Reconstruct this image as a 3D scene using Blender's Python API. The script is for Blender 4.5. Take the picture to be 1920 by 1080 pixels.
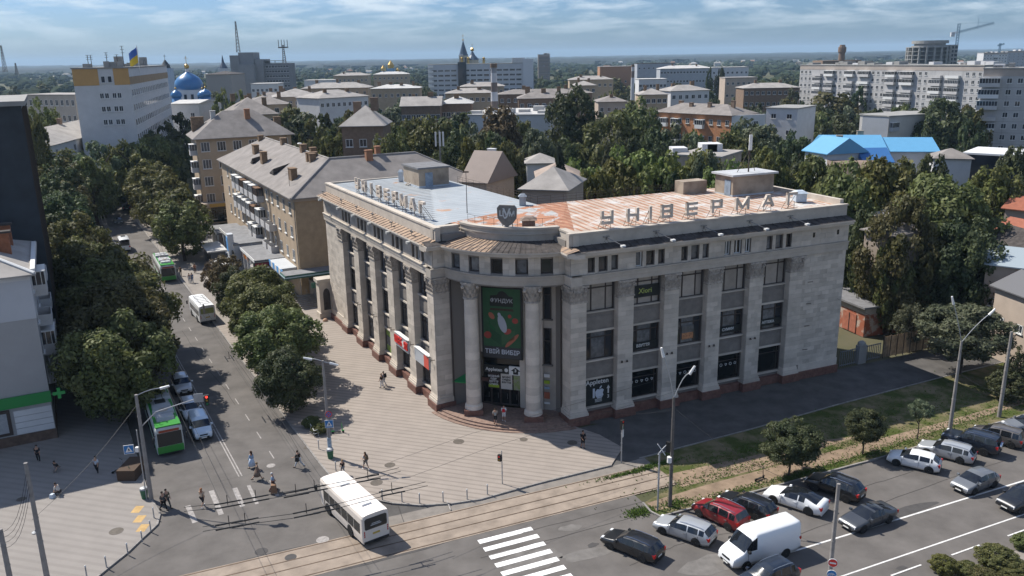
import bpy,bmesh,math,random
import numpy as np
from mathutils import Vector,Matrix
for o in list(bpy.data.objects):
 bpy.data.objects.remove(o)
SC=bpy.context.scene
COL=SC.collection
RNG=random.Random(7)
# camera
CAM_H=36.0
FPX=1570.0
HORIZON_ROW=106.0
ROLL=math.radians(1.0)
PITCH=math.atan((540-HORIZON_ROW)*math.cos(ROLL)/FPX)
_f=Vector((0,math.cos(PITCH),-math.sin(PITCH)))
_r0=Vector((1,0,0))
_u0=_r0.cross(_f)
_R=math.cos(ROLL)*_r0-math.sin(ROLL)*_u0
_U=math.sin(ROLL)*_r0+math.cos(ROLL)*_u0
cam_d=bpy.data.cameras.new('camera')
cam=bpy.data.objects.new('camera',cam_d)
COL.objects.link(cam)
cam_d.sensor_width=36.0
cam_d.lens=FPX/1920*36.0
cam_d.clip_start=0.5
cam_d.clip_end=40000
m4=Matrix(((_R.x,_U.x,-_f.x,0),(_R.y,_U.y,-_f.y,0),(_R.z,_U.z,-_f.z,CAM_H),(0,0,0,1)))
cam.matrix_world=m4
SC.camera=cam
# sky, sun, exposure
SUN_EL=math.radians(49.5)
SUN_FROM=math.radians(147.0)
world=bpy.data.worlds.new('World')
SC.world=world
world.use_nodes=True
wn=world.node_tree.nodes
wl=world.node_tree.links
wn.clear()
w_out=wn.new('ShaderNodeOutputWorld')
w_bg=wn.new('ShaderNodeBackground')
w_sky=wn.new('ShaderNodeTexSky')
w_sky.sky_type='NISHITA'
w_sky.sun_disc=False
w_sky.sun_elevation=SUN_EL
w_sky.sun_rotation=math.radians(90)-SUN_FROM
w_sky.altitude=200
w_sky.air_density=1.0
w_sky.dust_density=1.2
w_sky.ozone_density=2.0
SKY_STRENGTH=0.072
w_bg.inputs['Strength'].default_value=SKY_STRENGTH
w_tc=wn.new('ShaderNodeTexCoord')
w_sep=wn.new('ShaderNodeSeparateXYZ')
wl.new(w_tc.outputs['Generated'],w_sep.inputs[0])
def wmath(op,a,b=None,clamp=False):
 n=wn.new('ShaderNodeMath');n.operation=op;n.use_clamp=clamp
 for i,v in enumerate((a,b)):
  if v is None:continue
  if isinstance(v,(int,float)):n.inputs[i].default_value=v
  else:wl.new(v,n.inputs[i])
 return n.outputs[0]
w_z=wmath('ADD',wmath('MAXIMUM',w_sep.outputs[2],0.0),0.15)
w_cx=wmath('DIVIDE',w_sep.outputs[0],w_z)
w_cy=wmath('DIVIDE',w_sep.outputs[1],w_z)
w_comb=wn.new('ShaderNodeCombineXYZ')
wl.new(w_cx,w_comb.inputs[0]);wl.new(w_cy,w_comb.inputs[1])
w_n1=wn.new('ShaderNodeTexNoise')
w_n1.inputs['Scale'].default_value=2.1
w_n1.inputs['Detail'].default_value=8
w_n1.inputs['Roughness'].default_value=0.6
w_n1.inputs['Distortion'].default_value=0.25
wl.new(w_comb.outputs[0],w_n1.inputs['Vector'])
w_ramp=wn.new('ShaderNodeValToRGB')
w_ramp.color_ramp.elements[0].position=0.44
w_ramp.color_ramp.elements[1].position=0.62
wl.new(w_n1.outputs['Fac'],w_ramp.inputs['Fac'])
w_up=wn.new('ShaderNodeMapRange')
w_up.inputs['From Min'].default_value=0.012
w_up.inputs['From Max'].default_value=0.055
wl.new(w_sep.outputs[2],w_up.inputs['Value'])
w_mask=wmath('MULTIPLY',wmath('MULTIPLY',w_ramp.outputs['Color'],w_up.outputs[0]),0.75)
w_tint=wn.new('ShaderNodeMixRGB');w_tint.blend_type='MULTIPLY'
w_tint.inputs['Fac'].default_value=1.0
w_tint.inputs[2].default_value=(0.53,0.755,1.16,1)
wl.new(w_sky.outputs[0],w_tint.inputs[1])
w_mix=wn.new('ShaderNodeMixRGB')
wl.new(w_mask,w_mix.inputs['Fac'])
wl.new(w_tint.outputs[0],w_mix.inputs[1])
w_mix.inputs[2].default_value=(7.8,8.8,9.6,1)
wl.new(w_mix.outputs[0],w_bg.inputs['Color'])
wl.new(w_bg.outputs[0],w_out.inputs['Surface'])
sun_d=bpy.data.lights.new('sun','SUN')
sun_d.energy=4.6
sun_d.angle=math.radians(0.5)
sun_d.color=(1.0,0.945,0.86)
sun=bpy.data.objects.new('sun',sun_d)
COL.objects.link(sun)
_sd=Vector((math.cos(SUN_FROM)*math.cos(SUN_EL),math.sin(SUN_FROM)*math.cos(SUN_EL),math.sin(SUN_EL)))
sun.rotation_euler=_sd.to_track_quat('Z','Y').to_euler()
sun.location=(0,0,200)
SC.view_settings.view_transform='Standard'
SC.view_settings.look='None'
SC.view_settings.exposure=0.55
SC.view_settings.gamma=1.0
SC.view_settings.use_curve_mapping=False
SC.cycles.max_bounces=5
SC.cycles.diffuse_bounces=3
SC.cycles.glossy_bounces=3
SC.cycles.transmission_bounces=3
SC.cycles.transparent_max_bounces=6
SC.cycles.volume_bounces=0
SC.cycles.volume_step_rate=1.0
SC.cycles.caustics_reflective=False
SC.cycles.caustics_refractive=False
SC.cycles.use_denoising=True
# surveying: photo points to ground points
def ray(x,y):
 return _f*FPX+(x-960)*_R+(540-y)*_U
def G(x,y,z=0.0):
 d=ray(x,y)
 t=(z-CAM_H)/d.z
 p=d*t
 return Vector((p.x,p.y,z))
def GY(x,y,Y):
 d=ray(x,y)
 t=Y/d.y
 return Vector((d.x*t,Y,CAM_H+d.z*t))
def lerp(a,b,t):
 return a+(b-a)*t
class Frame:
 """u runs along a wall, d outwards from it, z up"""
 def __init__(s,o,t,out):
  s.o=Vector((o[0],o[1],0));s.t=Vector((t[0],t[1],0)).normalized();s.n=Vector((out[0],out[1],0)).normalized()
 def __call__(s,u,d,z):
  return s.o+s.t*u+s.n*d+Vector((0,0,z))
 def ang(s):
  return math.atan2(s.t.y,s.t.x)
WORLD=Frame((0,0),(1,0),(0,1))
AR=(5.66,77.48);TR=(0.918,0.396);NR=(0.396,-0.918)
AL=(-8.0,81.74);TL=(-0.4727,0.8812);NL=(-0.8812,-0.4727)
FR=Frame(AR,TR,NR)
FL=Frame(AL,TL,NL)
# materials
MATS={}
def new_mat(name):
 m=bpy.data.materials.new(name);m.use_nodes=True
 nt=m.node_tree
 return m,nt,nt.nodes['Principled BSDF']
def mat(name,col,rough=0.8,noise=0.0,scale=1.0,metal=0.0,spec=0.3,bump=0.0,bscale=8.0,island=0.0,obj=0.0,stretch=None,coat=0.0,col2=None,detail=6.0,rot=0.0,emit=0.0,contrast=(0.3,0.7)):
 if name in MATS:return MATS[name]
 m,nt,b=new_mat(name)
 N,L=nt.nodes,nt.links
 b.inputs['Roughness'].default_value=rough
 b.inputs['Metallic'].default_value=metal
 b.inputs['Specular IOR Level'].default_value=spec
 b.inputs['Coat Weight'].default_value=coat
 b.inputs['Base Color'].default_value=(*col,1)
 geo=N.new('ShaderNodeNewGeometry')
 cur=None
 vec=geo.outputs['Position']
 if stretch or rot:
  mp=N.new('ShaderNodeMapping')
  mp.inputs['Rotation'].default_value=(0,0,rot)
  if stretch:mp.inputs['Scale'].default_value=stretch
  L.new(vec,mp.inputs['Vector']);vec=mp.outputs[0]
 if noise or col2:
  n=N.new('ShaderNodeTexNoise');n.inputs['Scale'].default_value=scale;n.inputs['Detail'].default_value=detail
  n.inputs['Roughness'].default_value=0.6
  L.new(vec,n.inputs['Vector'])
  r=N.new('ShaderNodeValToRGB')
  r.color_ramp.elements[0].position=contrast[0];r.color_ramp.elements[1].position=contrast[1]
  if col2:
   r.color_ramp.elements[0].color=(*col,1);r.color_ramp.elements[1].color=(*col2,1)
  else:
   r.color_ramp.elements[0].color=(*[c*(1-noise)for c in col],1)
   r.color_ramp.elements[1].color=(*[min(1,c*(1+noise))for c in col],1)
  L.new(n.outputs['Fac'],r.inputs['Fac'])
  cur=r.outputs['Color']
 def vary(src,amt):
  nonlocal cur
  mr=N.new('ShaderNodeMapRange');mr.inputs['To Min'].default_value=1-amt;mr.inputs['To Max'].default_value=1+amt
  L.new(src,mr.inputs['Value'])
  mx=N.new('ShaderNodeMixRGB');mx.blend_type='MULTIPLY';mx.inputs['Fac'].default_value=1
  if cur is None:mx.inputs[1].default_value=(*col,1)
  else:L.new(cur,mx.inputs[1])
  L.new(mr.outputs[0],mx.inputs[2]);cur=mx.outputs[0]
 if island:vary(geo.outputs['Random Per Island'],island)
 if obj:
  oi=N.new('ShaderNodeObjectInfo');vary(oi.outputs['Random'],obj)
 if cur is not None:L.new(cur,b.inputs['Base Color'])
 if bump:
  nb=N.new('ShaderNodeTexNoise');nb.inputs['Scale'].default_value=bscale;nb.inputs['Detail'].default_value=4
  L.new(vec,nb.inputs['Vector'])
  bp=N.new('ShaderNodeBump');bp.inputs['Strength'].default_value=bump;bp.inputs['Distance'].default_value=0.05
  L.new(nb.outputs['Fac'],bp.inputs['Height']);L.new(bp.outputs[0],b.inputs['Normal'])
 if emit:
  b.inputs['Emission Color'].default_value=(*col,1);b.inputs['Emission Strength'].default_value=emit
 MATS[name]=m
 return m
def wave_mat(name,colA,colB,period,ang,rough=0.7,sharp=(0.35,0.65),nz=0.25,nscale=0.6,mixcol=None,mixamt=(0.5,0.6),metal=0.0,distort=0.0):
 """bands of two colours across the direction ang, with blotches"""
 if name in MATS:return MATS[name]
 m,nt,b=new_mat(name)
 N,L=nt.nodes,nt.links
 geo=N.new('ShaderNodeNewGeometry')
 mp=N.new('ShaderNodeMapping');mp.inputs['Rotation'].default_value=(0,0,-ang)
 L.new(geo.outputs['Position'],mp.inputs['Vector'])
 w=N.new('ShaderNodeTexWave');w.bands_direction='X';w.inputs['Scale'].default_value=2*math.pi/period/20.0
 w.inputs['Distortion'].default_value=distort;w.inputs['Detail'].default_value=2
 L.new(mp.outputs[0],w.inputs['Vector'])
 r=N.new('ShaderNodeValToRGB')
 r.color_ramp.elements[0].position=sharp[0];r.color_ramp.elements[1].position=sharp[1]
 r.color_ramp.elements[0].color=(*colA,1);r.color_ramp.elements[1].color=(*colB,1)
 L.new(w.outputs['Fac'],r.inputs['Fac'])
 cur=r.outputs[0]
 n=N.new('ShaderNodeTexNoise');n.inputs['Scale'].default_value=nscale;n.inputs['Detail'].default_value=8;n.inputs['Roughness'].default_value=0.65
 L.new(geo.outputs['Position'],n.inputs['Vector'])
 if mixcol:
  r2=N.new('ShaderNodeValToRGB');r2.color_ramp.elements[0].position=mixamt[0];r2.color_ramp.elements[1].position=mixamt[1]
  L.new(n.outputs['Fac'],r2.inputs['Fac'])
  mx=N.new('ShaderNodeMixRGB');L.new(r2.outputs[0],mx.inputs['Fac']);L.new(cur,mx.inputs[1]);mx.inputs[2].default_value=(*mixcol,1)
  cur=mx.outputs[0]
 mr=N.new('ShaderNodeMapRange');mr.inputs['From Min'].default_value=0.3;mr.inputs['From Max'].default_value=0.7
 mr.inputs['To Min'].default_value=1-nz;mr.inputs['To Max'].default_value=1+nz
 L.new(n.outputs['Fac'],mr.inputs['Value'])
 mx=N.new('ShaderNodeMixRGB');mx.blend_type='MULTIPLY';mx.inputs['Fac'].default_value=1
 L.new(cur,mx.inputs[1]);L.new(mr.outputs[0],mx.inputs[2])
 L.new(mx.outputs[0],b.inputs['Base Color'])
 b.inputs['Roughness'].default_value=rough;b.inputs['Metallic'].default_value=metal
 b.inputs['Specular IOR Level'].default_value=0.3
 MATS[name]=m
 return m
def glass_mat(name,col,rough=0.06,spec=0.6,obj=0.5):
 return mat(name,col,rough=rough,spec=spec,obj=obj)
# mesh building
class MB:
 def __init__(s):
  s.v=[];s.f=[];s.m=[]
 def add(s,verts,faces,mi=0):
  k=len(s.v);s.v+=[tuple(p)for p in verts]
  s.f+=[tuple(i+k for i in q)for q in faces];s.m+=[mi]*len(faces)
 def quad(s,a,b,c,d,mi=0):
  s.add((a,b,c,d),((0,1,2,3),),mi)
 def poly(s,pts,mi=0):
  s.add(pts,(tuple(range(len(pts))),),mi)
 def box(s,u0,u1,d0,d1,z0,z1,fr=WORLD,mi=0):
  p=[fr(u,d,z)for z in(z0,z1)for d in(d0,d1)for u in(u0,u1)]
  s.add(p,((0,2,3,1),(4,5,7,6),(0,1,5,4),(2,6,7,3),(0,4,6,2),(1,3,7,5)),mi)
 def taper(s,u0,u1,d0,d1,z0,z1,iu,idd,fr=WORLD,mi=0):
  p=[fr(u0,d0,z0),fr(u1,d0,z0),fr(u0,d1,z0),fr(u1,d1,z0),fr(u0+iu,d0+idd,z1),fr(u1-iu,d0+idd,z1),fr(u0+iu,d1-idd,z1),fr(u1-iu,d1-idd,z1)]
  s.add(p,((0,2,3,1),(4,5,7,6),(0,1,5,4),(2,6,7,3),(0,4,6,2),(1,3,7,5)),mi)
 def prism(s,poly,z0,z1,mi=0,fr=WORLD,bottom=True):
  n=len(poly)
  p=[fr(x,y,z0)for x,y in poly]+[fr(x,y,z1)for x,y in poly]
  f=[(i,(i+1)%n,n+(i+1)%n,n+i)for i in range(n)]+[tuple(range(n,2*n))]
  if bottom:f.append(tuple(range(n-1,-1,-1)))
  s.add(p,f,mi)
 def tube(s,a,b,r0,r1=None,n=6,mi=0,caps=True):
  a=Vector(a);b=Vector(b);r1=r0 if r1 is None else r1
  d=b-a
  if d.length<1e-6:return
  d.normalize()
  x=d.orthogonal().normalized();y=d.cross(x)
  p=[]
  for c,r in((a,r0),(b,r1)):
   for i in range(n):
    t=2*math.pi*i/n
    p.append(c+x*(r*math.cos(t))+y*(r*math.sin(t)))
  f=[(i,(i+1)%n,n+(i+1)%n,n+i)for i in range(n)]
  if caps:f+=[tuple(range(n-1,-1,-1)),tuple(range(n,2*n))]
  s.add(p,f,mi)
 def path(s,pts,r,n=5,mi=0):
  for a,b in zip(pts,pts[1:]):s.tube(a,b,r,n=n,mi=mi,caps=False)
 def lathe(s,prof,n=12,c=(0,0,0),mi=0,fr=None,a0=0.0):
  p=[]
  for r,z in prof:
   for i in range(n):
    t=a0+2*math.pi*i/n
    p.append((c[0]+r*math.cos(t),c[1]+r*math.sin(t),c[2]+z))
  f=[]
  for k in range(len(prof)-1):
   f+=[(k*n+i,k*n+(i+1)%n,(k+1)*n+(i+1)%n,(k+1)*n+i)for i in range(n)]
  f.append(tuple(range(n-1,-1,-1)))
  f.append(tuple(range((len(prof)-1)*n,len(prof)*n)))
  s.add(p,f,mi)
 def ball(s,c,r,n=8,mi=0,sz=1.0):
  prof=[(max(0.001,r*math.sin(math.pi*k/6)),-r*sz*math.cos(math.pi*k/6))for k in range(7)]
  s.lathe(prof,n,c,mi)
 def extrude_profile(s,prof,u0,u1,fr,mi=0):
  """prof: (d, z) closed outline; swept from u0 to u1"""
  n=len(prof)
  p=[fr(u,d,z)for u in(u0,u1)for d,z in prof]
  s.add(p,[(i,(i+1)%n,n+(i+1)%n,n+i)for i in range(n)]+[tuple(range(n)),tuple(range(2*n-1,n-1,-1))],mi)
 def build(s,name,mats,parent=None,smooth=False,loc=None,recalc=False,kind=None,label=None):
  me=bpy.data.meshes.new(name)
  off=Vector((0,0,0))
  if parent is not None:
   p=parent
   while p is not None:off=off+p.location;p=p.parent
  elif loc is not None:off=Vector(loc)
  a=np.array(s.v,dtype=np.float64).reshape(-1,3)-np.array(off)
  me.from_pydata(a.tolist(),[],s.f)
  if not isinstance(mats,(list,tuple)):mats=[mats]
  for m in mats:me.materials.append(m)
  if len(mats)>1:me.polygons.foreach_set('material_index',s.m)
  if smooth:me.polygons.foreach_set('use_smooth',[True]*len(me.polygons))
  if recalc or not smooth:
   bm=bmesh.new();bm.from_mesh(me);bmesh.ops.recalc_face_normals(bm,faces=bm.faces);bm.to_mesh(me);bm.free()
  me.update()
  o=bpy.data.objects.new(name,me);COL.objects.link(o)
  if parent is not None:o.parent=parent
  elif loc is not None:o.location=loc
  if kind:o['kind']=kind
  if label:o['label']=label
  return o
def part_from(o,name,parent,mats=None):
 """another object that shares the mesh of o"""
 c=o.copy();c.name=name;COL.objects.link(c);c.parent=parent
 return c
def thing(name,label,cat,loc=(0,0,0),group=None,rz=0.0):
 o=bpy.data.objects.new(name,None);COL.objects.link(o)
 o.location=loc;o.rotation_euler=(0,0,rz);o.empty_display_size=0.3
 tag(o,label,cat,group)
 return o
def tag(o,label,cat,group=None):
 o['label']=label;o['category']=cat
 if group:o['group']=group
 return o
def structure(o):
 o['kind']='structure';return o
KIDS={}
def copy_tree(o,parent=None,depth=0):
 c=o.copy();COL.objects.link(c)
 if parent is not None:c.parent=parent
 for ch in o.children:copy_tree(ch,c)
 return c
def repeat(proto,loc,rz,label,group=None,scale=None):
 c=copy_tree(proto)
 c.location=loc;c.rotation_euler=(0,0,rz);c['label']=label
 if scale:c.scale=scale if isinstance(scale,tuple)else(scale,)*3
 if group:c['group']=group
 return c
def text_mesh(body,size,depth=0.03,bold=0.0,align='CENTER',space=1.0,xs=1.0):
 """letters standing in the XZ plane, facing -Y, centred"""
 c=bpy.data.curves.new('lettering','FONT');c.body=body;c.size=size;c.extrude=depth/2;c.offset=bold
 c.resolution_u=2;c.align_x=align;c.align_y='CENTER';c.space_character=space
 tmp=bpy.data.scenes.new('workbench_text');o=bpy.data.objects.new('lettering_tmp',c);tmp.collection.objects.link(o)
 with bpy.context.temp_override(scene=tmp,view_layer=tmp.view_layers[0]):dg=bpy.context.evaluated_depsgraph_get();dg.update()
 me=bpy.data.meshes.new_from_object(o.evaluated_get(dg))
 bpy.data.objects.remove(o);bpy.data.curves.remove(c);bpy.data.scenes.remove(tmp)
 me.transform(Matrix.Scale(xs,4,(1,0,0)))
 me.transform(Matrix.Rotation(math.pi/2,4,'X'))
 return me
def lettering(body,size,mtl,parent,pos,fr,name='lettering',bold=0.0,depth=0.03,xs=1.0,flip=False,slope=0.0,space=1.0):
 """letters lying on a wall of frame fr, at world point pos"""
 me=text_mesh(body,size,depth,bold,xs=xs,space=space)
 me.materials.clear();me.materials.append(mtl)
 t=fr.t if not flip else-fr.t
 off=Vector((0,0,0));p=parent
 while p is not None:off=off+p.location;p=p.parent
 n=fr.n
 M=Matrix(((t.x,-n.x,0,pos[0]-off.x),(t.y,-n.y,0,pos[1]-off.y),(0,0,1,pos[2]-off.z),(0,0,0,1)))
 me.transform(M)
 o=bpy.data.objects.new(name,me);COL.objects.link(o)
 if parent is not None:o.parent=parent
 return o
# ground, roads, pavements
M_ground=mat('earth_and_grass',(0.055,0.065,0.03),0.95,col2=(0.12,0.105,0.07),scale=0.05,noise=1,spec=0.1)
M_asphalt=mat('asphalt',(0.122,0.112,0.104),0.9,noise=0.22,scale=0.35,spec=0.2,detail=9)
M_asphalt_dark=mat('apron_asphalt',(0.088,0.083,0.079),0.9,noise=0.3,scale=0.5,spec=0.2,detail=9)
M_track=mat('track_concrete',(0.27,0.222,0.18),0.95,noise=0.24,scale=0.7,spec=0.1,detail=9)
M_dirt=mat('dirt',(0.23,0.17,0.12),0.97,noise=0.3,scale=0.9,spec=0.1,detail=9)
M_lawn=mat('lawn_soil',(0.06,0.075,0.022),0.97,col2=(0.17,0.14,0.085),scale=0.45,noise=1,spec=0.05,contrast=(0.42,0.62),detail=9)
M_pave=wave_mat('plaza_paving',(0.225,0.194,0.168),(0.285,0.248,0.216),0.71,math.radians(90-17.3),rough=0.9,sharp=(0.10,0.30),nz=0.09,nscale=0.5)
M_walk=mat('pavement',(0.25,0.225,0.2),0.92,noise=0.12,scale=0.5,spec=0.15,detail=9)
M_walk_left=wave_mat('corner_paving',(0.225,0.205,0.188),(0.248,0.227,0.208),0.8,math.radians(75),rough=0.9,sharp=(0.2,0.5),nz=0.08,nscale=0.4)
M_kerb=mat('kerb_stone',(0.24,0.225,0.21),0.9,noise=0.2,scale=2,island=0.12)
M_white=mat('road_paint',(0.62,0.61,0.59),0.8,noise=0.18,scale=2.5)
M_white_worn=mat('worn_road_paint',(0.30,0.28,0.265),0.9,noise=0.3,scale=3)
M_yellow_tile=mat('tactile_tile',(0.45,0.3,0.13),0.9,noise=0.2,scale=2)
M_steel=mat('steel',(0.25,0.25,0.25),0.45,metal=0.9,noise=0.3,scale=3)
M_rail=mat('tram_rail',(0.12,0.085,0.06),0.6,metal=0.5,noise=0.3,scale=3)
M_iron=mat('cast_iron',(0.10,0.085,0.07),0.7,noise=0.3,scale=4)
def sheet(name,pts,z,m,kind='structure'):
 b=MB();b.poly([(p[0],p[1],z)for p in pts])
 o=b.build(name,m);o['kind']=kind
 if o.data.polygons[0].normal.z<0:o.data.flip_normals()
 return o
def slab(name,pts,z0,z1,m):
 b=MB();b.prism([(p[0],p[1])for p in pts],z0,z1)
 o=b.build(name,m);o['kind']='structure';return o
b=MB()
b.poly([(-14000,-600,-0.06),(14000,-600,-0.06),(14000,16000,-0.06),(-14000,16000,-0.06)])
structure(b.build('ground',M_ground))
FLr=lambda s,n:(FL(s,n,0).x,FL(s,n,0).y)
FRr=lambda u,m:(FR(u,m,0).x,FR(u,m,0).y)
def Lk(s,n0):
 return FLr(s,n0+0.021*(s+5))
sheet('street',[Lk(-4,14.3),Lk(60,14.3),Lk(150,14.3),Lk(420,14.3),Lk(420,28.6),Lk(150,28.6),Lk(60,28.6),Lk(-4,28.6)],0.0,M_asphalt)
ave=[FRr(-120,0),Lk(-4.01,28.6),Lk(-4.01,14.3),FRr(-24,0.6),FRr(-22,14.4),FRr(-1.4,14.4),FRr(-1.4,18.3),FRr(160,18.3),FRr(160,33.5),FRr(-14,33.5),FRr(-14,80),FRr(-120,80)]
sheet('avenue',ave,-0.004,M_asphalt)
sheet('asphalt_apron',[FRr(-24,0.6),FRr(3.2,0.6),FRr(0,-0.5),FRr(46,-0.5),FRr(70,-2),FRr(70,6.0),FRr(46,6.2),FRr(-2,9.2),FRr(-24,9.2)],-0.02,M_asphalt_dark)
def P(x,y):v=G(x,y);return(v.x,v.y)
corner=[P(598,868),P(615,888),P(632,908),P(655,925),P(690,936),P(735,945),P(790,949),P(845,946),P(900,938)]
plaza_edge=[Lk(44,14.15),Lk(20,14.15)]+corner+[FRr(-8,9.15),FRr(-0.5,9.0)]
PZ=0.1
slab('plaza',plaza_edge+[FRr(2.2,6.4),FRr(1.6,3.0),FRr(0.2,0.1),FRr(-1,-4),FLr(0,-4),FLr(44,-0.4)],-0.05,PZ,M_pave)
slab('street_pavement',[Lk(44.01,14.15),FLr(44.01,-0.4),FLr(48,1.0),FLr(420,0.5),Lk(420,14.15)],-0.05,PZ,M_walk)
lc=[Lk(420,28.75),Lk(60,28.75),Lk(-3,28.75),P(300,965),P(295,985),P(268,1010),P(240,1037),P(205,1065),P(172,1092),P(135,1120),(-33,44),(-60,44)]
slab('corner_pavement',lc+[(-90,60),FLr(60,62),FLr(420,62)],-0.05,PZ,M_walk_left)
def kerb(pts,w=0.16,z0=-0.04,z1=0.135,name='kerb'):
 b=MB()
 for a,c in zip(pts,pts[1:]):
  a=Vector((a[0],a[1],0));c=Vector((c[0],c[1],0));d=c-a
  n=max(1,round(d.length/1.0));t=d.normalized();fr=Frame(a,t,(t.y,-t.x))
  L=d.length/n
  for i in range(n):
   b.box(i*L+0.01,(i+1)*L-0.01,-w/2,w/2,z0,z1+RNG.uniform(-0.008,0.008),fr)
 return structure(b.build(name,M_kerb))
kerb([Lk(140,14.2),Lk(60,14.2),Lk(20,14.2)]+corner+[FRr(-8,9.2),FRr(-0.5,9.05)])
kerb(lc[1:11])
isl=[FRr(-1.5,15.9),FRr(-1.7,17.4),FRr(-1.4,18.35),FRr(8,18.35),FRr(22,18.3),FRr(34,17.9),FRr(50,17.2),FRr(90,16)]
kerb(isl)
kerb([FRr(2.5,8.9),FRr(16,8.3),FRr(28,7.4),FRr(46,6.5),FRr(70,6)],w=0.12,z1=0.09)
sheet('sidewalk_strip',[FRr(-22,8.9),FRr(-0.4,9.1),FRr(3,8.9),FRr(3,10.3),FRr(-22,10.3)],0.004,mat('worn_concrete',(0.20,0.18,0.16),0.95,noise=0.2,scale=1.0,detail=9))
sheet('tram_track_bed',[FRr(-60,10.3),FRr(-20,10.25),FRr(3,10.3),FRr(60,11.4),FRr(60,14.6),FRr(3,14.4),FRr(-20,14.4),FRr(-60,14.6)],0.008,M_track)
b=MB()
for m0 in(10.45,11.75,12.85,14.2):
 b.box(-60,60,m0-0.05,m0+0.05,0.0,0.022,FR)
structure(b.build('tram_rail',M_rail))
sheet('lawn',[FRr(3,9.0),FRr(16,8.4),FRr(28,7.5),FRr(46,6.6),FRr(100,5.5),FRr(100,16),FRr(34,17.8),FRr(22,18.2),FRr(-1.4,18.25),FRr(-1.5,15.9),FRr(3,14.4)],0.03,M_lawn)
sheet('dirt_path',[FRr(-1.2,16.0),FRr(5,15.6),FRr(15,15.4),FRr(34,15.2),FRr(60,14.2),FRr(60,14.9),FRr(34,16.2),FRr(24,16.9),FRr(15,17.3),FRr(2,17.6),FRr(-1.2,17.4)],0.034,M_dirt)
sheet('worn_dirt',[FRr(3,12.6),FRr(20,13.2),FRr(24,14.0),FRr(12,15.3),FRr(3,15.0)],0.037,M_dirt)
slab('bike_path_bank',[FRr(-10,33.5),FRr(160,33.5),FRr(160,60),FRr(-10,60)],-0.05,0.02,M_walk)
M_patch=mat('asphalt_patch',(0.07,0.066,0.064),0.9,noise=0.15,scale=2)
M_pale=mat('pale_asphalt',(0.15,0.14,0.13),0.92,noise=0.2,scale=1.2)
def blob(name,x,y,rx,ry,z,m,rot=0.3,n=14):
 c=G(x,y);r=random.Random(int(x*7+y))
 pts=[]
 for i in range(n):
  t=2*math.pi*i/n;k=r.uniform(0.75,1.15)
  px,py=rx*k*math.cos(t),ry*k*math.sin(t)
  pts.append((c.x+px*math.cos(rot)-py*math.sin(rot),c.y+px*math.sin(rot)+py*math.cos(rot)))
 return sheet(name,pts,z,m)
for x,y,rx,ry in((1070,990,1.0,.5),(1000,1050,3,1.2),(1330,1060,2.4,1.2),(1100,1040,2.2,.7)):
 blob('asphalt_patch',x,y,rx,ry,0.0035,M_pale)
for x,y,rx,ry in((1112,1022,.5,.3),(1690,1065,.5,.2),(1690,960,4,.5),(520,1040,4,.6),(720,1045,5,.4)):
 blob('asphalt_patch',x,y,rx,ry,0.0045,M_patch,rot=0.4)
b=MB();rr=random.Random(5)
def crack(x0,y0,x1,y1,w=0.05):
 a=G(x0,y0);c=G(x1,y1);n=14;pts=[]
 d=(c-a);s=Vector((-d.y,d.x,0)).normalized()
 off=0
 for i in range(n+1):
  off+=rr.uniform(-0.12,0.12)
  pts.append(a+d*(i/n)+s*off)
 for p,q in zip(pts,pts[1:]):
  b.quad(p-s*w/2+Vector((0,0,.006)),p+s*w/2+Vector((0,0,.006)),q+s*w/2+Vector((0,0,.006)),q-s*w/2+Vector((0,0,.006)))
for q in((640,700,760,1010),(520,640,640,880),(430,660,560,860),(900,1045,1500,880),(980,1000,1560,850),(1180,1060,1330,1000),(380,1075,860,960),(340,620,440,760),(1500,1000,1900,860),(1330,1010,1460,985),(600,1070,720,1040),(1560,930,1760,880)):
 crack(*q)
crk=b.build('asphalt_cracks',mat('crack_tar',(0.05,0.045,0.042),0.9));crk['kind']='stuff'
b=MB()
def line(fr,u0,m0,u1,m1,w,z=0.006,mb=None):
 mb=mb or b
 a=fr(u0,m0,z);c=fr(u1,m1,z);d=(c-a).normalized();s=Vector((-d.y,d.x,0))*(w/2)
 mb.quad(a-s,a+s,c+s,c-s)
line(FR,2.5,26.6,100,26.6,0.16)
line(FR,3.5,30.5,100,29.6,0.13)
for u in range(0,60,6):
 line(FR,u+3.0,31.9,u+6.0,31.85,0.13,z=0.026)
structure(b.build('lane_marking',M_white))
b=MB()
for i in range(12):
 a0=-15.9-0.02*i
 line(FR,-16.0,15.45+i*1.14,-11.45,15.45+i*1.14,0.55)
zb=structure(b.build('zebra_marking',mat('fresh_road_paint',(0.78,0.77,0.75),0.8,noise=0.12,scale=2)))
b=MB()
for dn in(-0.13,0.13):
 for s0 in range(-4,140,12):
  a=Lk(s0,21.1+dn);c=Lk(s0+11.8,21.1+dn)
  line(WORLD,a[0],a[1],c[0],c[1],0.11)
for s0 in range(-2,100,5):
 a=Lk(s0,17.6);c=Lk(s0+1.8,17.6);line(WORLD,a[0],a[1],c[0],c[1],0.1)
 if s0>14:
  a=Lk(s0+1,24.9);c=Lk(s0+2.6,24.9);line(WORLD,a[0],a[1],c[0],c[1],0.1)
for i,(x0,y0,x1,y1)in enumerate(((352,948,366,980),(396,920,415,965),(440,915,455,950),(466,910,482,945),(508,900,520,930))):
 line(WORLD,*P(x0,y0),*P(x1,y1),0.42 if i<3 else 0.3)
for x0,y0,x1,y1,w in((330,1082,640,1010,.11),(420,1080,660,1025,.09),(520,1082,690,1042,.11),(350,1082,480,1052,.08)):
 line(WORLD,*P(x0,y0),*P(x1,y1),w)
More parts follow.
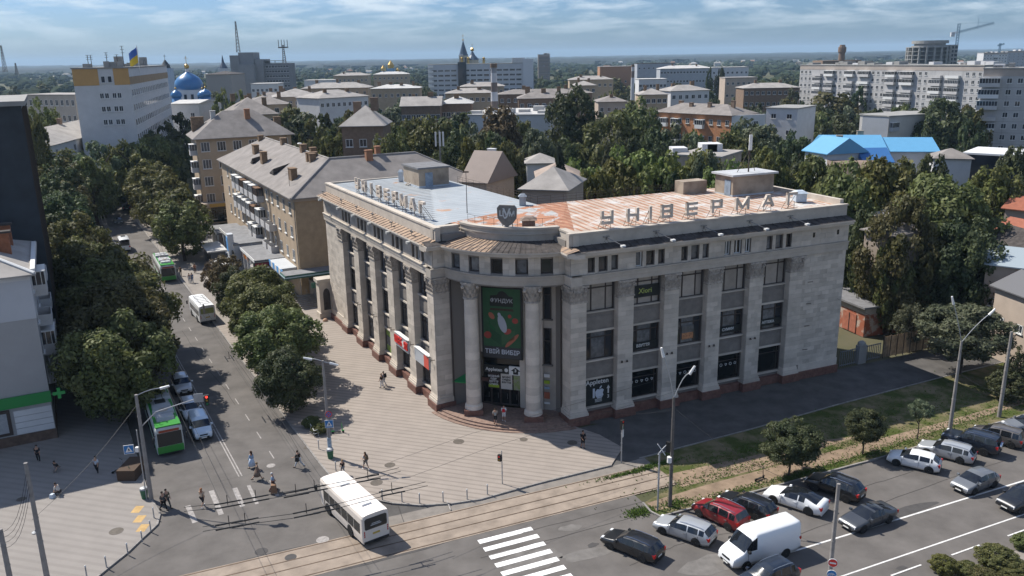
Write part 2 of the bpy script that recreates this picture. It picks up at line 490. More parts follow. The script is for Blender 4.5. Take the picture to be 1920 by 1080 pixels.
for x0,y0,x1,y1 in((735,905,760,895),(838,940,845,958),(620,830,636,826)):
 line(WORLD,*P(x0,y0),*P(x1,y1),0.1,z=0.106)
structure(b.build('worn_marking',M_white_worn))
b=MB()
for x,y in((258,957),(262,975),(268,992)):
 c=G(x,y);b.box(c.x-.35,c.x+.35,c.y-.55,c.y+.55,PZ-0.02,PZ+0.006)
structure(b.build('tactile_paving',M_yellow_tile))
for x,y,r in((860,828,.55),(731,872,.5),(706,905,.55),(982,824,.4),(1073,830,.5),(218,996,.55),(40,936,.4)):
 c=G(x,y,PZ);bb=MB();bb.lathe([(r,0.0),(r,0.012),(r*.9,0.012),(r*.86,0.006),(0.02,0.008)],16,c)
 o=bb.build('manhole_cover',M_iron,loc=c)
 tag(o,{860:'round iron manhole cover in the plaza paving before the left column',731:'round manhole cover in the paving beside the woman with a backpack',706:'round manhole cover in the paving right beside the cream bus',982:'small manhole cover at the foot of the entrance steps',1073:'dark manhole cover at the edge of the building shadow by the man in black',218:'manhole cover in the corner pavement near the row of bollards',40:'manhole cover in the shaded pavement beside the concrete pole'}[x],'manhole cover','round manhole covers in the pavement')
for x,y,r in((508,873,.4),(605,1012,.5),(490,1034,.5),(545,1045,.45)):
 c=G(x,y);bb=MB();bb.lathe([(r,0.0),(r,0.01),(r*.8,0.01),(0.02,0.012)],14,c)
 o=bb.build('road_manhole',M_white_worn if y<1030 and x>500 else M_patch,loc=c)
 tag(o,{508:'pale manhole ring in the roadway beside the crossing pedestrians',605:'manhole patch in the roadway left of the cream bus',490:'pale manhole in the junction between the guide lines',545:'dark manhole in the roadway below the cream bus'}[x],'manhole cover','manholes in the roadway')
c=G(578,839);bb=MB();bb.box(c.x-.4,c.x+.4,c.y-.3,c.y+.3,0,0.012)
for i in range(7):bb.box(c.x-.36+i*.11,c.x-.30+i*.11,c.y-.27,c.y+.27,0.012,0.02)
tag(bb.build('drain_grate',M_iron,loc=c),'rectangular iron drain grate in the road along the plaza kerb','drain grate')
M_blade=mat('grass_blade',(0.085,0.13,0.03),0.9,island=0.35,spec=0.1)
def tufts(name,spots,n,size):
 r=random.Random(11);V=[];F=[]
 for k in range(n):
  (fu,fm,ru,rm)=spots[k%len(spots)]
  p=FR(fu+r.gauss(0,ru),fm+r.gauss(0,rm),0.03)
  for q in range(3):
   a=r.uniform(0,math.pi);w=size*r.uniform(.5,1);h=size*r.uniform(.5,1.2)
   dx,dy=math.cos(a)*w/2,math.sin(a)*w/2;lx,ly=r.uniform(-.1,.1),r.uniform(-.1,.1)
   i=len(V)
   V+=[(p.x-dx,p.y-dy,0.02),(p.x+dx,p.y+dy,0.02),(p.x+dx*.4+lx,p.y+dy*.4+ly,h),(p.x-dx*.4+lx,p.y-dy*.4+ly,h)]
   F.append((i,i+1,i+2,i+3))
 bb=MB();bb.v=V;bb.f=F;bb.m=[0]*len(F)
 o=bb.build(name,M_blade,smooth=True);o['kind']='stuff'
 tag(o,'tufts of green grass on the worn strip between the tracks and the parked cars','grass')
tufts('grass',[(3.5,10.6,1.2,.18),(0.3,10.9,1.6,.15),(-2.4,17.0,.6,.35),(0.8,17.2,.8,.4),(6,17.6,2,.3),(14,17.5,3,.25),(20,17.3,4,.4),(27,16.9,4,.5),(36,16.0,5,.6),(46,15.2,6,.7),(12,12.0,5,.8),(24,11.5,6,1.2),(38,11.5,8,2.0),(58,11,8,2.5),(8,14.5,4,.5),(20,14.9,5,.4)],9000,0.11)
# the department store on the corner
M_stone=mat('limestone',(0.485,0.432,0.368),0.85,noise=0.14,scale=0.7,island=0.14,obj=0.16,spec=0.2,detail=9,bump=0.15,bscale=14)
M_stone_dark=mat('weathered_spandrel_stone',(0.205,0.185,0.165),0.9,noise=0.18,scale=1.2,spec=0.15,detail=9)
M_joint=mat('stone_joint',(0.22,0.2,0.18),0.95)
M_granite=mat('red_granite',(0.15,0.075,0.058),0.55,noise=0.35,scale=3.0,island=0.12,spec=0.35,detail=8)
M_granite_pale=mat('faded_red_granite',(0.22,0.15,0.118),0.75,noise=0.3,scale=3.0,island=0.12,spec=0.3,detail=8)
M_frame_dark=mat('dark_window_frame',(0.055,0.042,0.036),0.5)
M_frame_white=mat('white_window_frame',(0.68,0.68,0.66),0.5)
M_glass=glass_mat('dark_glass',(0.022,0.025,0.03))
M_glass_black=glass_mat('black_shop_glass',(0.006,0.008,0.009),obj=0.2,rough=0.12,spec=0.4)
M_blind=mat('pale_blind_behind_glass',(0.34,0.305,0.265),0.25,noise=0.16,scale=1.0,obj=0.25,spec=0.5)
M_curtain=mat('grey_curtain_behind_glass',(0.12,0.125,0.13),0.15,noise=0.5,scale=1.6,obj=0.35,spec=0.5)
M_rusttile=wave_mat('rusty_cornice_sheet',(0.30,0.21,0.145),(0.14,0.105,0.085),0.95,FL.ang(),sharp=(0.7,0.95),nz=0.3,nscale=1.5)
M_soot=mat('sooty_cornice_sheet',(0.06,0.052,0.048),0.9,noise=0.5,scale=1.5,detail=9)
M_roof_blue=wave_mat('pale_roof_sheet',(0.33,0.355,0.37),(0.295,0.32,0.335),1.1,FL.ang(),rough=0.6,nz=0.12,nscale=0.35,mixcol=(0.34,0.20,0.12),mixamt=(0.6,0.68))
M_roof_rust=wave_mat('rust_striped_roof',(0.36,0.17,0.095),(0.47,0.37,0.295),0.85,FR.ang(),rough=0.75,sharp=(0.15,0.45),nz=0.3,nscale=0.35,mixcol=(0.43,0.42,0.40),mixamt=(0.50,0.62),distort=1.2)
M_roof_mid=wave_mat('patched_roof_sheet',(0.42,0.42,0.41),(0.37,0.35,0.33),1.3,math.radians(52),rough=0.7,nz=0.15,nscale=0.5,mixcol=(0.36,0.17,0.095),mixamt=(0.47,0.5))
M_roof_redrust=wave_mat('red_rust_roof',(0.30,0.13,0.075),(0.36,0.19,0.115),1.0,math.radians(40),rough=0.8,nz=0.25,nscale=1.2,mixcol=(0.5,0.4,0.32),mixamt=(0.62,0.7))
M_plaster=mat('stained_plaster',(0.36,0.30,0.235),0.95,col2=(0.22,0.175,0.135),noise=1,scale=0.5,detail=10,contrast=(0.4,0.65))
M_roofslab=mat('grey_roof_felt',(0.17,0.17,0.175),0.9,noise=0.2,scale=1)
M_letter=mat('painted_letter',(0.55,0.475,0.40),0.75,noise=0.2,scale=2)
M_letter_side=mat('letter_frame_iron',(0.07,0.055,0.045),0.8)
M_carved=mat('carved_capital_stone',(0.36,0.32,0.275),0.95,noise=0.35,scale=3.5,detail=8)
store=thing('department_store','grey limestone corner department store with a columned rounded entrance and rusty roof','department store',(0,84,0))
ARC_C=(1.695,88.519);ARC_R=10.477
A_L,A_R=math.radians(216.0),math.radians(289.2)
def arcp(r,a,z):return Vector((ARC_C[0]+r*math.cos(a),ARC_C[1]+r*math.sin(a),z))
def arc_band(b,r0,r1,z0,z1,n=24,a0=A_L,a1=A_R,mi=0,z0b=None,z1b=None):
 """solid ring piece between radii r0 < r1; z0b/z1b give the heights at r1"""
 z0b=z0 if z0b is None else z0b;z1b=z1 if z1b is None else z1b
 p=[]
 for i in range(n+1):
  a=lerp(a0,a1,i/n)
  p+=[arcp(r0,a,z0),arcp(r1,a,z0b),arcp(r1,a,z1b),arcp(r0,a,z1)]
 f=[]
 for i in range(n):
  k=4*i
  f+=[(k+j,k+(j+1)%4,k+4+(j+1)%4,k+4+j)for j in range(4)]
 f+=[(0,1,2,3),(4*n+3,4*n+2,4*n+1,4*n)]
 b.add(p,f,mi)
PIL_R=[(0,1.72),(5.3,7.08),(10.7,12.48),(16.0,17.8),(21.4,23.2),(26.85,28.65)]
PIL_L=[(0,1.7),(5.75,7.6),(11.75,13.65),(17.7,19.6),(23.8,25.7),(30.2,32.1)]
END={'R':34.7,'L':38.0}
SIDES=(('R',FR,PIL_R),('L',FL,PIL_L))
REC=-0.75
# solid core behind everything
b=MB()
for k,fr,pil in SIDES:
 b.box(0,END[k],-15.6,-1.2,0.0,18.9,fr)
arc_band(b,3.0,ARC_R-3.1,14.6,18.9)
b.build('wall',M_joint,store)
# blank ends, pilaster cores, spandrels
b=MB()
for k,fr,pil in SIDES:
 for u0,u1 in pil:b.box(u0+0.01,u1-0.01,-1.2,-0.03,0.9,14.55,fr)
 b.box(pil[-1][1]-0.01,END[k]-0.01,-1.2,-0.18,0.9,14.55,fr)
 for(a,c)in zip(pil,pil[1:]):
  for z0,z1 in((4.42,6.3),(9.45,11.42)):
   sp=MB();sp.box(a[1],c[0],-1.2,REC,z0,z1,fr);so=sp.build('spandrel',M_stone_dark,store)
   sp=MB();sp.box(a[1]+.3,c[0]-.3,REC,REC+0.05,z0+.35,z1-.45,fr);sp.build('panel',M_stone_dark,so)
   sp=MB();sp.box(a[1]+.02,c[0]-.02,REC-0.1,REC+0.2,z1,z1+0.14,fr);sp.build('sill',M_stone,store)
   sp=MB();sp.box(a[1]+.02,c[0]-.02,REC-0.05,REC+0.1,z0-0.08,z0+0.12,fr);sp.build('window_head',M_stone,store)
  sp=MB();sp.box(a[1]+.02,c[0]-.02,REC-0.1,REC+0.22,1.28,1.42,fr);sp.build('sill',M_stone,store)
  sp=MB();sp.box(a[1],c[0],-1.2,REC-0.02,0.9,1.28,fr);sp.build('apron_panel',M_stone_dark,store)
b.build('wall_core',M_joint,store)['kind']='stuff'
# ashlar facing: the first three hundred stones one by one, the others joined
STONES={}
n_stone=0
rest=MB()
def stone_block(fr,u0,u1,d,z0,z1,single):
 global n_stone
 th=0.10;j=0.012
 if single and n_stone<296:
  w,h=round(u1-u0-j,3),round(z1-z0-j,3)
  key=(w,h,fr is FR)
  if key not in STONES:
   bb=MB();bb.taper(-w/2,w/2,-th,0,-h/2,h/2,0,0)
   o=bb.build('stone_block',M_stone);me=o.data;bpy.data.objects.remove(o);STONES[key]=me
  o=bpy.data.objects.new('stone_block',STONES[key]);COL.objects.link(o);o.parent=store
  c=fr((u0+u1)/2,d+RNG.uniform(-0.006,0.014),(z0+z1)/2)
  o.location=c-store.location
  ang=fr.ang()
  o.rotation_euler=(0,0,ang if fr.t.cross(fr.n).z>0 else ang+math.pi)
  n_stone+=1
 else:
  rest.box(u0+j/2,u1-j/2,d-th,d+RNG.uniform(-0.006,0.014),z0+j/2,z1-j/2,fr)
def ashlar(fr,u0,u1,d,z0,z1,h,w,single=False,holes=()):
 nz=max(1,round((z1-z0)/h));hh=(z1-z0)/nz
 for k in range(nz):
  za,zb=z0+k*hh,z0+(k+1)*hh
  n=max(1,round((u1-u0)/w));ww=(u1-u0)/n
  cuts=[u0+i*ww for i in range(n+1)]if k%2==0 else[u0]+[u0+(i+.5)*ww for i in range(n)]+[u1]
  if n==1:cuts=[u0,u1]if k%3 else[u0,(u0+u1)/2,u1]
  for a,c in zip(cuts,cuts[1:]):
   bad=False
   for(ha,hc,hz0,hz1)in holes:
    if a<hc-.01 and c>ha+.01 and za<hz1-.01 and zb>hz0+.01:bad=True
   if not bad:stone_block(fr,a,c,d,za,zb,single)
ashlar(FR,PIL_R[-1][1],END['R'],-0.12,1.75,14.6,0.5,0.98,True)
for i,(u0,u1)in enumerate(PIL_R):ashlar(FR,u0,u1,0.0,1.75,12.85,0.5,1.2,True)
for i,(u0,u1)in enumerate(PIL_L):ashlar(FL,u0,u1,0.0,1.75,12.85,0.55,1.3)
ashlar(FL,PIL_L[-1][1],END['L'],-0.12,1.75,14.6,0.55,1.18)
for k,fr,pil in SIDES:
 for(u0,u1)in pil[1:]:
  for z in np.arange(1.75,12.6,1.0):
   rest.box(u0-0.02,u0+0.05,REC,-0.11,z+.006,z+.994,fr)
   rest.box(u1-0.05,u1+0.02,REC,-0.11,z+.006,z+.994,fr)
RET_L=Frame((FL(0,0,0).x,FL(0,0,0).y),(-NL[0],-NL[1]),(-TL[0],-TL[1]))
RET_R=Frame((FR(0,0,0).x,FR(0,0,0).y),(-NR[0],-NR[1]),(-TR[0],-TR[1]))
b=MB()
for fr in(RET_L,RET_R):
 ashlar(fr,0.11,1.75,0.03,1.75,12.85,0.55,1.7)
 ashlar(fr,0.11,1.9,0.03,15.6,17.4,0.45,0.9)
# frieze with its little windows
small=[]
for k,fr,pil in SIDES:
 holes=[]
 for(a,c)in zip(pil,pil[1:]):
  m=(a[1]+c[0])/2
  for x,w in((-1.3,.78),(0.0,1.0),(1.3,.78)):
   holes.append((m+x-w/2,m+x+w/2,15.72,17.22));small.append((fr,m+x,w))
 if k=='R':holes+=[(29.6,29.95,16.5,17.0),(33.0,33.35,16.5,17.0)]
 xs=sorted(holes);u=0.0
 core=MB()
 for h in xs:
  if h[2]>16:continue
  ashlar(fr,u,h[0],0.0,15.6,17.4,0.6,1.25)if h[0]-u>0.2 else None
  core.box(u,h[0],-1.2,-0.06,15.6,17.4,fr)
  rest.box(h[0],h[1],-0.45,0.0,17.22,17.4,fr)
  rest.box(h[0],h[1],-0.45,0.05,15.6,15.72,fr)
  u=h[1]
 ashlar(fr,u,END[k],0.0,15.6,17.4,0.6,1.25);core.box(u,END[k],-1.2,-0.06,15.6,17.4,fr)
 core.build('frieze_core',M_joint,store)
# rounded frieze over the entrance
win_a=[math.radians(a)for a in(226.0,239.0,252.4,266.0,279.4)]
hw=0.62/ARC_R
edges=[A_L]
for a in win_a:edges+=[a-hw,a+hw]
edges.append(A_R)
core=MB()
for i in range(0,len(edges),2):
 a0,a1=edges[i],edges[i+1]
 arc_band(core,ARC_R-1.2,ARC_R-0.08,15.5,17.4,4,a0,a1)
 for k in range(3):
  za,zb=15.6+k*.6,16.2+k*.6
  n=2
  for q in range(n):
   s0,s1=lerp(a0,a1,q/n)+0.0006,lerp(a0,a1,(q+1)/n)-0.0006
   arc_band(rest,ARC_R-0.1,ARC_R+RNG.uniform(-.006,.012),za+.006,zb-.006,2,s0,s1)
for a in win_a:
 arc_band(core,ARC_R-1.2,ARC_R-.02,17.22,17.4,2,a-hw,a+hw)
 arc_band(core,ARC_R-1.2,ARC_R+.04,15.55,15.75,2,a-hw,a+hw)
core.build('rotunda_core',M_joint,store)
so=rest.build('ashlar_facing',M_stone,store);so['kind']='stuff'
# string course, cornice, parapet: swept along wing, return, arc, return, wing
def corner_sweep(prof,name,m,ret=1.7,arc_d=0.0,closed=True):
 b=MB()
 b.extrude_profile(prof,0.0,END['R'],FR)
 b.extrude_profile(prof,0.0,END['L'],FL)
 for fr in(RET_L,RET_R):b.extrude_profile(prof,-max(p[0]for p in prof),ret,fr)
 n=28;p=[];k=len(prof)
 for i in range(n+1):
  a=lerp(A_L,A_R,i/n)
  p+=[arcp(ARC_R+arc_d+d,a,z)for d,z in prof]
 f=[]
 for i in range(n):
  f+=[(i*k+j,i*k+(j+1)%k,(i+1)*k+(j+1)%k,(i+1)*k+j)for j in range(k)]
 b.add(p,f)
 return b.build(name,m,store)
corner_sweep([(-1.1,14.58),(0.1,14.58),(0.1,15.05),(0.16,15.08),(0.16,15.42),(0.26,15.46),(0.26,15.58),(-1.1,15.58)],'architrave',M_stone)
corner_sweep([(-1.1,17.4),(0.12,17.4),(0.22,17.52),(0.7,17.58),(0.72,17.82),(0.86,17.86),(0.86,18.0),(-1.1,18.02)],'cornice',M_stone)
b=MB()
b.box(0.03,END['R']+0.0,-1.05,-0.5,18.02,19.48,FR);b.box(0.03,END['R']+0.08,-1.12,-0.42,19.48,19.66,FR)
b.box(0.03,END['L'],-1.05,-0.5,18.02,19.48,FL);b.box(0.03,END['L']+0.08,-1.12,-0.42,19.48,19.66,FL)
for fr in(RET_L,RET_R):
 b.box(0.42,3.3,-1.05,-0.45,18.03,19.47,fr);b.box(0.44,3.3,-1.12,-0.38,19.485,19.665,fr)
arc_band(b,ARC_R-3.0,ARC_R-2.45,17.95,19.62,28,A_L-.1,A_R+.06)
arc_band(b,ARC_R-3.08,ARC_R-2.35,19.62,19.82,28,A_L-.1,A_R+.06)
arc_band(b,ARC_R-2.4,ARC_R-2.32,19.15,19.25,28,A_L-.1,A_R+.06)
b.box(END['R']-0.5,END['R'],-16.5,-1.12,18.0,20.1,FR)
b.box(END['L']-0.4,END['L'],-15.6,-1.12,18.0,19.66,FL)
b.build('parapet',M_stone,store)
b=MB()
for k,fr in(('R',FR),('L',FL)):
 e=END[k]
 b.add([fr(0,.82,18.03),fr(e,.82,18.03),fr(e,-.5,18.4),fr(0,-.5,18.4)],((0,1,2,3),),0 if k=='L' else 1)
n=24
for i in range(n):
 a0,a1=lerp(A_L,A_R,i/n),lerp(A_L,A_R,(i+1)/n)
 b.add([arcp(ARC_R+.82,a0,18.03),arcp(ARC_R+.82,a1,18.03),arcp(ARC_R-2.45,a1,18.5),arcp(ARC_R-2.45,a0,18.5)],((0,1,2,3),),0 if i<11 else 1)
b.add([RET_R(-.82,.82,18.034),RET_R(-.82,-.5,18.3),RET_R(1.6,-.5,18.4),RET_R(1.6,.82,18.034)],((0,1,2,3),),0)
b.add([RET_L(-.82,.82,18.034),RET_L(-.82,-.5,18.3),RET_L(1.6,-.5,18.4),RET_L(1.6,.82,18.034)],((0,1,2,3),),1)
for k,fr in(('R',FR),('L',FL)):
 for u in np.arange(0.6,END[k],0.95):
  a,c=fr(u,.82,18.045),fr(u,-.5,18.415)
  b.tube(a,c,0.035,n=4,mi=1)
for i in range(26):
 a=lerp(A_L,A_R,(i+.5)/26)
 b.tube(arcp(ARC_R+.82,a,18.045),arcp(ARC_R-2.45,a,18.515),0.03,n=4,mi=1)
b.build('cornice_roofing',[M_rusttile,M_soot],store)
# capitals: abacus, scrolls and two tiers of leaves
def capital(mb,P,w,z0,z1,faces):
 """P(u, d, z) frame centred under the capital; faces: list of (frame, u0, u1)"""
 for fr,u0,u1 in faces:
  ww=u1-u0;h=z1-z0
  mb.box(u0-.0,u1+.0,-0.7,0.05,z0,z1-.22,fr)
  mb.box(u0-.12,u1+.12,-0.7,0.2,z1-.2,z1,fr)
  mb.box(u0-.06,u1+.06,-0.7,0.1,z0-.14,z0+.02,fr)
  for tier,(za,n,dd)in enumerate(((z0+.06,5,.2),(z0+.5,4,.26))):
   for i in range(n):
    m=u0+ww*(i+.5)/n;q=ww/n*.42
    mb.add([fr(m-q,.05,za),fr(m+q,.05,za),fr(m+q*.9,dd*.6,za+.36),fr(m-q*.9,dd*.6,za+.36),fr(m,dd,za+.5)],((0,1,2,3),(3,2,4),(0,3,4),(1,4,2)))
  for m in(u0+.16,u1-.16):
   for q in range(6):
    t=q*math.pi/3
    mb.box(m+.13*math.cos(t)-.06,m+.13*math.cos(t)+.06,0.0,0.24,z1-.42+.13*math.sin(t)-.06,z1-.42+.13*math.sin(t)+.06,fr)
for k,fr,pil in SIDES:
 for i,(u0,u1)in enumerate(pil):
  mb=MB();faces=[(fr,u0,u1)]
  if i==0:faces.append(((RET_R if k=='R' else RET_L),0.0,1.7))
  capital(mb,None,0,12.95,14.55,faces)
  mb.build('capital',M_carved,store)
# bases of the pilasters and the red granite plinth
def one(name,m,*boxes,fr=None):
 mb=MB()
 for q in boxes:mb.box(*q,fr)
 return mb.build(name,m,store)
for k,fr,pil in SIDES:
 for u0,u1 in pil:
  one('pilaster_base',M_stone,*[(u0-o,u1+o,-0.74,o,z0,z1)for o,z0,z1 in((.22,.92,1.2),(.15,1.2,1.42),(.07,1.42,1.62),(.03,1.62,1.75))],fr=fr)
  one('plinth_block',M_granite,(u0-.32,u1+.32,-0.8,.34,0.0,0.92),fr=fr)
 e0=pil[-1][1]+.33
 one('base_course',M_stone,(e0,END[k],-1.1,-.02,0.92,1.75),fr=fr)
 n=4
 for i in range(n):
  s0,s1=lerp(e0,END[k]+.1,i/n),lerp(e0,END[k]+.1,(i+1)/n)
  one('plinth_block',M_granite,(s0+.005,s1-.005,-1.1,.12,0.0,0.92),fr=fr)
 for(a,c)in zip(pil,pil[1:]):
  n=3
  for i in range(n):
   s0,s1=lerp(a[1]+.33,c[0]-.33,i/n),lerp(a[1]+.33,c[0]-.33,(i+1)/n)
   one('plinth_block',M_granite,(s0+.005,s1-.005,-1.1,-.3,0.0,0.9),fr=fr)
for fr in(RET_L,RET_R):
 one('pilaster_base',M_stone,(.23,1.8,-.5,.2,.92,1.45),(.23,1.75,-.5,.1,1.45,1.75),fr=fr)
 one('plinth_block',M_granite,(.35,1.95,-.5,.34,0.0,.915),fr=fr)
# entrance: steps, columns, back wall, doors
for i,(dr,z)in enumerate(((2.15,.16),(1.75,.30),(1.35,.44))):
 b=MB();arc_band(b,ARC_R-3.2,ARC_R+dr,0.0 if i==0 else z-.14,z,28,A_L+(.02 if i else-0.02),A_R-.0+(.0 if i else .03))
 b.build('step',M_granite_pale,store)
COLS=((-4.15,80.45),(1.95,78.62))
for c in COLS:
 mb=MB()
 mb.box(c[0]-.98,c[0]+.98,c[1]-.98,c[1]+.98,.44,1.02)
 pe=MB();pe.v=mb.v;pe.f=mb.f;pe.m=mb.m
 col=pe.build('column_pedestal',M_granite,store)
 mb=MB();sg=22
 prof=[(.95,1.02),(.95,1.2),(.9,1.26),(.93,1.36),(.86,1.48),(.8,1.52),(.8,1.62)]
 mb.lathe(prof,24,(c[0],c[1],0))
 r0,r1=.775,.68
 for i in range(14):
  z0,z1=1.62+i*.802,1.62+(i+1)*.802
  a,q=lerp(r0,r1,i/14),lerp(r0,r1,(i+1)/14)
  mb.lathe([(a-.02,z0),(a,z0+.015),(q,z1-.015),(q-.02,z1)],24,(c[0],c[1],0))
 mb.build('column',M_stone,store,smooth=False)
 mb=MB()
 mb.lathe([(.8,12.82),(.8,12.95),(.7,13.0),(.74,13.4),(.9,14.3),(1.0,14.34),(1.0,14.56)],16,(c[0],c[1],0))
 for tier,(za,n,r)in enumerate(((13.0,10,.72),(13.45,10,.78))):
  for i in range(n):
   t=2*math.pi*(i+tier*.5)/n;ct,st=math.cos(t),math.sin(t)
   pr=lambda rr,w,z:(c[0]+rr*ct-w*st,c[1]+rr*st+w*ct,z)
   mb.add([pr(r,-.18,za),pr(r,.18,za),pr(r+.14,.15,za+.42),pr(r+.14,-.15,za+.42),pr(r+.24,0,za+.55)],((0,1,2,3),(3,2,4),(0,3,4),(1,4,2)))
 for i in range(4):
  t=math.pi/4+i*math.pi/2
  mb.ball((c[0]+1.05*math.cos(t),c[1]+1.05*math.sin(t),14.15),.2)
 mb.build('capital',M_carved,store)
PB=Frame((-6.75,84.0),(11.95,-3.75),(-3.75,-11.95))
PBL=math.hypot(11.95,3.75)
b=MB()
b.box(0,3.45,-.6,0,.44,14.6,PB);b.box(7.75,PBL+.5,-.6,0,.44,14.6,PB);b.box(3.45,7.75,-.6,-.06,6.2,14.6,PB)
b.build('porch_wall',M_stone,store)
b=MB()
for u0,u1 in((2.2,3.35),(7.85,8.4),(9.9,10.3),(.2,.8)):
 b.box(u0,u1,0,.22,.44,14.5,PB)
b.build('porch_pilaster',M_stone,store)
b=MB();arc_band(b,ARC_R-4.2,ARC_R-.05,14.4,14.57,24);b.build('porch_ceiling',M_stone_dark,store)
# windows: frame as the part, panes as its sub-parts
def window(fr,u0,u1,d,z0,z1,pm,fm=M_frame_dark,vert=(),horiz=(),parent=store,fw=.09,name='window',inner=None):
 b=MB()
 b.box(u0,u0+fw,d-.04,d+.06,z0,z1,fr);b.box(u1-fw,u1,d-.04,d+.06,z0,z1,fr)
 b.box(u0+fw,u1-fw,d-.04,d+.06,z0,z0+fw,fr);b.box(u0+fw,u1-fw,d-.04,d+.06,z1-fw,z1,fr)
 for v in vert:b.box(v-fw/2,v+fw/2,d-.04,d+.05,z0+fw,z1-fw,fr)
 for h in horiz:b.box(u0+fw,u1-fw,d-.04,d+.045,h-fw/2,h+fw/2,fr)
 o=b.build(name,fm,parent)
 us=[u0]+list(vert)+[u1]
 for i,(a,c)in enumerate(zip(us,us[1:])):
  p=MB();p.quad(fr(a+.02,d,z0+.02),fr(c-.02,d,z0+.02),fr(c-.02,d,z1-.02),fr(a+.02,d,z1-.02))
  p.build('pane',pm if not isinstance(pm,(list,tuple))else pm[i%len(pm)],o)
 return o
rw=random.Random(3)
for k,fr,pil in SIDES:
 for i,(a,c)in enumerate(zip(pil,pil[1:])):
  u0,u1=a[1]+.08,c[0]-.08;w=u1-u0
  top=[M_blind,M_blind,M_blind]if k=='R' else[M_curtain,M_glass,M_curtain]
  window(fr,u0,u1,-.95,11.5,14.58,top,vert=(u0+.26*w,u0+.74*w),horiz=(13.9,),fw=.13)
  window(fr,u0,u1,-.95,6.44,9.4,[M_glass,M_curtain,M_glass],vert=(u0+.26*w,u0+.74*w),horiz=(8.75,)if k=='R' else(8.5,),fw=.12)
  if k=='R':
   window(fr,u0,u1,-.9,1.42,4.4,M_glass_black,vert=(u1-.35,),horiz=(3.6,),fw=.08,name='shop_window')
  else:
   gm=[M_curtain,M_glass]if i<3 else[mat('brown_shop_shutter',(0.16,0.075,0.045),.7,noise=.3,scale=2),M_curtain]
   window(fr,u0,u1,-.9,1.42,4.4,gm,vert=(u0+.5*w,),horiz=(3.6,),fw=.12,name='shop_window')
for fr,m,w in small:
 white=fr is FR and 18<m<22
 window(fr,m-w/2,m+w/2,-.32,15.72,17.22,rw.choice([M_glass,M_glass,M_curtain]),M_frame_white if white or rw.random()<.12 else M_frame_dark,fw=.09,vert=(m,)if white else(),name='attic_window')
for a in win_a:
 t=Vector((-math.sin(a),math.cos(a),0));nn=Vector((math.cos(a),math.sin(a),0))
 fr=Frame(arcp(ARC_R-.3,a,0),t,nn)
 window(fr,-.55,.55,0,15.75,17.22,rw.choice([M_glass,M_glass_black,M_curtain]),fw=.1,name='attic_window')
for u in(29.6,33.0):
 b=MB();b.quad(FR(u,.012,16.45),FR(u+.32,.012,16.45),FR(u+.32,.012,17.0),FR(u,.012,17.0));b.build('vent_opening',M_glass_black,store)
for u0,u1 in((10.38,11.2),(1.0,1.85)):
 for z0,z1 in((10.4,14.3),(5.5,9.4)):
  window(PB,u0,u1,.06,z0,z1,M_glass,vert=(),horiz=((z0+z1)/2+.6,),fw=.1,name='porch_window')
  b=MB();b.box(u0-.15,u1+.15,0,.25,z0-.15,z0,PB);b.build('sill',M_stone_dark,store)
dm=MB();dm.box(3.5,7.7,-.25,-.1,.44,6.2,PB);dm.build('door_recess',M_glass_black,store)
for i in range(4):
 u0=3.6+i*1.02;b=MB()
 for x in(u0,u0+.9):b.box(x,x+.09,-.1,0,.44,3.0,PB)
 b.box(u0+.09,u0+.9,-.1,0,.44,.62,PB);b.box(u0+.09,u0+.9,-.1,0,2.9,3.0,PB)
 d=b.build('entrance_door',M_frame_dark,store)
 p=MB();p.quad(PB(u0+.1,-.07,.63),PB(u0+.9,-.07,.63),PB(u0+.9,-.07,2.9),PB(u0+.1,-.07,2.9));p.build('pane',M_glass_black,d)
 h=MB();h.tube(PB(u0+.75,.06,1.2),PB(u0+.75,.06,1.8),.02);h.build('handle',M_steel,d)
b=MB();b.box(3.5,7.7,-.1,.05,3.0,3.35,PB);b.build('door_lintel',mat('brown_lintel',(.09,.04,.03),.6),store)
# roof deck in three sheets
def isect(f1,d1,f2,d2):
 p,q=f1(0,d1,0),f2(0,d2,0);t,s=f1.t,f2.t
 den=t.x*s.y-t.y*s.x;k=((q.x-p.x)*s.y-(q.y-p.y)*s.x)/den
 return p+t*k
IN=isect(FL,-15.6,FR,-16.5);IN.z=19.75
ZD=19.42
b=MB()
b.poly([FL(38-.4,-1.0,ZD),FL(38-.4,-15.6,19.6),IN,FL(2.0,-3.0,19.6),FL(1.2,-1.0,ZD)],0)
arcpts=[arcp(ARC_R-3.0,lerp(A_L-.05,A_R+.03,i/10),ZD)for i in range(11)]
b.poly([FL(2.0,-3.0,19.6),IN,*[arcpts[i]for i in range(5,-1,-1)]],1)
b.poly([arcpts[5],IN,FR(3.8,-9.0,19.7),*[arcpts[i]for i in range(8,5,-1)]],1)
b.poly([arcpts[8],FR(3.8,-9.0,19.7),IN,FR(8.0,-16.5,19.75),FR(1.0,-1.0,ZD),arcpts[10],arcpts[9]],3)
b.poly([FR(1.0,-1.0,ZD),FR(8.0,-16.5,19.75),FR(34.3,-16.5,19.75),FR(34.3,-1.0,ZD)],2)
b.build('roof',[M_roof_blue,M_roof_mid,M_roof_rust,M_roof_redrust],store)
b=MB()
rs=random.Random(2)
for u in np.arange(2.0,34,1.15):b.tube(FR(u,-1.1,ZD+.02),FR(u+.9,-16.4,19.77),.022,n=4)
for u in np.arange(2.0,37,1.1):b.tube(FL(u,-1.1,ZD+.02),FL(u,-15.5,19.62),.02,n=4)
b.build('roof_seam',mat('seam_metal',(.40,.36,.32),.7,noise=.35,scale=1.2),store)['kind']='stuff'
b=MB()
